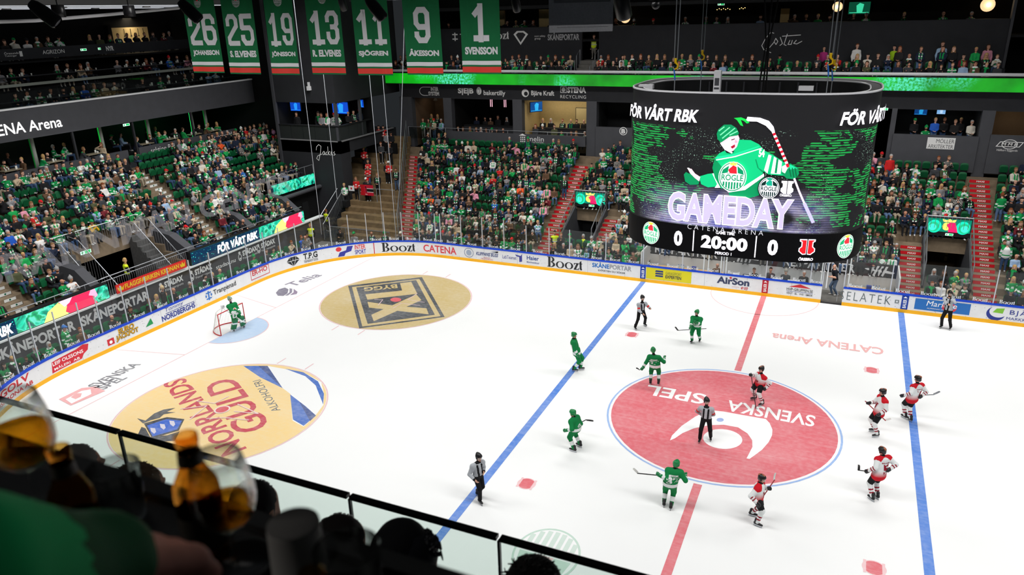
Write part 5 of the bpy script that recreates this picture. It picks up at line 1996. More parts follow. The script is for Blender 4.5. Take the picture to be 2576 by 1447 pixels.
# upper glass behind the right bench
e = tag(empty('bench_glass', (BENCH[0], 17.3, 1.9)), 'clear screen standing on the bench wall', 'glass wall')
for x in np.arange(BENCH[0], BENCH[1] - .5, 2.0):
	MB().quad([(x - BENCH[0] + .02, 0, 0), (x - BENCH[0] + 1.98, 0, 0), (x - BENCH[0] + 1.98, 0, 1.1), (x - BENCH[0] + .02, 0, 1.1)]).build('glass_pane', 'rink_glass', e)
	MB().box((x - BENCH[0] - .02, -.02, 0), (x - BENCH[0] + .02, .02, 1.15)).build('post', 'stanchion', e)

# ------------------------------------------------------------------ boxes behind the stand
YF = 26.8
struct(MB().box((-31.2, YF, 9.4), (19, YF + .2, 10.72)).build('wall_fascia', 'wall_dark'))
struct(MB().box((-31.2, YF - .1, rz(12) - .2), (19, 33.0, rz(12) + .0)).build('floor_boxes', 'wall_black'))
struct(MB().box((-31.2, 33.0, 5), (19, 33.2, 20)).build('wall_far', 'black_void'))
struct(MB().box((-31.2, YF + .1, 9.42), (19, 33, 9.6)).build('ceiling_boxes', 'wall_black'))
for x0, x1 in ((-31.4, -30.2), (-27.2, -26.45), (-21.0, -20.2), (-14.9, -14.1), (-11.4, 4.75), (5.75, 6.05), (10.75, 11.45)):
	struct(MB().box((x0, YF - .05, 5.3), (x1, YF + .5, 9.45)).build('wall_pier', 'panel_grey' if x1 - x0 < 2 else 'wall_dark'))
for x0, x1, m, yb in ((-30.2, -27.2, 'brown_wall', 30.5), (-26.45, -21.0, 'black_void', 31.5), (-20.2, -14.9, 'beige_wall', 30.2), (-14.1, -11.4, 'wall_black', 29.5), (6.05, 10.75, 'wall_black', 30.0), (11.45, 16, 'brown_wall', 31.0)):
	mb = MB().box((x0, yb, 5.4), (x1, yb + .1, 9.4)).box((x0 - .05, YF + .5, 5.4), (x0 + .03, yb, 9.4)).box((x1 - .03, YF + .5, 5.4), (x1 + .05, yb, 9.4))
	struct(mb.build('wall_box', m))
# parapets
struct(MB().box((-26.9, 26.55, 6.05), (-14.9, 26.7, 6.82)).build('wall_parapet', 'panel_grey'))
struct(MB().box((-14.1, 26.6, 5.3), (-11.2, 26.8, 7.6)).build('wall_parapet', 'panel_grey'))
struct(MB().box((6.0, 26.6, 5.6), (10.8, 26.8, 7.85)).build('wall_parapet', 'panel_grey'))
struct(MB().box((11.4, 26.6, 5.6), (19, 26.8, 8.0)).build('wall_parapet', 'panel_grey'))
e = tag(empty('balcony_rail', (-30.6, 26.6, 6.05)), 'balcony railing with dark glass under the lit boxes', 'railing')
MB().tube([(0, 0, 1.0), (15.6, 0, 1.0)], .025, 5).build('top_rail', 'rail_steel', e)
for x in (0, 1.55, 2.1, 3.55, 4.8, 6.2, 7.6, 9.2, 10.8, 12.6, 14.2, 15.6):
	MB().tube([(x, 0, 0), (x, 0, 1.0)], .022, 5).build('post', 'rail_steel', e)
for a, b in ((.05, 1.5), (1.6, 2.05), (2.15, 3.5)):
	MB().quad([(a, 0, .05), (b, 0, .05), (b, 0, .95), (a, 0, .95)]).build('glass_pane', 'dark_glass', e)


def sign(mk, o, du, label, name='wall_sign', m='paint'):
	x = tag(mk.build(name, flat(o, du, (0, 0, 1)), m), label, 'sign')
	return x


YS = YF - .02
mk = Mark()
mk.ring(-28.95, 9.94, .45, .36, .05, GR, 20, 90, 270).rect(-28.95, 10.25, -28.35, 10.3, GR).rect(-28.95, 9.58, -28.6, 9.63, GR)
mk.text('INTER', -28.3, 9.98, -27.6, 10.3, GR, .03).text('SYSTEM', -28.55, 9.6, -27.55, 9.92, GR, .03)
sign(mk, (0, YS, 0), (1, 0, 0), 'white two-line lettering with a half round bracket above the first box')
mk = Mark().text('S|E|B', -25.8, 9.7, -24.4, 10.25, GR, .04)
sign(mk, (0, YS, 0), (1, 0, 0), 'white three-letter bank sign with upright bars')
mk = Mark().disc(-23.9, 10.05, .22, .3, GR).ring(-23.95, 10.02, .12, .2, .03, rgb(40, 40, 44)).text('bakertilly', -23.5, 9.62, -21.6, 10.1, GR, .02)
sign(mk, (0, YS, 0), (1, 0, 0), 'white lower-case lettering with a striped ball mark')
mk = Mark().disc(-19.9, 9.95, .3, .3, GR).disc(-19.85, 9.9, .16, .16, rgb(40, 40, 44)).text('Bjäre Kraft', -19.4, 9.68, -17.5, 10.15, GR, .02)
sign(mk, (0, YS, 0), (1, 0, 0), 'white lettering with a ring above the bright box')
mk = Mark().frame(-17.0, 10.02, -16.5, 10.48, .04, GR).disc(-16.75, 10.25, .15, .15, GR).text('STENA', -16.45, 10.02, -14.95, 10.46, GR, .05).text('RECYCLING', -17.0, 9.62, -14.95, 9.86, GR, .0, 0, 1.15)
sign(mk, (0, YS, 0), (1, 0, 0), 'white bold two-line lettering with a square mark')
mk = Mark()
for k in range(3):
	for j in range(3):
		mk.rect(-20.3 + k * .16, 6.2 + j * .16, -20.2 + k * .16, 6.3 + j * .16, GR)
mk.poly([(-20.42, 6.7), (-19.78, 6.7), (-20.1, 6.86)], GR).text('melin', -19.65, 6.3, -18.3, 6.68, GR, .0).text('FASTIGHETER', -19.65, 6.16, -18.3, 6.25, GR, 0)
sign(mk, (0, 26.54, 0), (1, 0, 0), 'white house mark and lettering on the grey parapet')
mk = Mark().ring(-11.95, 7.35, .3, .3, .05, GR).text('B', -12.1, 7.18, -11.8, 7.52, GR, .04)
sign(mk, (0, 26.58, 0), (1, 0, 0), 'white letter in a ring on the grey wall')
mk = Mark().rect(8.0, 7.0, 9.55, 7.72, rgb(226, 226, 226)).text('MÖLLER', 8.5, 7.38, 9.5, 7.68, BLACK, -.005).text('ARKITEKTER', 8.08, 7.05, 9.48, 7.28, BLACK, -.005)
sign(mk, (0, 26.58, 0), (1, 0, 0), 'white sign of an architects office')
mk = Mark().poly([(11.75, 7.3), (11.95, 7.62), (13.2, 7.62), (13.0, 7.3)], GR).poly([(11.83, 7.34), (11.98, 7.58), (13.12, 7.58), (12.97, 7.34)], rgb(60, 60, 64)).ring(12.47, 7.46, .42, .3, .04, GR).text('M M B', 12.05, 7.38, 12.9, 7.55, GR, .02, .2).text('Hållbart byggande', 11.85, 7.0, 12.95, 7.16, GR, 0)
sign(mk, (0, 26.58, 0), (1, 0, 0), 'white framed three-letter mark near the right edge')


def tv(pos, du, w, h, label, c=(rgb(14, 60, 120), rgb(40, 150, 210))):
	e = tag(empty('television', pos), label, 'television')
	du = unit(V(*du)); n = np.cross(du, V(0, 0, 1))
	MB().box((-w / 2 - .03, -.04, -h / 2 - .03), (w / 2 + .03, 0.02, h / 2 + .03), M=Matrix(((du[0], -n[0] * -1, 0, 0), (du[1], n[1], 0, 0), (0, 0, 1, 0), (0, 0, 0, 1)))).build('case', 'wall_black', e)
	mk = Mark().rect(-w / 2, -h / 2, w / 2, h / 2, c[0]).poly([(-.1 * w, -.4 * h), (.15 * w, -.4 * h), (.2 * w, .3 * h), (0, .42 * h), (-.15 * w, .2 * h)], c[1]).rect(-.45 * w, -.42 * h, .45 * w, -.36 * h, c[1])
	mk.build('display', flat(n * .05, du, (0, 0, 1)), 'glow', e)
	return e


tv((-19.6, 28.2, 8.75), (.6, .8, 0), 1.1, .75, 'television on the side wall of the bright box')
lamp('box_light', (-17.5, 28.6, 9.35), (4, 2), 55, (1, .9, .65), (-17.5, 28.8, 6))
lamp('box_light', (-28.7, 28.8, 9.3), (2, 1), 7, (1, .8, .55), (-28.7, 29.2, 6))
lamp('box_light', (13.2, 29.4, 9.35), (2, 2), 26, (1, .86, .6), (13.4, 29.8, 6))
MB()
for x, z in ((-29.2, 8.95), (-28.1, 8.6)):
	e = tag(empty('pendant_lamp', (x, 29, z)), 'black pendant lamp in the first box, ' + ('higher one' if z > 8.8 else 'lower one'), 'lamp')
	MB().lathe([(.04, .35), (.05, .2), (.2, 0)], n=14).build('lamp_shade', 'wall_black', e)
	MB().tube([(0, 0, .35), (0, 0, 9.4 - z)], .01, 4).build('cord', 'wall_black', e)
for k, x in enumerate((-24.0, -23.85, -22.75, -22.6)):
	tag(MB().tube([(x, 29, 8.55), (x, 29, 9.35)], .025, 6).build('tube_light', mat('pink_tube', rgb(255, 190, 206), emit=1.4)), 'upright pink light tube in the dark bar box', 'light', 'pink light tubes in the bar box')
for x0, x1, y, lb in ((-29.9, -27.3, 28.2, 'dark bar counter in the first box'), (-26.2, -21.6, 28.3, 'dark bar counter in the box with pink tubes'), (-19.9, -15.2, 28.2, 'dark counter in the bright box')):
	e = tag(empty('bar_counter', (x0, y, 5.9)), lb, 'counter')
	MB().box((0, 0, 0), (x1 - x0, .5, 1.15)).build('counter_front', 'wall_dark', e)
	MB().box((-.03, -.05, 1.15), (x1 - x0 + .03, .55, 1.2)).build('counter_top', 'wall_black', e)
e = tag(empty('white_board', (-16.9, 30.1, 7.3)), 'pale board on the back wall of the bright box', 'board')
MB().box((0, 0, 0), (1.7, .05, 1.2)).build('board_face', mat('board_pale', rgb(216, 196, 150), .6), e)
MB().box((-.03, -.01, -.03), (0, .06, 1.23)).box((1.7, -.01, -.03), (1.73, .06, 1.23)).box((-.03, -.01, 1.2), (1.73, .06, 1.23)).build('frame', 'wall_dark', e)
for x, top, hair, sc in ((-19.3, 'black jacket', 'long', None), (-18.6, 'black jacket', 'long', None), (-17.6, 'dark coat', 'short', 'drape'), (-16.9, 'navy jacket', 'short', 'drape'), (-16.4, 'black jacket', 'short', None), (-15.8, 'dark coat', 'bald', None)):
	person((x, 28.85, 6.0), (0, -1), None, pose='stand_front', top=top, hair=hair, scarf=sc, scale=1.0)
for x, top in ((-19.3, 'charcoal jacket'), (-18.7, 'dark coat'), (-17.7, 'olive jacket'), (-17.1, 'black jacket'), (-16.3, 'black jacket'), (-15.9, 'charcoal jacket'), (-15.2, 'dark coat')):
	person((x, 27.3, 5.75), (0, -1), None, pose='stand_front' if x < -17.4 else 'lap', top=top, scale=1.0)
for x, top in ((-29.7, 'green team shirt'), (-29.1, 'black jacket'), (-28.3, 'brown jacket'), (-27.8, 'black jacket')):
	person((x, 29.0, 6.0), (0, -1), None, pose='stand_front', top=top, scale=1.0)
for x, top, h in ((-29.5, 'green team shirt', 'short'), (-28.95, 'brown jacket', 'long'), (-28.45, 'beige coat', 'cap'), (-27.75, 'light blue shirt', 'short')):
	person((x, 27.2, 5.9), (0, -1), None, pose='stand_front', top=top, hair=h, hatcol=('red', rgb(200, 40, 30)), scale=1.0)
for x in (-25.4, -24.6, -24.1, -23.4, -22.6):
	person((x, 29.1, 6.0), (0, -1), None, pose='stand_front', scarf=None)
for k, x in enumerate((-26.2, -25.7, -25.1, -24.5, -24.1, -23.6, -23.1, -22.6, -22.1)):
	person((x, 27.25, 5.75), (0, -1), None, pose='clap' if k % 2 else 'lap', scarf=None, scale=1.0, top=['black jacket', 'dark coat', 'green team shirt', 'pink jacket', 'navy jacket', 'grey sweater', 'black jacket', 'dark coat', 'dark coat'][k])
for k, (x, y, top, h) in enumerate(((7.2, 27.7, 'black jacket', 'cap'), (7.9, 27.6, 'green team shirt', 'beanie'), (8.35, 27.5, 'blue jacket', 'short'), (8.95, 28.4, 'black jacket', 'short'), (9.5, 27.7, 'dark coat', 'short'), (9.9, 28.6, 'black jacket', 'short'), (10.4, 27.6, 'cream sweater', 'short'))):
	person((x, y, 6.95 if k != 2 else 7.05), (0, -1), None, pose='stand_front' if k != 1 else 'lap', top=top, hair=h, scale=1.0, scarf=None, hatcol=('green', GS))
tv((7.6, 29.9, 8.9), (1, 0, 0), .75, .42, 'small television in the press room')
tv((8.8, 29.9, 8.95), (1, 0, 0), .5, .35, 'pale monitor in the press room', (rgb(120, 170, 220), rgb(180, 210, 240)))
lamp('box_light', (8.4, 28.3, 9.35), (3, 1.5), 8, (.9, 1, 1), (8.4, 28.3, 6))
exit_sign((5.0, YF - .08, 9.3), (1, 0, 0), .5, .17, 'green exit sign right of the scoreboard')
person((6.0, 25.1, rz(11)), (.1, -1), 'standing below the press room at row end', pose='stand', top='red jacket', hair='short', hcol=HAIRS[3], scarf=None, scale=1.05)

# ------------------------------------------------------------------ ribbon screen and upper seats


def ribbon_material():
	m = bpy.data.materials.new('ribbon_display')
	m.use_nodes = True
	nt = m.node_tree
	b = nt.nodes['Principled BSDF']
	b.inputs['Base Color'].default_value = (0.005, 0.01, 0.006, 1)
	tc = nt.nodes.new('ShaderNodeTexCoord')
	n1 = nt.nodes.new('ShaderNodeTexNoise'); n1.inputs['Scale'].default_value = .35; n1.inputs['Detail'].default_value = 4
	n2 = nt.nodes.new('ShaderNodeTexNoise'); n2.inputs['Scale'].default_value = 7; n2.inputs['Detail'].default_value = 4
	n3 = nt.nodes.new('ShaderNodeTexNoise'); n3.inputs['Scale'].default_value = .22; n3.inputs['Detail'].default_value = 1
	for n in (n1, n2, n3):
		nt.links.new(tc.outputs['Object'], n.inputs['Vector'])
	r1 = nt.nodes.new('ShaderNodeValToRGB')
	r1.color_ramp.elements[0].position, r1.color_ramp.elements[0].color = .35, (*rgb(4, 130, 14), 1)
	r1.color_ramp.elements[1].position, r1.color_ramp.elements[1].color = .65, (*rgb(16, 196, 30), 1)
	nt.links.new(n1.outputs[0], r1.inputs[0])
	mu = nt.nodes.new('ShaderNodeMath'); mu.operation = 'MULTIPLY'
	m3 = nt.nodes.new('ShaderNodeMapRange'); m3.inputs[1].default_value, m3.inputs[2].default_value = .52, .64
	m2 = nt.nodes.new('ShaderNodeMapRange'); m2.inputs[1].default_value, m2.inputs[2].default_value = .40, .62
	nt.links.new(n3.outputs[0], m3.inputs[0]); nt.links.new(n2.outputs[0], m2.inputs[0])
	nt.links.new(m3.outputs[0], mu.inputs[0]); nt.links.new(m2.outputs[0], mu.inputs[1])
	mx = nt.nodes.new('ShaderNodeMix'); mx.data_type = 'RGBA'
	mx.inputs[7].default_value = (*rgb(90, 240, 200), 1)
	nt.links.new(mu.outputs[0], mx.inputs[0]); nt.links.new(r1.outputs[0], mx.inputs[6])
	nt.links.new(mx.outputs[2], b.inputs['Emission Color'])
	b.inputs['Emission Strength'].default_value = 1.0
	m.cycles.emission_sampling = 'NONE'
	MATS['ribbon_display'] = m


ribbon_material()
e = tag(empty('ribbon_screen', (-32.8, 26.0, 10.62)), 'long green ribbon screen along the upper balcony', 'screen')
MB().box((0, .02, -.04), (52, .3, .84)).build('screen_case', 'wall_black', e)
MB().quad([(0.02, 0, 0), (52, 0, 0), (52, 0, .8), (.02, 0, .8)]).build('display', 'ribbon_display', e)
tag(MB().tube([(-32.8, 26.05, 11.62), (19, 26.05, 11.62)], .1, 8).build('balcony_pipe', mat('pipe_white', rgb(196, 196, 200), .4)), 'pale round pipe along the top of the ribbon screen', 'pipe')
struct(MB().box((-32.8, 26.05, 10.6), (19, 33, 10.75)).build('floor_upper', 'wall_black'))
UY, UZ = lambda i: 26.5 + .85 * i, lambda i: 10.95 + .42 * i
mb = MB()
for i in range(3):
	mb.box((-32.5, UY(i), 10.7), (-16.05, UY(i) + 1.0, UZ(i))).box((-14.6, UY(i), 10.7), (11.7, UY(i) + 1.0, UZ(i)))
struct(mb.build('floor_upper_terrace', 'wall_dark'))
for i in range(2):
	x = -31.5
	while x < 11.4:
		if not -16.1 < x < -14.5:
			e_ = (i == 1 and rnd.random() < .1) or (i == 0 and (-11.2 < x < -9.8 or 4.2 < x < 5.4)) or (i == 1 and -.9 < x < .2)
			p = V(x, UY(i) + .5, UZ(i))
			seat(p, (0, -1), 'upper balcony', e_)
			if not e_:
				st_ = i == 1 and x > 4 and rnd.random() < .45
				person(p + V(0, -.2, 0), (-.05, -1), None, pose='stand_front' if st_ else rnd.choice(['lap', 'cross', 'clap', 'lap']), top=pick([(a, b * (2 if a in ('black jacket', 'dark coat') else 1)) for a, b in TOPW]))
		x += .6
for x, top, sc in ((8.1, 'pale blue hoodie', 1.1), (10.6, 'pink jacket', 1.0), (3.2, 'white sweater', 1.05), (1.2, 'magenta jacket', .95), (5.4, 'lime jacket', .98)):
	person((x, UY(1) + .9, UZ(1) + .1), (0, -1), None, pose='stand', top=top, scale=sc, scarf=None)
person((-12.3, UY(0) + .5, UZ(0)), (.8, -.3), None, pose='stand', top='white sweater', hair='long', scarf=None, scale=1)
# glass in front and side rails of the balcony stairs
e = tag(empty('stairway', (-16.0, 26.4, 10.75)), 'grey concrete steps on the upper balcony', 'steps')
mb = MB()
for k in range(6):
	mb.box((0, k * .42, 0), (1.35, k * .42 + .45 + (1.0 if k == 5 else 0), .25 + k * .25))
mb.build('step_block', 'concrete_grey', e)
for x in (-.05, 1.4):
	MB().tube([(x, .1, .3), (x, .1, 1.2), (x, .9, 1.6), (x, .9, .7)], .03, 5).build('hand_rail', 'rail_steel', e)
	MB().tube([(x, 1.3, .9), (x, 1.3, 1.9), (x, 2.1, 2.3), (x, 2.1, 1.2)], .03, 5).build('hand_rail', 'rail_steel', e)
person((-15.3, 29.6, 12.3), (0, -1), None, pose='stand', label='steward in yellow vest in the doorway above the upper steps', **VEST)
# wall behind with white signs, bar floor above
for x0, x1 in ((-30, -16.1), (-14.75, 11.6)):
	struct(MB().box((x0, 29.1, 11.0), (x1, 29.3, 14.7)).build('wall_upper', 'wall_dark'))
struct(MB().box((-31.2, 29.3, 13.6), (19, 33, 13.75)).build('floor_bar', 'wall_black'))
struct(MB().box((11.6, 28.9, 10.7), (11.75, 29.5, 17)).build('trim_3', 'panel_grey'))
YU = 29.07
mk = Mark().rect(-27.1, 13.75, -27.0, 14.4, GR).rect(-27.3, 14.2, -26.8, 14.3, GR).rect(-27.3, 13.85, -26.8, 13.95, GR).text('Tranpenad', -26.6, 13.8, -23.6, 14.3, GR, .02)
sign(mk, (0, YU, 0), (1, 0, 0), 'white lettering with a cross mark on the upper wall')
mk = Mark(); boozt(mk, -24.5, 13.85, -22.2, 14.5, GR); sign(mk, (0, YU, 0), (1, 0, 0), 'white serif lettering on the upper wall')
mk = Mark().poly([(-21.8, 14.2), (-21.5, 14.45), (-20.9, 14.45), (-20.55, 14.2), (-21.2, 13.4)], GR).poly([(-21.6, 14.17), (-21.4, 14.33), (-20.98, 14.33), (-20.76, 14.17), (-21.2, 13.6)], rgb(40, 41, 45)).text('next safety', -20.0, 13.95, -19.1, 14.12, GR, 0).text('group', -20.0, 13.75, -19.5, 13.9, GR, 0)
sign(mk, (0, YU, 0), (1, 0, 0), 'white shield outline with small lettering on the upper wall')
mk = Mark().text('SKÅNEPORTAR', -18.9, 13.72, -16.3, 14.3, rgb(176, 176, 180), .03)
sign(mk, (0, YU, 0), (1, 0, 0), 'grey door company lettering on the upper wall')
mk = Mark().script([[(.28, .95), (.2, 1), (.08, .7), (.0, .35), (.06, .15), (.2, .25), (.3, .5)], [(.3, .5), (.34, .7), (.4, .55), (.36, .4), (.32, .5)], [(.45, .75), (.52, .45), (.46, .35)], [(.62, .9), (.56, .4), (.62, .35)], [(.5, .8), (.95, .85)], [(.7, .6), (.66, .4), (.74, .4), (.76, .6)], [(.86, .6), (.8, .45), (.88, .42), (1, .55)], [(.06, .15), (.25, .0)]], -2.9, 12.75, -.3, 14.1, .05, GR)
sign(mk, (0, YU, 0), (1, 0, 0), 'white handwritten name on the upper wall')
# bar guests at the upper counter
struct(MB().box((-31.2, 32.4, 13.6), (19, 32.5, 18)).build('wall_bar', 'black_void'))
struct(MB().box((-31.2, 29.0, 16.05), (19, 33, 16.3)).build('ceiling_bar', 'wall_black'))
e = tag(empty('bar_counter', (-31, 29.25, 14.66)), 'long dark counter where guests sit above the upper seats', 'counter')
MB().box((0, 0, 0), (42.5, .5, .05)).build('counter_top', 'wall_black', e)
x = -28.0
while x < 11:
	if rnd.random() < .62 and not -16.2 < x < -14.4:
		person((x, 30.05, 13.8), (0, -1), None, pose=rnd.choice(['elbows', 'chin', 'lap', 'cross']), scarf=rnd.choice([None, None, 'drape']), scale=1.05)
	x += .75
for x0, x1 in ((-25.8, -23.9), (-20.8, -18.8)):
	struct(MB().box((x0, 32.0, 13.8), (x1, 32.2, 16)).build('wall_bar_panel', 'beige_wall'))
def globe(x, z, r, lb, y=31.2):
	e = tag(empty('globe_lamp', (x, y, z)), lb, 'lamp')
	MB().ball((0, 0, 0), r, n=16, k=10).build('globe', mat('globe_glow', rgb(255, 214, 160), emit=1.1), e, True)
	MB().tube([(0, 0, r), (0, 0, 16.1 - z)], .012, 4).build('cord', 'wall_black', e)
	ld = lamp('globe_light', (x, y - r - .1, z), .15, 14, (1, .8, .5), kind='POINT')
globe(at(1573, 45, y=31.2)[0], at(1573, 45, y=31.2)[2], .38, 'round glowing lamp behind guests near the speaker box')
globe(at(2107, 17, y=31.2)[0], at(2107, 17, y=31.2)[2], .33, 'round glowing lamp over the bar above the chains')
globe(at(2485, 12, y=31.2)[0], at(2485, 12, y=31.2)[2], .42, 'round glowing lamp in the upper right corner')
p = at(2162, 20, y=32.33)
tv(p, (1, 0, 0), 1.35, .78, 'television on the bar wall showing the scoreboard picture', (rgb(10, 70, 50), rgb(60, 210, 160)))
for k, (px, py) in enumerate(((1820, 24), (1868, 22))):
	p = at(px, py, y=30.8)
	e = tag(empty('chandelier', p), 'zigzag chandelier of bare bulbs, ' + ('wider one' if k == 0 else 'by the speaker'), 'lamp')
	pts = [(-.45 + .15 * j, 0, .06 * (j % 2)) for j in range(7)] if k == 0 else [(-.2 + .12 * j, 0, .06 * (j % 2)) for j in range(4)]
	MB().tube(pts, .015, 5).tube([(0, 0, 0), (0, 0, 16.06 - p[2])], .012, 4).build('arm', 'wall_black', e)
	for q in pts:
		MB().ball(q, .03, n=8, k=6).build('bulb', mat('bulb_glow', rgb(255, 206, 120), emit=3), e)
exit_sign(at(1805, 14, y=31.0), (1, 0, 0), .5, .18, 'green exit sign above the zigzag chandelier')
e = tag(empty('pendant_poster', at(1974, 40, y=32.36)), 'lit pale poster in the bar', 'poster')
MB().box((-.3, 0, -.6), (.3, .03, .5)).build('poster_sheet', 'beige_wall', e)
# ================================================================== the stand behind the goal in view
LX, LZ = lambda i: -32.5 - .84 * i, lambda i: 2.2 + .42 * i
VOM = (-2.4, 3.25)
AIS = ((7.15, .6), (-6.2, .5))
mb = MB()
for i in range(11):
	x, z = LX(i), LZ(i)
	for y0, y1 in (((-18, VOM[0]), (VOM[1], 13.9)) if i < 4 else ((-18, 19.0),)):
		if i >= 4 and x > -37.9:
			y1 = 18.9
		mb.box((x - .84, y0, z - .9), (x, y1, z))
struct(mb.build('floor_end_terrace', 'concrete'))
mb = MB()
for i in range(4, 11):
	mb.box((LX(i) - .84, 13.9, LZ(i) - .9), (LX(i), 21.4 if LX(i) < -37.5 else 19.0, LZ(i)))
struct(mb.build('floor_end_terrace', 'concrete'))
for i in range(11):
	x, z = LX(i) - .5, LZ(i)
	y, n = -15.0, {}
	while y < 21.2:
		ai = [abs(y - (a + k * (i - 5) * .16)) < .62 for a, k in AIS]
		ok = not any(ai)
		if i < 4 and (VOM[0] - .3 < y < VOM[1] + .25 or y > 13.6):
			ok = False
		if i in (1, 2, 3) and VOM[1] < y < VOM[1] + 1.3:
			ok = False
		if i < 3 and min(abs(y - q) for q in (-2.9, 3.75, 9.1, 13.6)) < .5:
			ok = False
		if y > 18.5 and LX(i) > -38.2:
			ok = False
		if ok:
			blk = 'entrance' if -5.5 < y < 6.4 else ('left aisle' if y < -5.5 else 'number steps')
			n[blk] = n.get(blk, 0) + 1
			w = f"goal-end {ORD[i]} row, {ordinal(n[blk])} in {'block by ' + blk if blk == 'entrance' else 'block past ' + blk}"
			w = f"goal-end {ORD[i]} row, {ordinal(n[blk])} {'by' if blk == 'entrance' else 'past'} {blk}"
			p = V(x, y, z)
			e = is_empty(p) or rnd.random() < .09
			seat(p, (1, 0), w, e)
			if not e:
				person(p + V(.22 + rnd.gauss(0, .04), rnd.gauss(0, .03), 0), (1, .05), w, **special(p))
		y += .53
# a group of people standing in the upper rows and a woman with a pink balloon
for k, (px, py, top, bc, hair) in enumerate(((475, 470, 'dark coat', rgb(196, 178, 140), 'short'), (492, 465, 'black jacket', BLACK, 'beanie'), (513, 455, 'checked shirt', BLACK, 'beanie'), (538, 448, 'white sweater', BLACK, 'short'), (552, 450, 'black jacket', BLACK, 'short'), (523, 450, 'navy jacket', BLACK, 'long'))):
	p = None
	for i in range(11):
		q = at(px, py + 28, z=LZ(i))
		if LX(i) - .84 <= q[0] <= LX(i):
			p = q
	if p is not None:
		person(p, (-.4, -1), f'standing in the goal-end upper rows, {ORD[k]} of the group', pose='stand', top=top, bottom=bc, hair=hair, scarf=None, scale=1.0, hatcol=('grey', rgb(150, 140, 150)))
p = V(LX(9) - .4, 20.6, LZ(9))
person(p, (1, -.3), 'standing by the dark end wall with balloon', pose='stand_front', top='black jacket', hair='long', scarf=None, scale=1)
b = tag(empty('balloon', p + V(.55, .1, 1.1)), 'pink balloon held at the top end of the goal stand', 'balloon')
MB().ball((0, 0, 0), (.17, .17, .2), n=14, k=9).build('balloon_skin', mat('balloon_pink', rgb(206, 150, 190), .3), b, True)
MB().tube([(0, 0, -.2), (-.1, -.03, -.45)], .006, 4).build('string', 'board_white', b)
# numbered concrete steps
for a, k, i0, lb in ((AIS[0][0], AIS[0][1], 0, 'concrete steps with white number plates through the goal stand'), (AIS[1][0], AIS[1][1], 0, 'concrete steps with white number plates near the left edge')):
	e = tag(empty('aisle_steps', (LX(i0), a, LZ(i0))), lb, 'steps')
	o = V(LX(i0), a, LZ(i0))
	mb = MB()
	for i in range(i0, 11):
		yc = a + k * (i - 5) * .16
		mb.box(V(LX(i) - .0, yc - .55, LZ(i) - .42) - o, V(LX(i) + .42, yc + .55, LZ(i) - .21) - o)
		for dx, dz in ((.0, 0), (.425, -.21)):
			mk = Mark().rect(.45, .03, 1.05, .18, rgb(222, 224, 222)).disc(.75, .105, .05, .05, rgb(14, 96, 70), 12)
			mk.build('number_plate', flat(V(LX(i) + dx + .008, yc - .55, LZ(i) + dz - .21) - o, (0, 1, 0), (0, 0, 1)), 'paint', e)
	mb.build('step_block', 'concrete', e)

# ------------------------------------------------------------------ entrance pit in the middle
struct(MB().box((-36.0, VOM[0] - .9, 0), (-31.9, VOM[1] + .4, .1)).build('floor_entrance', 'concrete_grey'))
mb = MB().box((-36.2, VOM[0] + .9, 0), (-35.9, VOM[1] - .9, 3.7)).box((-36.0, VOM[0] - .05, 0), (-35.9, VOM[1] + .05, 3.75))
struct(mb.build('wall_entrance', 'black_void'))
for y0, y1, nm in ((VOM[0], VOM[0] + .95, 'left'), (VOM[1] - .95, VOM[1], 'right')):
	e = tag(empty('stairway', (-35.8, y0, .1)), f'dark grey stairs on the {nm} side of the entrance pit', 'steps')
	mb = MB()
	for k in range(11):
		mb.box((k * .32, 0, 0), (k * .32 + .32, y1 - y0, 3.6 - k * .3))
	mb.build('step_block', mat('step_grey', rgb(86, 86, 86), .85, noise=.15, nscale=6), e)
for y, lb in ((VOM[0] + .97, 'left'), (VOM[1] - .97, 'right'), (VOM[0] - .05, 'outer left'), (VOM[1] + .05, 'outer right')):
	mb = MB().tube([(-35.8, y, 3.7), (-35.8, y, 4.75), (-35.0, y, 4.6), (-32.3, y, 2.0), (-32.3, y, .9)], .026, 6)
	for t in np.linspace(.05, .95, 12):
		mb.tube([(-35.0 + 2.7 * t, y, 3.0 - 2.7 * t), (-35.0 + 2.7 * t, y, 4.6 - 2.6 * t)], .01, 4)
	tag(mb.build('hand_rail', 'rail_steel'), f'sloping steel rail on the {lb} side of the entrance stairs', 'railing')
e = tag(empty('guard_rail', (-35.9, VOM[0], 3.8)), 'steel guard rail with upright bars above the entrance opening', 'railing')
L = VOM[1] - VOM[0]
MB().tube([(0, 0, 1.05), (0, L, 1.05)], .028, 6).build('top_rail', 'rail_steel', e)
mb = MB()
for t in np.linspace(0, 1, 40):
	mb.tube([(0, L * t, 0), (0, L * t, 1.05)], .01, 4)
stuff(mb.build('baluster', 'rail_steel', e))
e = tag(empty('guard_rail', (-32.2, VOM[0] - .2, 1.9)), 'long steel railing with upright bars above the red banner', 'railing')
L += .5
MB().tube([(0, 0, 1.15), (0, L, 1.15)], .03, 6).tube([(0, 0, .95), (0, L, .95)], .022, 6).build('top_rail', 'rail_steel', e)
mb = MB()
for t in np.linspace(0, 1, 46):
	mb.tube([(0, L * t, -.3), (0, L * t, .95)], .011, 4)
stuff(mb.build('baluster', 'rail_steel', e))
exit_sign((-35.85, -.9, 3.45), (0, 1, 0), .7, .22, 'green exit sign on the edge above the entrance pit')
for k in range(8):
	tag(MB().box((-33.9 + (k % 4) * .35, -1.2 + k * .45, .12 + .0), (-33.7 + (k % 4) * .35, -.75 + k * .45, .16)).build('step_light', mat('tread_pale', rgb(206, 200, 186), .7)), 'pale tread edge in the entrance pit', 'tread edge', 'pale tread edges in the entrance pit')
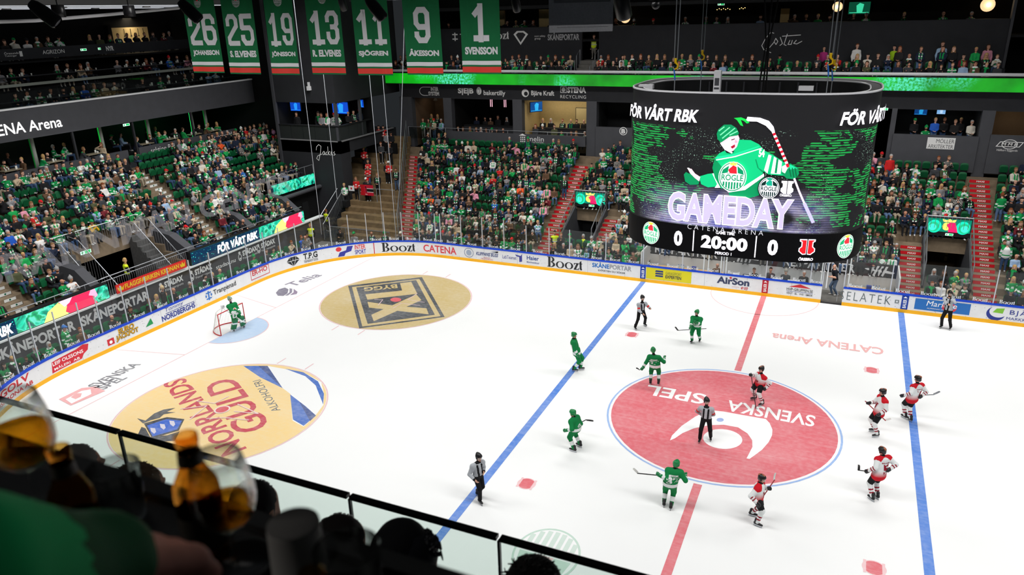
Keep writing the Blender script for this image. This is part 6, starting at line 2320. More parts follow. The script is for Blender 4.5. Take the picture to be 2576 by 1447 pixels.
person((-33.2, -.2, 1.6), (.5, .9), None, pose='stand_front', label='steward in yellow vest with fair hair in the entrance pit', **{**VEST, 'hair': 'long', 'hcol': HAIRS[2]})
struct(MB().box((-33.5, -.8, .1), (-32.8, .5, 1.6)).build('floor_landing', 'concrete_grey'))
# angular dark cheek walls beside the stairs
for y, x0, x1, zz in ((VOM[0] - .5, -34.2, -32.2, 3.05), (VOM[1] + .5, -34.6, -32.2, 3.1), (9.1, -34.5, -32.2, 3.0), (13.6, -34.3, -32.2, 3.1)):
	struct(MB().prism([(x0 - .6, zz + .75), (x0 + .9, zz + .55), (x1, zz - .35), (x1, 1.9), (x0 - .6, 2.0)], y - .28, y + .28, lambda x, z, h: (x, h, z)).build('wall_cheek', 'panel_grey'))

# ------------------------------------------------------------------ screens and advert wall towards the ice
struct(MB().box((-32.3, -16, 0), (-32.0, 15.9, 1.84)).build('wall_advert', mat('advert_dark', rgb(70, 68, 72), .6)))
struct(MB().box((-32.32, -16, 1.84), (-31.9, 15.9, 1.92)).build('trim_4', 'post_white'))
struct(MB().box((-32.35, -16, 1.92), (-32.05, VOM[0], 2.8)).box((-32.35, VOM[1], 1.92), (-32.05, 13.9, 2.8)).build('wall_screen_back', 'wall_black'))


def swirl_display(name, seedv):
	m = bpy.data.materials.new(name)
	m.use_nodes = True
	nt = m.node_tree
	b = nt.nodes['Principled BSDF']
	b.inputs['Base Color'].default_value = (0.01, 0.01, 0.012, 1)
	tc = nt.nodes.new('ShaderNodeTexCoord')
	mp = nt.nodes.new('ShaderNodeMapping'); mp.inputs['Location'].default_value = seedv
	n = nt.nodes.new('ShaderNodeTexNoise'); n.inputs['Scale'].default_value = 1.6; n.inputs['Detail'].default_value = 2; n.inputs['Distortion'].default_value = 1.4
	r = nt.nodes.new('ShaderNodeValToRGB')
	el = r.color_ramp.elements
	el[0].position, el[0].color = .3, (*rgb(4, 40, 60), 1)
	el[1].position, el[1].color = .42, (*rgb(6, 190, 150), 1)
	for p_, c_ in ((.5, rgb(30, 236, 190)), (.56, rgb(120, 250, 226)), (.62, rgb(20, 200, 120)), (.7, rgb(6, 110, 100))):
		x = el.new(p_); x.color = (*c_, 1)
	nt.links.new(tc.outputs['Object'], mp.inputs[0]); nt.links.new(mp.outputs[0], n.inputs['Vector'])
	nt.links.new(n.outputs[0], r.inputs[0]); nt.links.new(r.outputs[0], b.inputs['Emission Color'])
	b.inputs['Emission Strength'].default_value = 1.0
	m.cycles.emission_sampling = 'NONE'
	MATS[name] = m


swirl_display('swirl_display', (3, 1, 0))
NAVY, AQ = rgb(10, 40, 66), rgb(20, 180, 170)


def led_board(x, y0, y1, z0, z1, label, text=None, blob=None, dark=None):
	e = tag(empty('led_board', (x, y0, z0)), label, 'screen')
	MB().box((-.1, 0, -.03), (-.02, y1 - y0, z1 - z0 + .03)).build('screen_case', 'wall_black', e)
	L, h = y1 - y0, z1 - z0
	MB().quad([(0, 0, 0), (0, L, 0), (0, L, h), (0, 0, h)]).build('display', 'swirl_display', e)
	mk = Mark()
	if dark:
		a, b = dark
		mk.rect(a, 0, b, h, NAVY)
		for _ in range(170):
			u, v = rnd.uniform(a, b - .03), rnd.uniform(0, h - .05)
			mk.h = .0006
			s = rnd.uniform(.02, .06)
			mk.rect(u, v, u + s, v + s * .6, rnd.choice([AQ, rgb(30, 120, 120), rgb(60, 220, 200), rgb(20, 80, 110)]))
	if text:
		mk.h = .002
		mk.text('FÖR VÅRT RBK', text[0], h * .14, text[1], h * .98, GR, .05, .12)
	if blob:
		a = blob
		mk.h = .001
		mk.poly([(a, 0), (a + .3, h * .6), (a + .9, h * .95), (a + 1.3, h), (a + 1.3, 0)], rgb(246, 232, 120))
		mk.poly([(a + .9, h * .95), (a + 1.35, h * .6), (a + 1.2, h * .2), (a + 1.4, 0), (a + 3.0, 0), (a + 2.8, h * .5), (a + 3.0, h * .8), (a + 2.7, h), (a + 1.3, h)], rgb(226, 40, 80))
		mk.poly([(a + .95, h), (a + 1.2, h * .55), (a + 1.5, h * .7), (a + 1.7, h)], rgb(250, 190, 220)).poly([(a + 2.75, h), (a + 2.6, h * .7), (a + 2.85, h * .55), (a + 2.8, h * .3), (a + 3.1, h * .5), (a + 3.0, h)], rgb(250, 160, 190))
	if len(mk.v):
		mk.build('picture', flat((.006, 0, 0), (0, 1, 0), (0, 0, 1)), 'glow', e)
	return e


led_board(-32.0, -15.5, -2.45, 1.96, 2.74, 'colourful screen in front of the left half of the goal stand', (5.1, 7.85), 9.3, (3.4, 7.95))
led_board(-32.0, 3.3, 13.85, 1.96, 2.76, 'long colourful screen in front of the right half of the goal stand', (2.1, 5.8), 7.3, (.0, 5.9))
for y0, y1, lb in ((-15.5, -2.45, 'left'), (3.3, 13.85, 'right')):
	mb = MB().tube([(-32.15, y0, 3.05), (-32.15, y1, 3.05)], .025, 6)
	for y in np.arange(y0, y1 + .1, 1.7):
		mb.tube([(-32.15, y, 2.7), (-32.15, y, 3.05)], .018, 5)
	tag(mb.build('hand_rail', 'rail_steel'), f'steel rail along the top of the {lb} goal-end screen', 'railing')
on_adv = flat((-31.985, 0, 0), (0, 1, 0), (0, 0, 1))


def adv(mk, lb):
	return tag(mk.build('banner_lettering', on_adv, 'paint'), lb, 'sign')


adv(Mark().text('SKÅNEPORTAR', -8.85, 1.0, -4.7, 1.72, rgb(220, 220, 222), .04), 'white door company lettering on the dark wall below the left screen')
adv(Mark().text('SKÅNEPORTAR', -4.35, 1.0, -.1, 1.72, rgb(220, 220, 222), .04), 'white door company lettering below the gap between the screens')
for k, y in enumerate((.65, 2.95, 7.0, 8.75)):
	mk = Mark().ring(y + .16, 1.28, .16, .24, .05, GR, 16).disc(y + .16, 1.58, .1, .1, GR, 12).disc(y + .16, 1.2, .07, .07, GR, 12)
	mk.text('STÄDAX', y + .42, 1.28, y + 1.8, 1.72, GR, .05).text('Fönsterputs', y + .42, 1.02, y + 1.75, 1.2, GR, .0)
	adv(mk, f'white window cleaner lettering, {ORD[k]} one from the left')
adv(Mark().text('stadax.nu', 5.05, 1.12, 6.75, 1.38, GR, .01), 'small white web address on the dark wall')
e = tag(empty('flag_banner', (-31.9, -2.05, 2.02)), 'red banner with yellow lettering and crowns under the entrance railing', 'banner')
mk = Mark().rect(0, 0, 4.85, .5, rgb(220, 40, 40)).rect(0.04, .04, 4.81, .46, rgb(232, 52, 44)).text('FLAGGFABRIKEN KRONAN', .55, .12, 4.3, .4, rgb(246, 206, 40), .03)
for a in (.14, 4.42):
	mk.poly([(a, .12), (a + .3, .12), (a + .36, .38), (a + .24, .26), (a + .15, .42), (a + .06, .26), (a - .06, .38)], rgb(246, 206, 40))
MB().box((-.04, 0, 0), (-.005, 4.85, .5)).build('banner_sheet', 'goal_red', e)
mk.build('print', flat((0, 0, 0), (0, 1, 0), (0, 0, 1)), 'paint', e)
# two rows of seats behind the end glass
struct(MB().box((-32.0, -16, -.02), (-30.1, 15.5, .02)).build('floor_end_walk', 'concrete_grey'))
for i in range(1):
	y, n = -11.0, 0
	while y < 13.0:
		p = V(-31.45 + .0 * i, y, 0.02)
		n += 1
		e = rnd.random() < .38
		w = f"behind the end glass, {ordinal(n)} from the left"
		seat(p, (1, 0), w, e)
		if not e:
			person(p + V(.2, 0, 0), (1, .1), w, **special(p))
		y += .6
person((-31.2, .25, 0.02), (1, .6), 'standing behind the end glass beside the lettering', pose='stand', top='dark coat', hair='beanie', hatcol=('beige', rgb(206, 180, 140)), scarf=None, scale=1)
person((-31.2, -5.8, 0.02), (1, .6), 'standing behind the end glass near left edge', pose='stand', top='green team shirt', hair='cap', hatcol=('blue', rgb(60, 110, 180)), scarf='drape', stripe=True, scale=1)
# corner: guard, cameraman, two sitting men
person((-31.6, 13.9, 0.05), (.6, -.8), None, pose='stand', **{**VEST, 'kind': 'guard', 'label': 'guard in dark trousers and yellow vest at the corner glass', 'cat': 'person', 'bottom': rgb(40, 46, 60)})
person((-29.9, 15.2, 0.05), (.5, -1), 'cameraman in black crouching at corner glass', pose='elbows', top='black jacket', hair='cap', hatcol=('black', BLACK), scarf=None)
for k, (x, y, top, hair, hc) in enumerate(((-28.1, 14.3, 'grey sweater', 'cap', ('green', GS)), (-27.0, 14.9, 'navy jacket', 'bald', None), (-26.1, 15.2, 'black jacket', 'beanie', ('green', GS)), (-25.0, 15.6, 'black jacket', 'cap', ('pale', rgb(220, 214, 200))), (-31.1, 11.2, 'navy jacket', 'bald', None), (-30.9, 12.4, 'checked shirt', 'bald', None))):
	kw = dict(hatcol=hc) if hc else {}
	person((x, y, .02), (.35, -1), f'sitting at the corner glass below the terrace, {ORD[k]}', top=top, hair=hair, pose='lap', scarf='drape' if k in (1, 2) else None, **kw)

# ------------------------------------------------------------------ restaurant behind the stand, fascia and upper tiers
XS = -41.9
for y0, y1 in ((-10, 8.35), (9.25, 14.4), (14.4, 18.6)):
	struct(MB().box((XS - .15, y0, 6.3), (XS, y1, 7.62)).build('wall_section', 'panel_grey'))
on_sec = flat((XS + .015, 0, 0), (0, 1, 0), (0, 0, 1))
for s, y0, lb in (('sektion RM', .35, 'white section name on the wall below the left tables'), ('sektion RH', 10.2, 'white section name in the middle of the wall'), ('sektion M', 16.2, 'white section name at the far end of the wall')):
	tag(Mark().text(s, y0, 7.05, y0 + (2.1 if s[-1] != 'M' or s[-2] == 'R' else 1.9), 7.45, GR, -.005).build('section_sign', on_sec, 'paint'), lb, 'sign')
struct(MB().box((-48, -12, 6.85), (XS - .1, 21.5, 6.95)).build('floor_restaurant', 'wall_black'))
struct(MB().box((-47.5, -12, 6.9), (-47.3, 21.5, 10.6)).build('wall_restaurant', mat('green_dark', rgb(14, 24, 18), .6)))
struct(MB().box((-50.5, -12, 10.5), (XS - .3, 21.2, 10.62)).build('floor_balcony', 'wall_black'))
struct(MB().box((XS - .25, -12, 9.42), (XS, 21.2, 11.2)).build('wall_fascia_end', 'panel_grey'))
struct(MB().box((XS - .3, -12, 11.2), (XS + .06, 21.2, 11.3)).build('trim_5', 'post_white'))
tag(Mark().text('CATENA Arena', -1.75, 9.82, 4.05, 10.48, GR, .015).build('arena_name', on_sec, mat_attr('lit_letters', emit=.75)), 'large white arena name on the grey balcony front', 'sign')
mat('pillar_pale', rgb(150, 156, 148), .6)
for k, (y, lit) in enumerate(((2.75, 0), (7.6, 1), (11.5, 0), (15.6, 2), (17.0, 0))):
	e = tag(empty('pillar', (-43.3, y, 6.95)), 'round pillar among the restaurant tables, ' + ['below the arena name', 'washed green, beside the doorway', 'third from the left', 'lit bright green', 'last before the end wall'][k], 'pillar')
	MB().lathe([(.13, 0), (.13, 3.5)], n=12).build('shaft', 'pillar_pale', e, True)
	MB().box((-.03, -.155, .1), (.04, -.125, 3.4)).build('glow_strip', mat('green_light_paint%d' % lit, [rgb(10, 120, 40), rgb(20, 190, 60), rgb(40, 250, 110)][lit], emit=[.25, .6, 1.6][lit]), e)  # glowing strip added to stand for green light falling on the pillar
for y in (4.65, 9.2, 14.4):
	struct(MB().box((XS - .2, y - .06, 6.2), (XS - .06, y + .06, 9.45)).build('trim_6', 'wall_dark'))
lamp('pillar_light', (-44.5, 15.6, 8.6), .3, 30, (.1, 1, .35), kind='POINT')
lamp('restaurant_light', (-44.2, 4, 9.35), (3, 12), 26, (.9, .95, .85), (-44, 4, 6))
exit_sign((XS - .05, 8.4, 9.2), (0, 1, 0), .55, .18, 'green exit sign over the restaurant doorway')
mat('table_top', rgb(150, 140, 118), .5)
mat('crockery', rgb(226, 226, 220), .4)


def guest_table(x, y, z, lb, people=2, face=1, seated=True):
	e = tag(empty('restaurant_table', (x, y, z)), lb, 'table')
	MB().box((-.3, -.55, .72), (.3, .55, .76)).build('table_top', 'table_top', e)
	MB().tube([(0, 0, 0), (0, 0, .72)], .03, 6).build('leg', 'wall_black', e)
	MB().lathe([(.22, 0), (.2, .02)], n=10, cap0=True, cap1=True).build('foot', 'wall_black', e)


k = 0
for y in (-2.2, .6, 3.4, 6.2, 10.4, 12.6, 14.9, 16.9):
	k += 1
	guest_table(-42.6, y, 6.95, f'small restaurant table behind the section wall, {ORD[k - 1]} from the left')
	for dy in (-.85, .85):
		if rnd.random() < .92:
			person((-42.75 + rnd.uniform(-.2, .2), y + dy, 6.95), (.35, -dy), None, pose=rnd.choice(['lap', 'elbows', 'chin']), scarf=rnd.choice([None, 'drape']), scale=1)
	if rnd.random() < .7:
		person((-43.3, y, 6.95), (1, 0), None, pose='elbows', scale=1)
	for j in range(3):
		q = V(-42.6 + rnd.uniform(-.2, .2), y + rnd.uniform(-.4, .4), 7.71)
		if j == 0:
			o = MB().box((-.01, -.06, 0), (.02, .06, .2)).build('menu_card', 'crockery')
			tag(o, f'white menu card on the {ORD[k - 1]} restaurant table', 'menu card')
		else:
			o = MB().lathe([(.035, 0), (.045, .12)], n=8, cap0=True).build('tumbler', 'crockery')
			tag(o, f'pale cup on the {ORD[k - 1]} restaurant table', 'cup', f'cups on restaurant table {k}')
		o.location = q
for y in (1.5, 5.4, 9.9, 13.0):
	for j in range(2):
		person((-45.3, y + j * .8, 6.95), (.7, .7), None, pose='lap', scale=1)
# upper balcony: two tiers of guests at narrow counters behind glass, a third tier behind a named front
e = tag(empty('balcony_glass', (XS + .0, -8, 11.3)), 'clear glass balustrade above the arena name', 'glass wall')
for j in range(14):
	MB().quad([(0, j * 2.05 + .02, 0), (0, j * 2.05 + 2.03, 0), (0, j * 2.05 + 2.03, .95), (0, j * 2.05 + .02, .95)]).build('glass_pane', 'dark_glass', e)
for row, (x, zf) in enumerate(((-43.0, 10.62), (-45.2, 11.9))):
	struct(MB().box((x - 2.0, -12, zf - 1.2), (x + .5, 21.2, zf + .02)).build('floor_tier', 'wall_black'))
	e = tag(empty('tier_counter', (x + .25, -10, zf)), ('lower' if row == 0 else 'upper') + ' narrow counter with pale edge on the goal-end balcony', 'counter')
	MB().box((-.2, 0, .9), (.2, 31, .94)).build('counter_top', 'wall_dark', e)
	if row:
		MB().box((.2, 0, .35), (.26, 31, .52)).build('pale_edge', 'pillar_pale', e)
	y, n = -3.0, 0
	while y < 19.5:
		n += 1
		if not 10.2 < y < 11.6 and rnd.random() < .8:
			person((x - .35, y, zf + .05), (1, -.25), None, pose=rnd.choice(['lap', 'elbows', 'chin', 'cross']), scale=1.05, top=pick(TOPW + [('green team shirt', 14), ('beige coat', 8)]))
			if n % 2 == 0:
				o = MB().box((-.01, -.07, 0), (.02, .07, .22)).build('menu_card', 'crockery')
				o.location = (x + .2, y + .3, zf + .945)
				tag(o, 'white card standing on the ' + ('lower' if row == 0 else 'upper') + ' balcony counter', 'menu card', 'white cards on the balcony counters')
			o = MB().lathe([(.035, 0), (.045, .13)], n=8, cap0=True).build('tumbler', 'crockery')
			o.location = (x + .25, y + .1, zf + .945)
			tag(o, 'pale cup on the ' + ('lower' if row == 0 else 'upper') + ' balcony counter', 'cup', 'cups on the balcony counters')
		y += .78
struct(MB().box((-47.2, -12, 13.75), (-47.0, 21.2, 14.45)).build('wall_tier_front', 'wall_dark'))
struct(MB().box((-50.5, -12, 13.5), (-47.1, 21.2, 13.62)).build('floor_tier', 'wall_black'))
on_t = flat((-46.98, 0, 0), (0, 1, 0), (0, 0, 1))
tag(Mark().text('AGRIZON', 7.4, 14.0, 9.0, 14.25, GR, .0).build('tier_sign', on_t, 'paint'), 'white lettering on the top balcony front', 'sign')
tag(Mark().text('NYR', 12.3, 13.95, 12.95, 14.28, GR, .04).build('tier_sign', on_t, 'paint'), 'white three-letter mark on the top balcony front', 'sign')
tag(Mark().text('Öresunds', 4.8, 14.12, 5.75, 14.28, GR, 0).text('Tidningar', 4.8, 13.95, 5.6, 14.08, GR, 0).rect(5.8, 13.95, 6.0, 14.28, GR).build('tier_sign', on_t, 'paint'), 'small white lettering with a square at the left end of the top balcony front', 'sign')
exit_sign((-46.95, 10.2, 14.05), (0, 1, 0), .5, .17, 'green exit sign beside the top balcony lettering')
exit_sign((-46.95, 11.6, 14.05), (0, 1, 0), .25, .17, 'small green exit sign on the top balcony front')
y = 4.5
while y < 19:
	if not 9.6 < y < 11.0 and rnd.random() < .72:
		person((-47.7, y, 13.7), (1, -.3), None, pose=rnd.choice(['lap', 'elbows', 'chin']), scale=1.05)
	y += .8
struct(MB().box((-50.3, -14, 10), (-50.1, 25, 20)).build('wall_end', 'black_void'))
struct(MB().box((-50.05, 15.2, 14.2), (-50.0, 18.9, 15.5)).build('wall_kitchen', 'beige_wall'))
for y in (16.6, 17.2, 17.9, 18.4):
	tag(MB().tube([(-49.95, y, 15.4), (-49.95, y, 14.9)], .02, 5).ball((-49.95, y, 14.85), (.03, .07, .05), n=8, k=6).build('ladle', 'wall_black'), 'dark ladle hanging in the lit kitchen opening', 'utensil', 'utensils in the kitchen opening')
lamp('kitchen_light', (-49.2, 17.2, 15.6), (.8, 3), 40, (1, .85, .6), (-50, 17.2, 14.4))
struct(MB().box((-50.2, 14.9, 13.6), (-49.6, 15.2, 15.7)).build('trim_7', 'black_void'))
lamp('balcony_fill', (-44.5, 6, 16.6), (3, 24), 60, (.9, .95, 1), (-44.5, 6, 10))

# ------------------------------------------------------------------ dark corner tower with its own balcony
TX0, TX1, TY = -37.9, -32.1, 19.05
struct(MB().box((TX0, TY, 0), (TX1, TY + .5, 6.85)).box((TX1 - .5, TY + .5, 0), (TX1, TY + 1.2, 6.85)).build('wall_tower', 'wall_dark'))
struct(MB().box((TX0, TY, 9.75), (TX1, 28, 19)).build('wall_tower', 'wall_dark'))
struct(MB().box((TX0, TY, 5.95), (TX1, 27, 6.88)).build('wall_tower_slab', 'wall_dark'))
struct(MB().box((-52, 21.4, 5), (TX0, 21.6, 19)).build('wall_recess', 'wall_black'))
struct(MB().box((TX0 - .1, TY - .12, 3), (TX0 + .12, TY + .1, 19)).build('trim_8', 'panel_grey'))
struct(MB().box((TX0 + .1, TY - .1, 6.86), (TX1 + .12, TY + .1, 6.94)).box((TX1 - .1, TY - .1, 6.86), (TX1 + .12, 26.5, 6.94)).build('trim_9', mat('ledge_grey', rgb(130, 130, 132), .6)))
struct(MB().box((TX1 - .2, TY - .05, 6.9), (TX1, TY + .15, 9.8)).box((TX1 - .2, 22.1, 6.9), (TX1, 22.25, 9.8)).build('trim_10', 'panel_grey'))
struct(MB().box((TX0, 23.5, 6.8), (TX1, 23.7, 9.8)).build('wall_lounge', 'black_void'))
struct(MB().box((TX0 - .05, TY, 6.8), (TX0, 23.5, 9.8)).build('wall_lounge_side', 'wall_black'))
e = tag(empty('lounge_parapet', (TX0, TY, 6.94)), 'dark panelled parapet of the tower balcony', 'railing')
for j in range(5):
	MB().box((.1 + j * 1.16, 0, .02), (.1 + j * 1.16 + 1.12, .06, 1.05)).build('parapet_panel', mat('smoked', rgb(46, 50, 50), .35), e)
for j in range(3):
	MB().box((TX1 - TX0 - .06, .1 + j * 1.2, .02), (TX1 - TX0, .1 + j * 1.2 + 1.16, 1.05)).build('parapet_panel', 'smoked', e)
MB().box((.05, -.05, 1.05), (5.85, .3, 1.12)).box((5.5, .3, 1.05), (5.85, 4.4, 1.12)).build('sill', 'wall_black', e)
BL = (rgb(16, 70, 190), rgb(40, 150, 250))
tv((-37.2, 20.6, 9.25), (1, 0, 0), 1.0, .7, 'blue television at the left end of the tower lounge', BL)
tv((-33.6, 21.6, 9.1), (1, 0, 0), 1.5, .9, 'large blue television in the middle of the tower lounge', BL)
tv((-32.6, 23.0, 9.3), (1, 0, 0), .5, .6, 'narrow blue television behind the corner post', BL)
for x, y, top, ps in ((-36.4, 19.6, 'black jacket', 'stand'), (-35.0, 20.5, 'dark coat', 'stand'), (-34.6, 20.0, 'black jacket', 'stand'), (-34.0, 19.6, 'grey sweater', 'stand_front'), (-33.5, 19.65, 'white sweater', 'stand_front'), (-33.1, 20.0, 'white sweater', 'stand'), (-32.55, 19.7, 'white team shirt', 'stand_clap'), (-32.5, 21.0, 'black jacket', 'stand_front'), (-32.5, 21.7, 'dark coat', 'stand_front'), (-32.5, 22.5, 'navy jacket', 'stand_front')):
	person((x, y, 7.15), (.5, -1) if x < -32.56 else (1, -.4), None, pose=ps, top=top, scale=1)
lamp('lounge_light', (-34.8, 20.6, 9.65), (4, 1.6), 16, (.95, .95, 1), (-34.8, 20.2, 7))
mk = Mark().script([[(.05, .65), (.08, .85), (.2, 1), (.3, .9), (.24, .5), (.12, .0), (.02, .12), (.1, .3), (.3, .42)], [(.4, .6), (.34, .5), (.36, .38), (.43, .42), (.43, .6), (.46, .38)], [(.55, .58), (.5, .5), (.5, .4), (.56, .4)], [(.62, .9), (.6, .38)], [(.7, .62), (.61, .5), (.7, .38)], [(.74, .48), (.8, .55), (.78, .62), (.74, .52), (.76, .4), (.83, .42)], [(.92, .62), (.87, .55), (.94, .46), (.87, .38)]], -34.5, 5.35, -32.5, 6.6, .05, GR)
tag(mk.build('handwritten_sign', flat((0, TY - .02, 0), (1, 0, 0), (0, 0, 1)), 'paint'), 'white handwritten name on the dark tower wall', 'sign')
tag(MB().box((-34.4, TY - .3, 10.7), (-34.2, TY, 11.0)).box((-34.36, TY - .2, 11.0), (-34.24, TY - .05, 11.3)).build('wall_camera', 'board_white'), 'small white camera on the tower wall', 'camera')
# upper block of the goal stand: its screen, grey pipe and the dark doorway below
struct(MB().box((-35.4, 13.95, 0), (-34.7, 19.0, 3.95)).build('wall_doorway', 'black_void'))
struct(MB().box((-34.68, 16.9, .1), (-34.62, 17.6, 2.4)).build('door_3', 'wall_black'))
led_board(-34.6, 13.75, 18.7, 3.6, 4.42, 'turquoise screen under the upper block beside the tower')
tag(MB().tube([(-34.4, 13.7, 3.3), (-34.4, 19.0, 3.3)], .16, 10).build('grey_pipe', 'panel_grey'), 'thick grey pipe below the turquoise screen', 'pipe')
mb = MB().tube([(-34.75, 13.8, 5.05), (-34.75, 18.8, 5.05), (-34.75, 18.8, 4.4)], .025, 6)
for y in np.arange(13.8, 18.9, 1.0):
	mb.tube([(-34.75, y, 4.4), (-34.75, y, 5.05)], .018, 5)
tag(mb.build('hand_rail', 'rail_steel'), 'steel rail above the turquoise screen', 'railing')
person((-33.0, 17.6, .1), (.4, .9), None, pose='stand', label='steward in yellow vest at the foot of the terrace, back turned', **VEST)

# ------------------------------------------------------------------ corner terrace with the visiting supporters
TR = lambda j: (15.75 + .6 * j, .1 + .36 * j)
mb = MB()
for j in range(18):
	y, z = TR(j)
	xl = -32.0 if y < 19.6 else -34.5
	if y < 17.5:
		xl = -32.0 + (17.5 - y) * 1.2
	mb.box((xl, y, z - .7 if j else 0), (fan(y) + .3, y + .62, z))
struct(mb.build('floor_corner_terrace', mat('concrete_warm', rgb(120, 100, 72), .85, noise=.2, nscale=2.5)))


def terr(px, py):
	for j in range(17, -1, -1):
		y, z = TR(j)
		q = at(px, py, z=z)
		if y - .1 <= q[1] <= y + .62:
			return V(q[0], q[1], z)
	j = min(range(18), key=lambda j: abs(at(px, py, z=TR(j)[1])[1] - TR(j)[0] - .3))
	q = at(px, py, z=TR(j)[1])
	return V(q[0], TR(j)[0] + .3, TR(j)[1])


VIS = [(913, 447, 'black jacket', 'short', 'visitor in black and red shirt standing under the ledge'), (930, 458, 'red team shirt', 'short', 'visitor in red shirt, left of the tall one'), (946, 467, 'red team shirt', 'bald', 'tall visitor in red shirt and jeans'), (884, 512, 'white team shirt', 'short', 'visitor in white shirt beside the tower'),
	   (900, 501, 'red team shirt', 'long', 'girl in red shirt holding a white sheet'), (925, 503, 'dark coat', 'cap', 'visitor in white cap behind the red flag'), (937, 503, 'dark coat', 'beanie', 'visitor in red hat holding the red flag'), (967, 486, 'black jacket', 'short', 'visitor in black coat with red scarf'), (985, 485, 'black jacket', 'short', 'visitor in jeans with red scarf by the fence'),
	   (972, 465, 'red team shirt', 'cap', 'visitor in red shirt and white cap'), (937, 420, 'red team shirt', 'bald', 'bald visitor with arms folded'), (962, 412, 'charcoal jacket', 'short', 'visitor in dark cap leaning on the rail'), (984, 415, 'black jacket', 'short', 'visitor in black puffer jacket'), (960, 390, 'grey sweater', 'cap', 'visitor in grey hoodie higher up'), (980, 388, 'black jacket', 'cap', 'visitor in black cap higher up'),
	   (948, 372, 'red team shirt', 'short', 'visitor at the very top left'), (968, 370, 'red team shirt', 'short', 'visitor at the very top right'), (993, 455, 'dark coat', 'short', 'visitor half hidden by the fence')]
for px, py, top, hair, lb in VIS:
	p = terr(px, py)
	person(p, (.35, -1), None, pose='stand_clap' if 'tall' in lb or 'left of' in lb else 'stand_front', top=top, hair=hair, scarf='drape' if 'red scarf' in lb else None, stripe=True, kind='visiting_supporter', cat='spectator', group='visiting supporters on the corner terrace', label=lb + ', corner terrace', hatcol=('white', WS) if 'white cap' in lb else (('red', rgb(200, 30, 36)) if 'red' in lb else ('black', BLACK)), bottom=rgb(70, 92, 124) if 'jeans' in lb else BLACK, scale=1.0, turn=0)
person(terr(908, 400), (.3, -1), None, pose='stand', label='security guard in yellow vest above the visiting supporters', **VEST)
p = terr(932, 503)
e = tag(empty('flag', p + V(.25, -.35, .95)), 'red flag with black and white stripe held on the corner terrace', 'flag')
mk = Mark().rect(-.6, -.42, .6, .42, rgb(196, 26, 52)).rect(-.6, -.16, .6, .16, rgb(226, 222, 220)).rect(-.6, -.11, .6, .11, rgb(24, 22, 24)).rect(-.2, -.4, .2, .4, rgb(196, 26, 52)).poly([(-.14, .3), (-.03, .3), (-.03, -.2), (-.09, -.16), (-.09, .2), (-.14, .2)], rgb(60, 16, 26)).poly([(.03, .3), (.14, .3), (.14, .2), (.09, .2), (.09, -.16), (.03, -.2)], rgb(60, 16, 26)).text('ÖREBRO', -.16, -.36, .16, -.28, rgb(230, 226, 224), .02)
mk.build('flag_print', lambda u, v, h: (u, -h - .006 + .03 * math.sin(u * 5), v), 'paint', e)
nx_ = 13
MB()
mb = MB()
for a in range(nx_ - 1):
	u0, u1 = -.6 + 1.2 * a / (nx_ - 1), -.6 + 1.2 * (a + 1) / (nx_ - 1)
	w0, w1 = .03 * math.sin(u0 * 5), .03 * math.sin(u1 * 5)
	mb.quad([(u0, w0, -.42), (u1, w1, -.42), (u1, w1, .42), (u0, w0, .42)])
mb.build('flag_cloth', 'goal_red', e)
p = terr(900, 500)
o = MB().box((-.26, -.03, -.2), (.26, 0, .2)).build('placard', 'board_white'); o.location = p + V(.05, -.36, 1.0)
tag(o, 'white sheet with a red mark held by the girl on the corner terrace', 'sign')
Mark().poly([(-.08, .08), (.08, .08), (.06, -.08), (-.06, -.08)], rgb(200, 30, 40)).build('red_mark', flat((0, -.035, 0), (1, 0, 0), (0, 0, 1)), 'paint', o)
for pts, lb in (([(905, 505), (990, 515)], 'steel crush barrier in front of the red flag'), ([(945, 420), (990, 424)], 'steel crush barrier higher on the terrace')):
	a, b = terr(*pts[0]), terr(*pts[1])
	b[2] = a[2]; b[1] = a[1]
	mb = MB().tube([a, a + V(0, 0, 1.05), b + V(0, 0, 1.05), b], .03, 6).tube([(a + b) / 2, (a + b) / 2 + V(0, 0, 1.05)], .03, 6)
	tag(mb.build('crush_barrier', 'rail_steel'), lb, 'railing')
a, b = V(-31.2, 15.5, .1), V(-25.9, 15.55, .1)
e = tag(empty('guard_rail', a), 'long steel railing with upright bars at the foot of the corner terrace', 'railing')
MB().tube([(0, 0, 0), (0, 0, 1.15), (b - a) + V(0, 0, 1.15), b - a], .03, 6).tube([V(1.5, 0, 0), V(1.5, 0, 1.15)], .03, 6).build('top_rail', 'rail_steel', e)
mb = MB()
for t in np.linspace(.02, .98, 44):
	q = (b - a) * t
	mb.tube([q + V(0, 0, .1), q + V(0, 0, 1.15)], .01, 4)
stuff(mb.build('baluster', 'rail_steel', e))
e = tag(empty('hand_rail', (-32.0, 15.6, .1)), 'sloping steel railing on the tower side of the corner terrace', 'railing')
MB().tube([(0.2, 0, 0), (.2, 0, 1.2), (-.1, 3.2, 3.1), (-.1, 3.2, 2.0)], .03, 6).tube([(-.6, .8, .4), (-.6, .8, 1.6), (-.6, 3.2, 3.2)], .03, 6).build('top_rail', 'rail_steel', e)
mb = MB()
for t in np.linspace(.05, .95, 16):
	mb.tube([(.2 - .3 * t, 3.2 * t, 2 * t), (.2 - .3 * t, 3.2 * t, 1.2 + 1.9 * t)], .01, 4)
stuff(mb.build('baluster', 'rail_steel', e))
o = MB().box((-.35, -.25, 0), (.35, .25, .5)).box((-.25, -.27, .1), (.25, -.25, .4)).build('loudspeaker', 'wall_black'); o.location = terr(868, 520)
tag(o, 'small black loudspeaker at the foot of the tower', 'loudspeaker')
struct(MB().box((-34.6, 24.2, 3.2), (-30.4, 24.4, 6)).build('wall_terrace_back', 'black_void'))

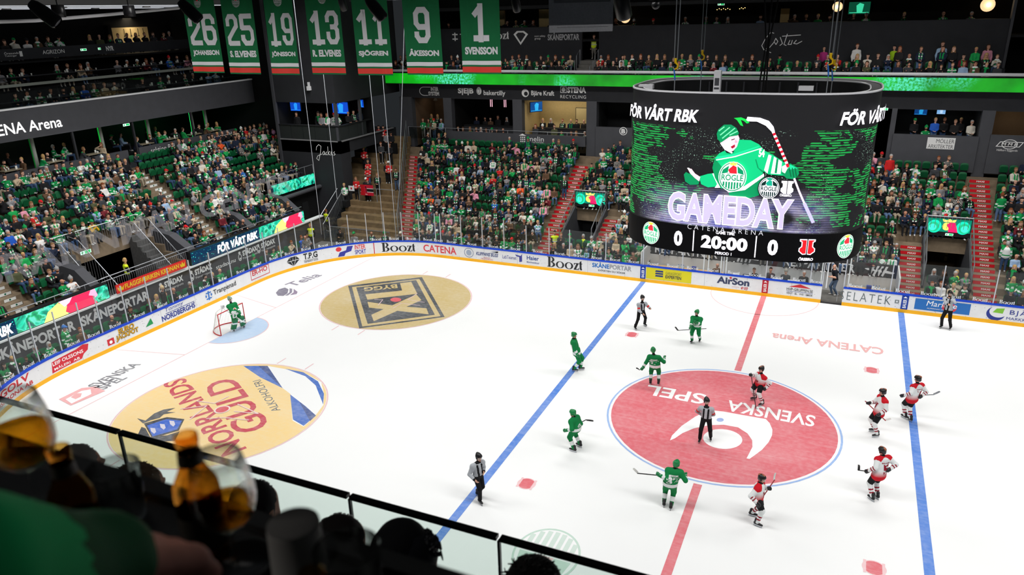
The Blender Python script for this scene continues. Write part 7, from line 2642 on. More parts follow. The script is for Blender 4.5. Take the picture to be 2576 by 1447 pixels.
# ------------------------------------------------------------------ safety net with woven letters, and its ropes
m = mat_glass('net_letter', (.66, .66, .68), 0.0)
nt = m.node_tree
df = nt.nodes.new('ShaderNodeBsdfDiffuse'); df.inputs[0].default_value = (*rgb(196, 196, 204), 1)
mxn = [n for n in nt.nodes if n.type == 'MIX_SHADER'][0]
mxn.inputs[0].default_value = .3
tn = [n for n in nt.nodes if n.type == 'BSDF_TRANSPARENT'][0]; tn.inputs[0].default_value = (.92, .92, .93, 1)
wv = nt.nodes.new('ShaderNodeTexWave'); wv.inputs['Scale'].default_value = 11.0; wv.bands_direction = 'Z'
tcn = nt.nodes.new('ShaderNodeTexCoord'); nt.links.new(tcn.outputs['Object'], wv.inputs['Vector'])
mr = nt.nodes.new('ShaderNodeMapRange'); mr.inputs[3].default_value, mr.inputs[4].default_value = .1, .3
nt.links.new(wv.outputs[1], mr.inputs[0]); nt.links.new(mr.outputs[0], mxn.inputs[0])
nt.links.new(df.outputs[0], mxn.inputs[2])
e = tag(empty('safety_net', (-30.3, -9.6, 5.0)), 'see-through safety net with faint grey letters above the end glass', 'net')
mk = Mark().text('BRANNMAN CENTER', 0, 0, 20.7, 1.35, GR, .03, 0, 1.0)
mk.build('net_lettering', flat((0, 0, 0), (0, 1, 0), (0, 0, 1)), 'net_letter', e)
for k, (px, py, q) in enumerate(((809, 590, -29.0), (848, 500, -30.2), (965, 590, -26.8), (1000, 640, -25.6))):
	a = at(px, py, y=15.3 if k else 14.2)
	mb = MB().tube([a, V(a[0], a[1], 17.5)], .022, 5)
	tag(mb.build('net_rope', 'stanchion'), 'thin pale rope hanging from the roof to the corner glass, ' + ORD[k] + ' from the left', 'rope')
a, b = at(1004, 470, y=17.0), at(1019, 0, y=16.0)
tag(MB().tube([a, b], .02, 5).build('net_rope', 'stanchion'), 'thin slanting rope beside the corner fence', 'rope')
# ================================================================== the four-sided scoreboard over centre ice
CA, CB, CZ0, CZ1, CCX = 4.02, 2.9, 7.92, 13.28, .2
_t = np.linspace(-math.pi, math.pi, 4001)
_n = 2 / 3.1
_cx = CA * np.sign(np.sin(_t)) * np.abs(np.sin(_t)) ** _n
_cy = -CB * np.sign(np.cos(_t)) * np.abs(np.cos(_t)) ** _n
_cu = np.r_[0, np.cumsum(np.hypot(np.diff(_cx), np.diff(_cy)))]
_cu -= np.interp(0, _t, _cu)
ULEN = _cu[-1] - _cu[0]


def cube_pt(u, v, h=0.0):
	u = (u + ULEN / 2) % ULEN - ULEN / 2
	x, y = np.interp(u, _cu, _cx), np.interp(u, _cu, _cy)
	e = .01
	dx, dy = np.interp(u + e, _cu, _cx) - np.interp(u - e, _cu, _cx), np.interp(u + e, _cu, _cy) - np.interp(u - e, _cu, _cy)
	L = math.hypot(dx, dy)
	return (CCX + x + dy / L * h, y - dx / L * h, CZ0 + v)


_gu, _gv = np.linspace(-6.2, 6.2, 1241), np.linspace(-.1, 5.5, 561)
_bx, _by = CCX + np.interp(_gu, _cu, _cx), np.interp(_gu, _cu, _cy)
_GP = np.stack([np.repeat(_bx[:, None], 561, 1), np.repeat(_by[:, None], 561, 1), np.repeat(CZ0 + _gv[None], 1241, 0)], -1).reshape(-1, 3)
_GQ = project(_GP)[:, :2]


def scr(*pts):
	out = []
	for a, b in pts:
		q = (1560 + a * .34555, 180 + b * .34555)
		i = int(np.argmin((_GQ[:, 0] - q[0]) ** 2 + (_GQ[:, 1] - q[1]) ** 2))
		out.append((_gu[i // 561], _gv[i % 561]))
	return out


m = bpy.data.materials.new('scoreboard_display')
m.use_nodes = True
nt = m.node_tree
N, LK = nt.nodes.new, nt.links.new
bs = nt.nodes['Principled BSDF']
bs.inputs['Base Color'].default_value = (*rgb(36, 36, 39), 1)
bs.inputs['Roughness'].default_value = .6
bs.inputs['Specular IOR Level'].default_value = .2
uvn = N('ShaderNodeUVMap')
sep = N('ShaderNodeSeparateXYZ'); LK(uvn.outputs[0], sep.inputs[0])


def mth(op, a, b=None, c=None, clamp=False):
	n = N('ShaderNodeMath'); n.operation = op; n.use_clamp = clamp
	for i, x in enumerate((a, b, c)):
		if x is None:
			continue
		if isinstance(x, (int, float)):
			n.inputs[i].default_value = x
		else:
			LK(x, n.inputs[i])
	return n.outputs[0]


def nz(sx, sy, det, loc, rough=.5):
	mp = N('ShaderNodeMapping'); mp.inputs['Scale'].default_value = (sx, sy, 1); mp.inputs['Location'].default_value = (loc, loc * .7, 0)
	LK(uvn.outputs[0], mp.inputs[0])
	n = N('ShaderNodeTexNoise'); n.inputs['Scale'].default_value = 1; n.inputs['Detail'].default_value = det; n.inputs['Roughness'].default_value = rough
	LK(mp.outputs[0], n.inputs['Vector'])
	return n.outputs[0]


def sstep(x, a, b):
	n = N('ShaderNodeMapRange'); n.interpolation_type = 'SMOOTHSTEP'
	n.inputs[1].default_value, n.inputs[2].default_value = a, b
	LK(x, n.inputs[0])
	return n.outputs[0]


U_, V_ = sep.outputs[0], sep.outputs[1]
au = mth('ABSOLUTE', U_)
stripe = mth('GREATER_THAN', mth('FRACT', mth('MULTIPLY', V_, 13.0)), .42)
blocks = mth('GREATER_THAN', nz(3.5, 13, 2, 1.3), .44)
side = mth('ADD', mth('MULTIPLY', sstep(au, 1.9, 2.6), mth('SUBTRACT', 1.0, sstep(au, 4.6, 4.9))), mth('MULTIPLY', sstep(V_, 2.2, 1.2), .85), None, True)
infield = mth('MULTIPLY', sstep(V_, .98, 1.02), mth('SUBTRACT', 1.0, sstep(V_, 4.25, 4.3)))
gm = mth('GREATER_THAN', mth('ADD', nz(.55, .8, 4, 4.2, .6), mth('MULTIPLY', side, .13)), .60)
green = mth('MULTIPLY', mth('MULTIPLY', mth('MULTIPLY', gm, stripe), blocks), infield)
haze = mth('MULTIPLY', mth('MULTIPLY', mth('MULTIPLY', sstep(V_, 2.55, 1.5), infield), mth('SUBTRACT', 1.0, sstep(au, 1.6, 3.6))), sstep(nz(.5, .9, 3, 7.7), .28, .5), None, True)
speck = mth('MULTIPLY', mth('MULTIPLY', mth('GREATER_THAN', nz(24, 24, 2, 2.2), .66), infield), sstep(nz(.6, .7, 2, 3.1), .48, .6))
mixA = N('ShaderNodeMix'); mixA.data_type = 'RGBA'
mixA.inputs[6].default_value = (*rgb(0, 0, 0), 1); mixA.inputs[7].default_value = (*rgb(8, 176, 74), 1)
LK(green, mixA.inputs[0])
hz = N('ShaderNodeValToRGB')
hz.color_ramp.elements[0].color = (*rgb(120, 120, 214), 1); hz.color_ramp.elements[0].position = .35
hz.color_ramp.elements[1].color = (*rgb(232, 222, 250), 1); hz.color_ramp.elements[1].position = .62
LK(nz(1.3, 2.0, 4, 11.0, .7), hz.inputs[0])
mixB = N('ShaderNodeMix'); mixB.data_type = 'RGBA'
LK(mth('MULTIPLY', haze, mth('ADD', .45, mth('MULTIPLY', stripe, .5))), mixB.inputs[0]); LK(mixA.outputs[2], mixB.inputs[6]); LK(hz.outputs[0], mixB.inputs[7])
mixC = N('ShaderNodeMix'); mixC.data_type = 'RGBA'; mixC.inputs[7].default_value = (*rgb(190, 240, 214), 1)
LK(speck, mixC.inputs[0]); LK(mixB.outputs[2], mixC.inputs[6])
LK(mixC.outputs[2], bs.inputs['Emission Color'])
bs.inputs['Emission Strength'].default_value = 1.0
m.cycles.emission_sampling = 'NONE'
MATS['scoreboard_display'] = m

cube = tag(empty('scoreboard', (CCX, 0, CZ0)), 'huge rounded black scoreboard with a game day picture hanging over centre ice', 'scoreboard')
us = np.r_[np.linspace(-ULEN / 2, ULEN / 2, 181)]
sv, sf, suv = [], [], []
for u in us:
	for v in (0, CZ1 - CZ0):
		p = cube_pt(u * .99999, v)
		sv.append((p[0] - CCX, p[1], p[2] - CZ0)); suv.append((u, v))
for i in range(len(us) - 1):
	sf.append((2 * i, 2 * i + 2, 2 * i + 3, 2 * i + 1))
scrn = mesh_obj('display', sv, sf, 'scoreboard_display', cube, smooth=True)
lay = scrn.data.uv_layers.new(name='UVMap')
for li, l in enumerate(scrn.data.loops):
	lay.data[li].uv = suv[l.vertex_index]
on_cube = lambda u, v, h: tuple(np.array(cube_pt(u, v, .012 + h * 4)) - np.array((CCX, 0, CZ0)))
LW = rgb(250, 246, 255)


def box2(x0, y0, x1, y1):
	(a, b), (c, d) = scr((x0, y1), (x1, y0))
	return a, b, c, d


pic = Mark()
GJ, GJ2, GJ3, PK = rgb(16, 176, 112), rgb(10, 128, 78), rgb(30, 204, 140), rgb(236, 190, 204)
pp = lambda c, *pts: pic.poly(scr(*pts), c)
pp(rgb(24, 190, 70), (828, 338), (880, 332), (925, 350), (942, 372), (922, 378), (900, 360), (880, 352), (898, 400), (876, 392), (850, 352))
# arm on the left, thumb up
pp(GJ, (575, 764), (640, 745), (690, 740), (730, 790), (720, 835), (640, 842), (590, 820))
pp(LW, (672, 742), (700, 738), (756, 845), (690, 846), (706, 820))
pp(GJ2, (465, 748), (480, 730), (500, 742), (560, 752), (588, 770), (570, 822), (510, 824), (474, 800))
pp(PK, (490, 704), (520, 708), (548, 742), (584, 766), (576, 800), (545, 775), (510, 740))
pp(LW, (488, 702), (502, 700), (545, 744), (530, 752))
# body
pp(GJ, (770, 572), (870, 495), (950, 498), (1010, 528), (1052, 575), (1060, 650), (1042, 740), (985, 790), (900, 838), (800, 852), (735, 850), (690, 770), (672, 700), (690, 630), (720, 596))
pp(GJ2, (690, 630), (740, 690), (760, 760), (735, 850), (690, 770), (672, 700))
pp(GJ2, (985, 640), (1052, 600), (1060, 650), (1042, 740), (1000, 700))
pp(LW, (760, 852), (900, 836), (1046, 742), (1050, 762), (910, 862), (790, 880))
pp(GJ2, (790, 880), (910, 862), (1050, 765), (1060, 800), (1010, 900), (900, 930), (800, 930))
pp(GJ3, (700, 622), (830, 600), (1010, 540), (1014, 548), (832, 612), (700, 634))
pp(LW, (700, 640), (836, 616), (1034, 552), (1036, 558), (838, 622), (700, 647))
# right arm
pp(GJ, (980, 600), (1052, 575), (1120, 610), (1206, 668), (1190, 758), (1080, 748), (1010, 700))
pp(LW, (1082, 604), (1102, 612), (1072, 740), (1048, 716)); pp(LW, (1122, 620), (1178, 656), (1168, 746), (1098, 742)); pp(GJ2, (1140, 630), (1154, 640), (1140, 740), (1124, 738))
pic.text('54', *box2(1008, 566, 1056, 622), LW, .04)
pp(GJ2, (1180, 690), (1240, 668), (1296, 700), (1302, 742), (1270, 782), (1210, 776), (1176, 740)); pp(GJ3, (1188, 694), (1240, 676), (1290, 704), (1240, 712)); pp(LW, (1178, 690), (1206, 676), (1222, 700), (1200, 740), (1178, 728))
for a in (1232, 1252, 1272):
	pic.line(scr((a, 700), (a + 12, 764)), .025, rgb(6, 80, 50))
# head
pp(PK, (730, 520), (800, 470), (858, 452), (872, 486), (852, 545), (818, 582), (770, 566), (742, 540))
pp(rgb(250, 226, 232), (760, 520), (806, 490), (820, 540), (790, 562)); pp(rgb(150, 20, 44), (806, 546), (838, 528), (838, 548), (818, 560)); pp(rgb(70, 30, 40), (812, 492), (838, 484), (836, 492), (812, 500))
pp(rgb(214, 150, 170), (842, 492), (858, 512), (846, 520), (836, 512))
pp(rgb(16, 14, 18), (760, 566), (800, 582), (836, 574), (816, 596), (776, 590))
pp(GJ2, (705, 452), (718, 420), (760, 386), (810, 384), (850, 408), (868, 446), (858, 462), (800, 472), (738, 516), (712, 492))
for a in ((724, 430, 760, 402), (732, 460, 800, 404), (748, 484, 836, 412), (800, 460, 856, 432)):
	pic.line(scr((a[0], a[1]), (a[2], a[3])), .035, rgb(110, 220, 160))
pic.line(scr((738, 520), (766, 562), (816, 590)), .05, LW)
# stick
pp(LW, (920, 350), (930, 328), (1020, 334), (1085, 358), (1118, 400), (1126, 432), (1104, 436), (1062, 392), (1000, 362), (934, 360))
st_ = scr((1114, 434), (1222, 688))
for k in range(16):
	a, b = k / 16, (k + 1) / 16
	L0 = lambda t: (st_[0][0] + (st_[1][0] - st_[0][0]) * t, st_[0][1] + (st_[1][1] - st_[0][1]) * t)
	pic.line([L0(a), L0(b)], .085, rgb(196, 20, 44) if k % 2 else rgb(240, 226, 226))
pic.line(scr((1266, 776), (1300, 868), (1340, 960)), .06, rgb(214, 196, 220)); pic.line(scr((1340, 960), (1398, 1090)), .1, rgb(176, 170, 226))
(c0, c1), = scr((822, 762))
crest(pic, c0, c1, .44, LW, rgb(8, 130, 84), rgb(214, 30, 44), rgb(244, 214, 90))
(c0, c1), = scr((1086, 842))
pic.disc(c0, c1, .34, .38, rgb(20, 24, 26)); crest(pic, c0, c1, .31, LW, rgb(10, 40, 36), rgb(20, 150, 120), rgb(20, 150, 120))


def twin(mk, x0, y0, x1, y1, c, edge):
	"""two mirrored block letters leaning on each other"""
	w, h = x1 - x0, y1 - y0
	for s in (0, 1):
		X = (lambda a: x0 + a * w) if s == 0 else (lambda a: x1 - a * w)
		o = [(0.02, .98), (.47, .98), (.47, .02), (.25, .0), (.0, .2), (.0, .4), (.14, .52), (.14, .78), (.02, .84)]
		mk.poly([(X(a), y0 + b * h) for a, b in o], edge)
		i = [(.1, .92), (.44, .92), (.44, .08), (.27, .06), (.06, .23), (.06, .38), (.2, .5), (.2, .82), (.1, .86)]
		mk.poly([(X(a), y0 + b * h) for a, b in i], c)


b4 = box2(1165, 790, 1265, 882)
twin(pic, *b4, rgb(214, 210, 222), LW)
pic.text('ÖREBRO', *box2(1160, 884, 1248, 900), LW, .03)
# lettering
b4 = box2(355, 868, 1270, 1150)
x0, y0 = scr((355, 1085))[0]; x1, y1 = scr((1268, 925))[0]
yb, yt = scr((760, 1112))[0][1], scr((760, 890))[0][1]
pic.text('GAMEDAY', x0, yb, x1, yt, LW, .055).text('GAMEDAY', x0 + .03, yb + .03, x1 - .03, yt - .03, rgb(178, 168, 236), .028)
xm = [scr((355 + (1268 - 355) * k / 7, 1000))[0][0] for k in range(8)]
pic.text('CATENA ARENA', scr((500, 1120))[0][0], scr((760, 1160))[0][1], scr((1045, 1165))[0][0], scr((760, 1128))[0][1], rgb(232, 232, 244), -.02, 0, 1.6)
for x0_, x1_ in ((107, 598), (1600, None)):
	a = scr((x0_, 235))[0][0]
	b = scr((x1_, 235))[0][0] if x1_ else a + (scr((598, 235))[0][0] - scr((107, 235))[0][0])
	pic.text('FÖR VÅRT RBK', a, 4.45, b, 4.98, LW, .035, .18)
for off in (ULEN / 2, ):
	pic.text('FÖR VÅRT RBK', off - 1, 4.42, off + 1, 5.02, LW, .05, .18)
pw = pic.build('picture', on_cube, 'glow', cube, split=.1)
ft = Mark()
us0 = -4.9
ft.rect(-6.6, .02, 6.6, .97, rgb(5, 5, 6), 60)
(c0, c1), = scr((223, 1205))
crest(ft, c0, .5, .36)
(c0, c1), = scr((1640, 1267))
crest(ft, c0, .5, .36)
ft.text('0', *(lambda a, b: (a, .22, b, .76))(scr((394, 1235))[0][0], scr((456, 1240))[0][0]), LW, .05)
ft.text('0', *(lambda a, b: (a, .22, b, .76))(scr((1070, 1300))[0][0], scr((1146, 1300))[0][0]), LW, .05)
for px in (534, 990):
	x = scr((px, 1260))[0][0]
	ft.rect(x - .018, .1, x + .018, .84, LW)
ft.text('20:00', scr((590, 1255))[0][0], .26, scr((928, 1275))[0][0], .72, LW, .05, 0, 1.05)
ft.text('GAME TIME', scr((697, 1200))[0][0], .79, scr((832, 1212))[0][0], .9, LW, .02).text('PERIOD 1', scr((694, 1318))[0][0], .08, scr((812, 1325))[0][0], .18, LW, .02)
a, b = scr((1295, 1300))[0][0], scr((1412, 1300))[0][0]
twin(ft, a, .3, b, .84, rgb(206, 26, 34), LW)
ft.text('ÖREBRO', a + .02, .1, b - .02, .22, LW, .04, .1)
ft.build('score_line', on_cube, 'glow', cube, split=.1)
# rims, inner frame and gear on top
mat('rim_white', rgb(216, 216, 220), .35)


def ring_tube(v, h, r, m_, nm):
	mb = MB()
	mb.tube([tuple(np.array(cube_pt(u * .9999, v, h)) - np.array((CCX, 0, CZ0))) for u in us], r, 5)
	mb.build(nm, m_, cube)


H_ = CZ1 - CZ0
ring_tube(H_ + .02, .0, .035, 'rim_white', 'top_rim')
ring_tube(H_ - .02, -.35, .03, 'rim_white', 'inner_rim')
mb = MB()
for a, b in zip(us, us[1:]):
	q = [np.array(cube_pt(x * .9999, v, h)) - np.array((CCX, 0, CZ0)) for x, v, h in ((a, H_, -.02), (b, H_, -.02), (b, H_, -.34), (a, H_, -.34))]
	mb.quad(q)
	q = [np.array(cube_pt(x * .9999, v, h)) - np.array((CCX, 0, CZ0)) for x, v, h in ((a, H_, -.36), (b, H_, -.36), (b, 1.0, -.36), (a, 1.0, -.36))]
	mb.quad(q)
	q = [np.array(cube_pt(x * .9999, v, h)) - np.array((CCX, 0, CZ0)) for x, v, h in ((a, 0, 0), (b, 0, 0), (b, 0, -1.2), (a, 0, -1.2))]
	mb.quad(q)
mb.build('casing', 'wall_black', cube)
mb = MB()
for x in np.linspace(-3.2, 3.2, 11):
	mb.tube([(x, 2.35, 3.6), (x, 2.35, H_ - .1)], .03, 5)
mb.tube([(-3.3, 2.35, H_ - .5), (3.3, 2.35, H_ - .5)], .03, 5).tube([(-3.3, 2.35, H_ - .9), (3.3, 2.35, H_ - .9)], .03, 5)
mb.build('inner_truss', 'panel_grey', cube)
MB().box((-3.3, -2.2, 3.2), (3.3, 2.3, 3.3)).build('inner_deck', 'black_void', cube)
for px, py, w, h, lb in ((1805, 205, .22, .7, 'white projector case on the front rim of the scoreboard'), (1626, 218, .5, .14, 'white bracket on the left end of the scoreboard rim'), (2028, 222, .45, .14, 'white bracket on the right end of the scoreboard rim')):
	p = at(px, py, y=-1.6 if w < .3 else -1.0)
	e = tag(empty('rim_device', p), lb, 'device')
	MB().box((-w / 2, -.12, -h / 2), (w / 2, .12, h / 2)).build('device_body', 'rim_white', e)
	if w < .3:
		MB().box((-.07, -.13, -.12), (.07, -.121, .12)).box((-.08, -.13, -.24), (.08, -.121, -.18)).build('device_window', 'panel_grey', e)
# chains, hooks and cables
mat('hook_yellow', rgb(236, 190, 20), .4)
mat('sling_blue', rgb(30, 110, 200), .6)
for k, (px, hy, yd) in enumerate(((1697, 162, -1.7), (1766, 140, 1.9), (2094, 150, -1.5), (2084, 165, 1.6))):
	b0 = at([1697, 1762, 2080, 2092][k], [212, 216, 222, 216][k], y=yd)
	e = tag(empty('hoist_chain', b0), f'steel chain with yellow hook holding the scoreboard, {ORD[k]} one', 'chain')
	zh = at(px, hy, y=yd)[2] - b0[2]
	for s in (-.05, .05):
		MB().tube([(s, 0, zh + .15), (s * 1.6, 0, 5.5)], .016, 5).build('chain', 'rail_steel', e)
	MB().tube([(0, 0, zh + .2), (0, 0, zh + .06), (.08, 0, zh - .02), (.07, 0, zh - .12), (-.02, 0, zh - .16), (-.08, 0, zh - .1)], [.05, .045, .03, .03, .026, .015], 7).build('hook', 'hook_yellow', e)
	MB().tube([(-.05, 0, zh - .12), (0, 0, zh - .45), (0, 0, zh - .5)], .025, 5).build('sling', 'sling_blue', e)
	MB().tube([(0, 0, zh - .45), (0, 0, -.6)], .018, 5).build('lower_chain', 'rail_steel', e)
for k, px in enumerate((1906, 1918, 1928)):
	a = at(px, 222, y=.8)
	mb = MB().tube([a + V(.0, 0, -.5), a + V(.15 - .1 * k, 0, 1.5), a + V(.1 * k - .05, 0, 3.2), a + V(.15, 0, 6)], .03, 6)
	tag(mb.build('black_cable', 'black_void'), 'black cable running up from the scoreboard, ' + ORD[k] + ' from the left', 'cable')
e = tag(empty('rim_camera', cube_pt(-5.4, .1, .15)), 'small round black camera under the left end of the scoreboard', 'camera')
MB().ball((0, 0, -.22), .11, n=10, k=8).tube([(0, 0, -.15), (0, 0, .1)], .03, 5).build('camera_body', 'wall_black', e)

# ================================================================== banners hanging in a row over the long axis
mat('banner_green', rgb(16, 108, 62), .8, noise=.05, nscale=2)
mat('banner_back', rgb(14, 92, 54), .8)
DIG = {
	'1': [[(.55, 0), (.55, .98)], [(.55, .92), (.2, .72)], [(.18, .07), (.92, .07)]],
	'2': [[(.14, .66), (.14, .82), (.3, .93), (.7, .93), (.86, .82), (.86, .62), (.14, .24), (.14, .07), (.95, .07)]],
	'3': [[(.14, .70), (.14, .82), (.3, .93), (.7, .93), (.86, .82), (.86, .62), (.72, .52), (.4, .52)], [(.72, .52), (.86, .42), (.86, .2), (.7, .07), (.3, .07), (.14, .2), (.14, .34)]],
	'5': [[(.88, .93), (.14, .93), (.14, .56), (.7, .56), (.86, .45), (.86, .2), (.7, .07), (.3, .07), (.14, .2), (.14, .3)]],
	'6': [[(.86, .72), (.86, .82), (.7, .93), (.3, .93), (.14, .82), (.14, .2), (.3, .07), (.7, .07), (.86, .2), (.86, .44), (.7, .55), (.2, .55)]],
	'9': [[(.14, .28), (.14, .2), (.3, .07), (.7, .07), (.86, .2), (.86, .82), (.7, .93), (.3, .93), (.14, .82), (.14, .56), (.3, .45), (.8, .45)]],
}
BW = rgb(224, 224, 228)
BAN = [(488, 565, 183, '26', 'JOHANSSON', .10), (579, 658, 186, '25', 'S. ELVENES', .06), (684, 756, 188, '19', 'JÖNSSON', .02), (787, 872, 187, '13', 'R. ELVENES', .05), (903, 989, 189, '11', 'SJÖGREN', .0), (1027, 1115, 188, '9', 'ÅKESSON', .0), (1165, 1261, 186, '1', 'SVENSSON', .0)]
for k, (xl, xr, yb, num, nm, tl) in enumerate(BAN):
	a, b = at(xl, yb, y=-1.0), at(xr, yb + 1, y=-1.0)
	w = b[0] - a[0]
	e = tag(empty('hanging_banner', a), f'{ORD[k]} green hanging banner from the left, white number {num}', 'banner', None)
	Hh = 4.6
	fold = lambda u, v, h, k=k, w=w: (u, -h - .004 + .035 * math.sin(u / w * 9 + k) * (1 - .4 * v / 4.6) + .02 * v * math.sin(k), v)
	mb = MB()
	nu, nv = 14, 16
	for i in range(nu):
		for j in range(nv):
			mb.quad([fold(w * (i + p_) / nu, Hh * (j + q_) / nv, 0) for p_, q_ in ((0, 0), (1, 0), (1, 1), (0, 1))])
	mb.build('cloth', 'banner_green', e, True)
	mk = Mark()
	mk.h = .006
	mk.rect(0.0, .06, w, .27, rgb(222, 62, 52), 14).rect(0, .34, w, .49, BW, 14)
	mk.text(nm, w * .08 if len(nm) > 6 else w * .12, .72, w * .92, 1.0, BW, .05)
	n = len(num)
	dw = w * (.39 if n == 2 else .46)
	for i, ch in enumerate(num):
		x0 = w / 2 - (dw * n + .06 * w * (n - 1)) / 2 + i * (dw + .06 * w)
		hh = mk.h
		for stt in DIG[ch]:
			mk.h = hh
			mk.line([(x0 + p_[0] * dw, 1.22 + p_[1] * 1.3) for p_ in stt], dw * .29, BW)
	crest(mk, w / 2, 3.02, .2, BW, rgb(16, 108, 62))
	mk.build('print', fold, 'paint', e, split=.12)
	MB().tube([(-.05, 0, Hh), (w + .05, 0, Hh)], .03, 6).build('hanging_bar', 'rail_steel', e)

# ================================================================== gear under the roof
struct(MB().box((-75, -20, 17.5), (-33, 50, 17.7)).build('ceiling', mat('roof_metal', rgb(120, 122, 126), .35, .3, noise=.1, nscale=.6)))
for k, x in enumerate((-41.5, -45.5, -49.5, -53.5, -58)):
	e = tag(empty('roof_beam', (x, -20, 16.95)), 'pale roof beam over the goal stand, ' + ORD[k] + ' from the ice', 'beam')
	MB().box((-.12, 0, 0), (.12, 60, .5)).build('beam', 'ledge_grey', e)
	MB().box((-.05, 0, -.06), (.05, 60, .0)).build('glow_strip', mat('strip_glow', rgb(226, 230, 236), emit=.55), e)
n = 0
for x in (-43.5, -47.5, -52):
	for y in (6, 11.5, 17, 22.5, 28):
		n += 1
		e = tag(empty('ceiling_lamp', (x, y + (n % 3), 16.85)), 'small white bell lamp under the roof over the goal stand', 'lamp', 'small bell lamps under the roof')
		MB().lathe([(.04, .32), (.12, .2), (.3, 0), (.26, .02)], n=12).build('lamp_shade', 'board_white', e, True)
		MB().tube([(0, 0, .3), (0, 0, .6)], .02, 5).build('stem', 'rail_steel', e)
		MB().lathe([(.22, .03), (.05, .05)], n=10, cap1=True).build('lamp_glow', 'strip_glow', e)
p0, p1, p2, p3 = at(-40, 56, x=-36), at(90, 52, x=-36), at(260, 38, x=-36), at(450, 20, x=-36)
tag(MB().tube([p0, p1, p2, p3], .09, 8).build('roof_pipe', 'pipe_white'), 'long pale pipe curving under the roof at the upper left', 'pipe')


def spotlight(px, py, d, tilt, lb, s=1.0):
	p = toward(px, py, d)
	e = tag(empty('stage_light', p), lb, 'stage light')
	R = Matrix.Rotation(tilt, 4, 'Y') @ Matrix.Rotation(.4, 4, 'X')
	MB().lathe([(.13 * s, -.4 * s), (.17 * s, -.35 * s), (.17 * s, .0), (.14 * s, .2 * s), (.1 * s, .3 * s)], R, 16, cap1=True).build('lamp_barrel', mat('lamp_black', rgb(18, 18, 20), .35), e, True)
	MB().lathe([(.0, -.37 * s), (.125 * s, -.37 * s)], R, 16).build('lens', 'panel_grey', e)
	MB().bar((-.2 * s, 0, .0), (-.2 * s, 0, .5 * s), .04, .1).bar((.2 * s, 0, 0), (.2 * s, 0, .5 * s), .04, .1).bar((-.22 * s, 0, .5 * s), (.22 * s, 0, .5 * s), .1, .05).box((-.16 * s, -.12 * s, .5 * s), (.16 * s, .12 * s, .8 * s)).build('yoke', 'lamp_black', e)
	MB().tube([(0, 0, .8 * s), (0, 0, 3)], .03, 6).build('hanging_pole', 'lamp_black', e)


spotlight(107, 30, 17, -.75, 'black stage light pointing down at the upper left', .78)
spotlight(474, 24, 15, -.6, 'black stage light in front of the leftmost banner', .62)
spotlight(942, 18, 14, -.5, 'black stage light in front of the third banner from the right', .62)
spotlight(1297, 5, 16, 0, 'small black stage light right of the banner numbered 1', .5)
spotlight(1563, 0, 15, -.1, 'black cylinder light beside the big speaker box', .9)
spotlight(860, 5, 30, 0, 'pale lamp hanging between two banners', .8)
for px, r in ((147, .3), (325, .3)):
	p = at(px, 28, x=-34)
	e = tag(empty('roof_duct_light', p), 'dark drum light under the roof, ' + ('left one' if px < 200 else 'right one'), 'lamp')
	MB().lathe([(r, -.3), (r * 1.05, -.1), (r, .3)], n=18, cap0=True, cap1=True).build('drum', 'lamp_black', e, True)
	MB().tube([(0, 0, .3), (0, 0, 1.6)], .03, 5).build('hanging_pole', 'lamp_black', e)
p = toward(1462, 22, 14)
e = tag(empty('speaker_box', p), 'big grey loudspeaker box hanging above the far stand', 'loudspeaker')
M = Matrix.Rotation(math.radians(20), 4, 'Z')
MB().prism([(-.52, .5), (.52, .5), (.46, -.3), (-.42, -.3)], -.02, .0, lambda x, z, h: tuple(M @ Vector((x, -.38 + (.0 if z > 0 else .06) + h, z)))).build('grille', mat('grille_dark', rgb(120, 120, 124), .7, noise=.12, nscale=60), e)
MB().prism([(-.4, .6), (-.4, -.26), (-.3, -.38), (.5, -.38), (.5, .6)], -.56, .54, lambda y, z, h: tuple(M @ Vector((h, y + .03, z)))).build('cabinet', mat('speaker_grey', rgb(190, 190, 194), .6, noise=.08, nscale=40), e)
MB().tube([(0, 0, .6), (0, 0, 3)], .04, 6).build('hanging_pole', 'lamp_black', e)
struct(MB().box((-33, 22, 16.9), (19, 22.6, 17.6)).build('ceiling_beam', 'panel_grey'))
for k, px in enumerate((1426, 1905, 2344)):
	pass
p = toward(1650, 12, 18)
e = tag(empty('dome_camera', p), 'dark dome camera hanging over the upper seats', 'camera')
MB().ball((0, 0, 0), .1, n=12, k=8).build('dome', 'lamp_black', e, True)
MB().tube([(0, 0, .1), (0, 0, 2)], .025, 6).box((-.14, -.1, .1), (.14, .1, .14)).build('hanging_pole', 'lamp_black', e)
# ================================================================== the near balcony: glass rail, heads below, counter with drinks
mat_glass('rail_glass', (.84, .90, .875), 0.03)
mat('rail_black', rgb(18, 19, 20), .3, .4)
YR, ZR = -25.2, 13.73
struct(MB().box((-8, -26.6, 12.3), (12, YR, 12.45)).build('floor_near', 'concrete_grey'))
struct(MB().box((-8, -31, 13.95), (12, -26.75, 14.1)).build('floor_near_upper', 'wall_black'))
struct(MB().box((-8, -26.85, 12.4), (12, -26.7, 14.5)).build('wall_counter_front', 'wall_black'))
e = tag(empty('balcony_glass', (0, YR, 12.45)), 'clear glass balustrade with a black cap in front of the nearest row', 'glass wall')
js = [-6.0, -3.9, -1.88, -.12, 1.44, 2.23, 3.8, 5.4, 7.0]
for a, b in zip(js, js[1:]):
	MB().box((a + .012, -.006, 0), (b - .012, .006, ZR - 12.47)).build('glass_pane', 'rail_glass', e)
	MB().box((a + .008, -.016, ZR - 12.465), (b - .008, .016, ZR - 12.447)).build('cap_rail', 'rail_black', e)
for a in js:
	MB().box((a - .006, -.008, 0), (a + .006, .008, ZR - 12.47)).build('glass_joint', 'rail_black', e)
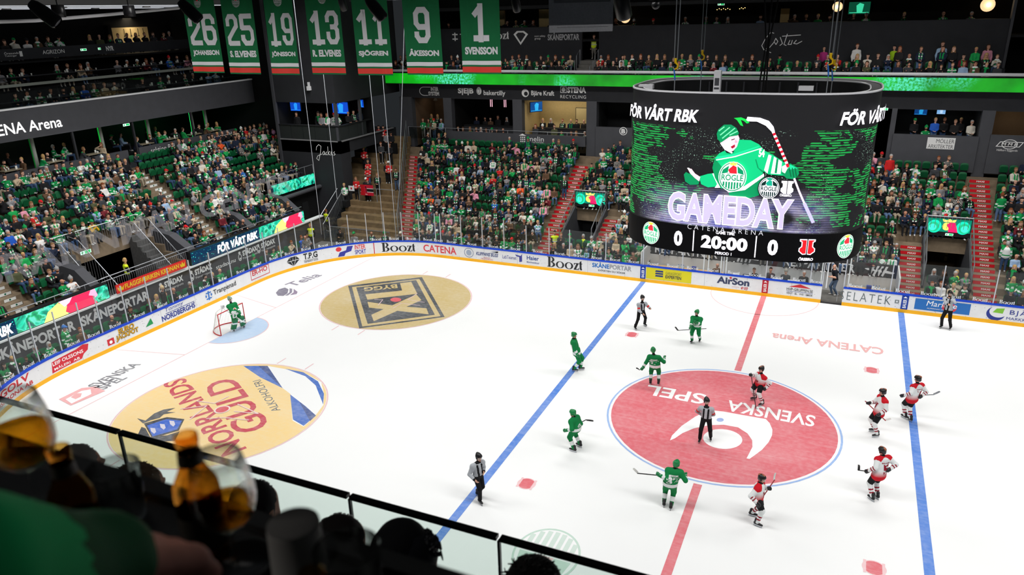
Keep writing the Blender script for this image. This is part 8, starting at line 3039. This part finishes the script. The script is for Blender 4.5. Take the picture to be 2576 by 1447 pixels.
# people of the row in front, seen from behind
m = mat_attr('dark_hair', .45, .4, noise=.25)
HEADS = [(196, 1172, 4.25, 'grey-haired person in the row in front, farthest left', rgb(120, 116, 112), .085, 'short'), (350, 1222, 3.95, 'person with curly brown hair in the row in front', rgb(96, 78, 62), .09, 'curly'), (640, 1270, 3.5, 'person with slicked dark hair behind the tall beer bottle', rgb(26, 24, 26), .088, 'short'),
		 (857, 1362, 3.2, 'person with short dark hair behind the paper cup', rgb(34, 28, 28), .088, 'short'), (1030, 1408, 2.75, 'dark-haired person with a cap beside the clear tumbler', rgb(24, 25, 32), .092, 'cap'), (1345, 1476, 2.75, 'person with tousled dark hair at the bottom edge', rgb(30, 27, 27), .09, 'curly')]
for px, py, dist, lb, hc, r, kind in HEADS:
	c = toward(px, py, dist)
	b = Body()
	base = V(c[0], c[1] - .1, 12.45)
	o = c - base
	f = V(-.1, 1, 0)
	b.cap('hair', o + V(0, -.01, .02), o + V(0, -.02, -.03), r + .008, r, .02)
	b.cap('skin', o + V(0, .03, -.01), o + V(0, .055, -.085), r * .92, r * .7, .02)
	b.cap('skin', o + V(0, .11, -.03), o + V(0, .125, -.05), .013, .017, .015)
	for s in (-1, 1):
		b.cap('skin', o + V(.083 * s, .0, -.02), o + V(.085 * s, -.005, -.06), .014, .012, .01)
	b.cap('skin', o + V(0, -.0, -.1), o + V(0, -.02, -.2), .055, .06, .02)
	b.cap('top', o + V(-.17, -.03, -.27), o + V(.17, -.03, -.27), .085, .085, .05)
	b.cap('top', o + V(0, -.03, -.3), o + V(0, -.02, -.72), .14, .15, .05, (V(1, 0, 0), .74))
	for s in (-1, 1):
		b.cap('top', o + V(.19 * s, -.02, -.29), o + V(.23 * s, .06, -.56), .06, .055, .04)
		b.cap('top', o + V(.23 * s, .06, -.56), o + V(.1 * s, .28, -.62), .052, .04, .03)
		b.cap('skin', o + V(.1 * s, .28, -.62), o + V(.06 * s, .35, -.62), .04, .03, .02)
		b.cap('legs', o + V(.1 * s, .0, -.78), o + V(.12 * s, .42, -.8), .095, .075, .04)
		b.cap('legs', o + V(.12 * s, .42, -.8), o + V(.12 * s, .42, -1.15), .065, .05, .03)
	v, fc, cen, nm, t = b.mesh(.016)
	dk = rgb(30, 31, 36)
	cols = [{'hair': hc, 'skin': rgb(190, 140, 120), 'top': dk, 'legs': rgb(40, 44, 56)}[n] for n in nm]
	p = mesh_obj('person', v, fc, 'cloth', None, None, cols, True)
	p.location = base
	tag(p, lb, 'person', None)
	# locks of hair standing off the head
	mb = MB()
	n = 150 if kind == 'curly' else 110
	if kind != 'cap':
		for k in range(n):
			th, ph = rnd.uniform(0, 6.28), rnd.uniform(0, 1.15)
			d = V(math.sin(ph) * math.cos(th), math.sin(ph) * math.sin(th) - .1, math.cos(ph))
			q = o + V(0, -.012, .01) + d * r * .98
			if kind == 'curly':
				pts = [q + d * .026 * j / 3 + V(math.sin(j * 2.2 + k), math.cos(j * 2 + k), 0) * .009 for j in range(4)]
				mb.tube(pts, [.005, .005, .004, .002], 4)
			else:
				fl = unit(V(-.4, 1, 0)) * .04
				mb.tube([q, q + d * .012 + fl * .5, q + d * .008 + fl + V(0, 0, -.006)], [.007, .006, .002], 4)
		mb.c = [hc] * len(mb.f)
		mb.build('hair_lock', m, p)
	else:
		for k in range(60):
			th, ph = rnd.uniform(-1.2, 1.2) + 1.1, rnd.uniform(.5, 1.3)
			d = V(math.sin(ph) * math.cos(th), math.sin(ph) * math.sin(th), math.cos(ph))
			q = o + d * r
			mb.tube([q, q + d * .014 + V(.01, .01, 0), q + V(.03, .01, -.015)], [.007, .006, .002], 4)
		mb.c = [hc] * len(mb.f)
		mb.build('hair_lock', m, p)
		B = Body()
		B.cap('c', o + V(-.03, .0, .045), o + V(-.03, -.03, .05), .098, .092, .02)
		vv, ff, cc, n2, t2 = B.mesh(.014)
		ff = ff[[i for i, x in enumerate(cc) if x[2] > o[2] + .05]]
		mesh_obj('cap', vv, ff, 'cloth', p, None, [rgb(20, 20, 23)] * len(ff), True)

# counter
ZC = 15.16
YE = -26.885
e = tag(empty('bar_counter', (0, YE, ZC)), 'black counter in the foreground with drinks on it', 'counter')
MB().box((-4, -.52, -.04), (6, -.03, 0)).build('counter_top', mat('counter_black', rgb(14, 14, 16), .35, noise=.1, nscale=20), e)
MB().box((-4, -.03, -.09), (6, 0, .012)).build('front_edge', mat('edge_dark', rgb(20, 21, 22), .45), e)
MB().box((-4, -.1, -1.1), (6, -.03, -.05)).build('counter_front', 'wall_black', e)
# glass, beer, bottles


def glass_mat(name, tint, edge=.25):
	"""thin glass or liquid: tinted see-through, bending the view towards the rims"""
	m = mat_glass(name, tint, 0.0, .03)
	nt = m.node_tree
	mx = [n for n in nt.nodes if n.type == 'MIX_SHADER'][0]
	g = nt.nodes.new('ShaderNodeBsdfGlass')
	g.inputs['IOR'].default_value = 1.12
	g.inputs['Roughness'].default_value = 0
	g.inputs[0].default_value = (*[x ** .5 for x in tint], 1)
	lw = nt.nodes.new('ShaderNodeLayerWeight')
	lw.inputs[0].default_value = edge
	nt.links.new(g.outputs[0], mx.inputs[2])
	nt.links.new(lw.outputs[1], mx.inputs[0])


glass_mat('clear_glass', (.95, .97, .96), .4)
glass_mat('brown_glass', (.74, .38, .08), .3)
glass_mat('beer', (.82, .46, .08), .2)
mat('label_dark', rgb(36, 30, 22), .6, noise=.2, nscale=40)
mat('paper_grey', rgb(120, 118, 114), .8, noise=.05)


def on_counter(px, py):
	p = at(px, py, z=ZC)
	return V(p[0], p[1], ZC + .001)


def bottle(px, py, lb, s=1.0):
	p = on_counter(px, py)
	e = tag(empty('beer_bottle', p), lb, 'bottle')
	r = .0305 * s
	prof = [(.005, .002), (r * .9, .0), (r, .006), (r, .112), (r * .95, .126), (r * .64, .146), (r * .5, .157), (r * .45, .186), (r * .5, .189), (r * .5, .2), (r * .42, .202)]
	prof = [(a, b * s) for a, b in prof]
	MB().lathe(prof, n=28).build('bottle_glass', 'brown_glass', e, True)
	MB().lathe([(r * 1.02, .03 * s), (r * 1.02, .085 * s)], n=28).build('body_label', 'label_dark', e, True)
	MB().lathe([(r * .55, .158 * s), (r * .5, .176 * s)], n=20).build('neck_label', 'label_dark', e, True)
	return e


def tulip(px, py, lb, fill, s=1.0):
	p = on_counter(px, py)
	e = tag(empty('beer_glass', p), lb, 'glass')
	bowl = [(.004, .062), (.02, .066), (.034, .08), (.0405, .1), (.041, .118), (.037, .145), (.031, .172)]
	inner = [(r - .0016, z) for r, z in bowl[::-1]][:-1] + [(.004, .066)]
	MB().lathe([(a * s, b * s) for a, b in bowl + inner], n=32).build('bowl', 'clear_glass', e, True)
	MB().lathe([(a * s, b * s) for a, b in [(.0, .004), (.03, .003), (.031, .0)][::-1] + [(.006, .008), (.004, .02), (.004, .06), (.008, .066)]], n=24).build('stem', 'clear_glass', e, True)
	ip = [(.0, .0685)] + [(r - .0022, z) for r, z in bowl[2:] if z < fill]
	rl = np.interp(fill, [z for r, z in bowl], [r for r, z in bowl]) - .0022
	MB().lathe([(a * s, b * s) for a, b in ip + [(rl, fill), (0, fill)]], n=32).build('beer', 'beer', e, True)
	return e


bottle(530, 1404, 'tall brown beer bottle in the middle of the counter', 1.0)
bottle(226, 1420, 'dark brown beer bottle beside the left beer glass', .95)
e = bottle(832, 1770, 'brown bottle neck rising in front of the paper cup', .9)
tulip(594, 1425, 'tulip beer glass with a little golden beer, next to the tall bottle', .1, 1.04)
tulip(104, 1275, 'tulip glass half full of amber beer at the left edge', .122, 1.15)
# clear tumblers
for px, py, lb, s in ((314, 1302, 'clear empty tumbler left of the tall bottle', 1.0), (892, 1545, 'clear empty tumbler right of the paper cup', 1.12)):
	p = on_counter(px, py)
	o = tag(empty('tumbler', p), lb, 'glass')
	MB().lathe([(a * s, b * s) for a, b in [(.0, .001), (.03, 0), (.031, .004), (.038, .09), (.0365, .09), (.0295, .008), (.0, .008)]], n=30).build('tumbler_wall', 'clear_glass', o, True)
p = on_counter(762, 1476)
o = tag(empty('paper_cup', p), 'grey paper cup turned upside down, right of the beer glass', 'cup')
MB().lathe([(.042, 0), (.0365, .002), (.034, .098), (.0325, .1), (.0, .1)], n=30).build('cup_wall', 'paper_grey', o, True)
MB().lathe([(.0335, .102), (.031, .1035), (.0, .1035)], n=30).build('cup_base', mat('paper_dark', rgb(84, 82, 80), .8), o, True)
p = on_counter(610, 1440)
o = tag(empty('ash_dish', p), 'dark shallow dish with a glint at the bottom of the counter', 'dish')
MB().lathe([(.0, .0), (.04, .0), (.046, .02), (.043, .02), (.036, .006), (.0, .006)], n=26).build('dish', mat('dish_dark', rgb(40, 42, 44), .15), o, True)
# guest in green at the lower left: arm across the counter with a bare hand
b = Body()
shd, elb, wri = toward(-150, 1500, .74), toward(5, 1490, .80), toward(262, 1420, .90)
base = V(shd[0], shd[1] - .1, 14.1)
g = lambda p: p - base
ux = unit(wri - elb)
b.cap('sleeve', g(elb), g(wri - ux * .01), .062, .056, .03)
b.cap('arm', g(shd), g(elb), .075, .064, .04)
b.cap('torso', g(shd) + V(-.12, -.06, -.08), g(shd) + V(-.14, -.08, -.55), .16, .17, .06)
b.cap('torso', g(shd) + V(-.05, -.02, -.02), g(shd) + V(-.3, -.06, 0), .085, .085, .05)
hp_ = g(shd) + V(-.17, -.03, .2)
b.cap('head', hp_, hp_ + V(0, .03, -.06), .095, .08, .02)
b.cap('head', hp_ + V(0, 0, -.08), g(shd) + V(-.16, -.05, 0), .06, .06, .03)
b.cap('head', hp_ + V(0, .1, -.02), hp_ + V(0, .112, -.04), .014, .018, .02)
for s in (-1, 1):
	b.cap('leg', g(shd) + V(-.15 + .1 * s, -.08, -.62), g(shd) + V(-.15 + .1 * s, .1, -.64), .1, .08, .04)
	b.cap('leg', g(shd) + V(-.15 + .1 * s, .1, -.64), V(-.15 + .1 * s, .1, .05), .075, .06, .04)
v, fc, cen, nm, t = b.mesh(.016)
cols = [{'sleeve': rgb(8, 84, 44), 'arm': rgb(20, 176, 100), 'torso': rgb(16, 150, 84), 'head': SKIN, 'leg': BLACK}[n] for n in nm]  # upper arm lighter, forearm darker: fall of light put into the greens
o = mesh_obj('person', v, fc, 'cloth', None, None, cols, True)
o.location = base
tag(o, 'person in green sleeve resting a hand on the counter, lower left', 'person')
b = Body()
w0 = g(wri)
dv = unit(toward(390, 1400, .95) - wri)
nrm = unit(np.cross(dv, np.cross(V(0, 0, 1), dv)))
hand_chain(b, w0, dv, -nrm, 1, 1.12, .9, .0115)
b.cap('skin', w0 - dv * .04, w0, .03, .03, .02)
v, fc, cen, nm, t = b.mesh(.0065)
mesh_obj('hand', v, fc, mat('hand_skin', rgb(206, 140, 124), .6, noise=.06, nscale=60), o, smooth=True)
realise()
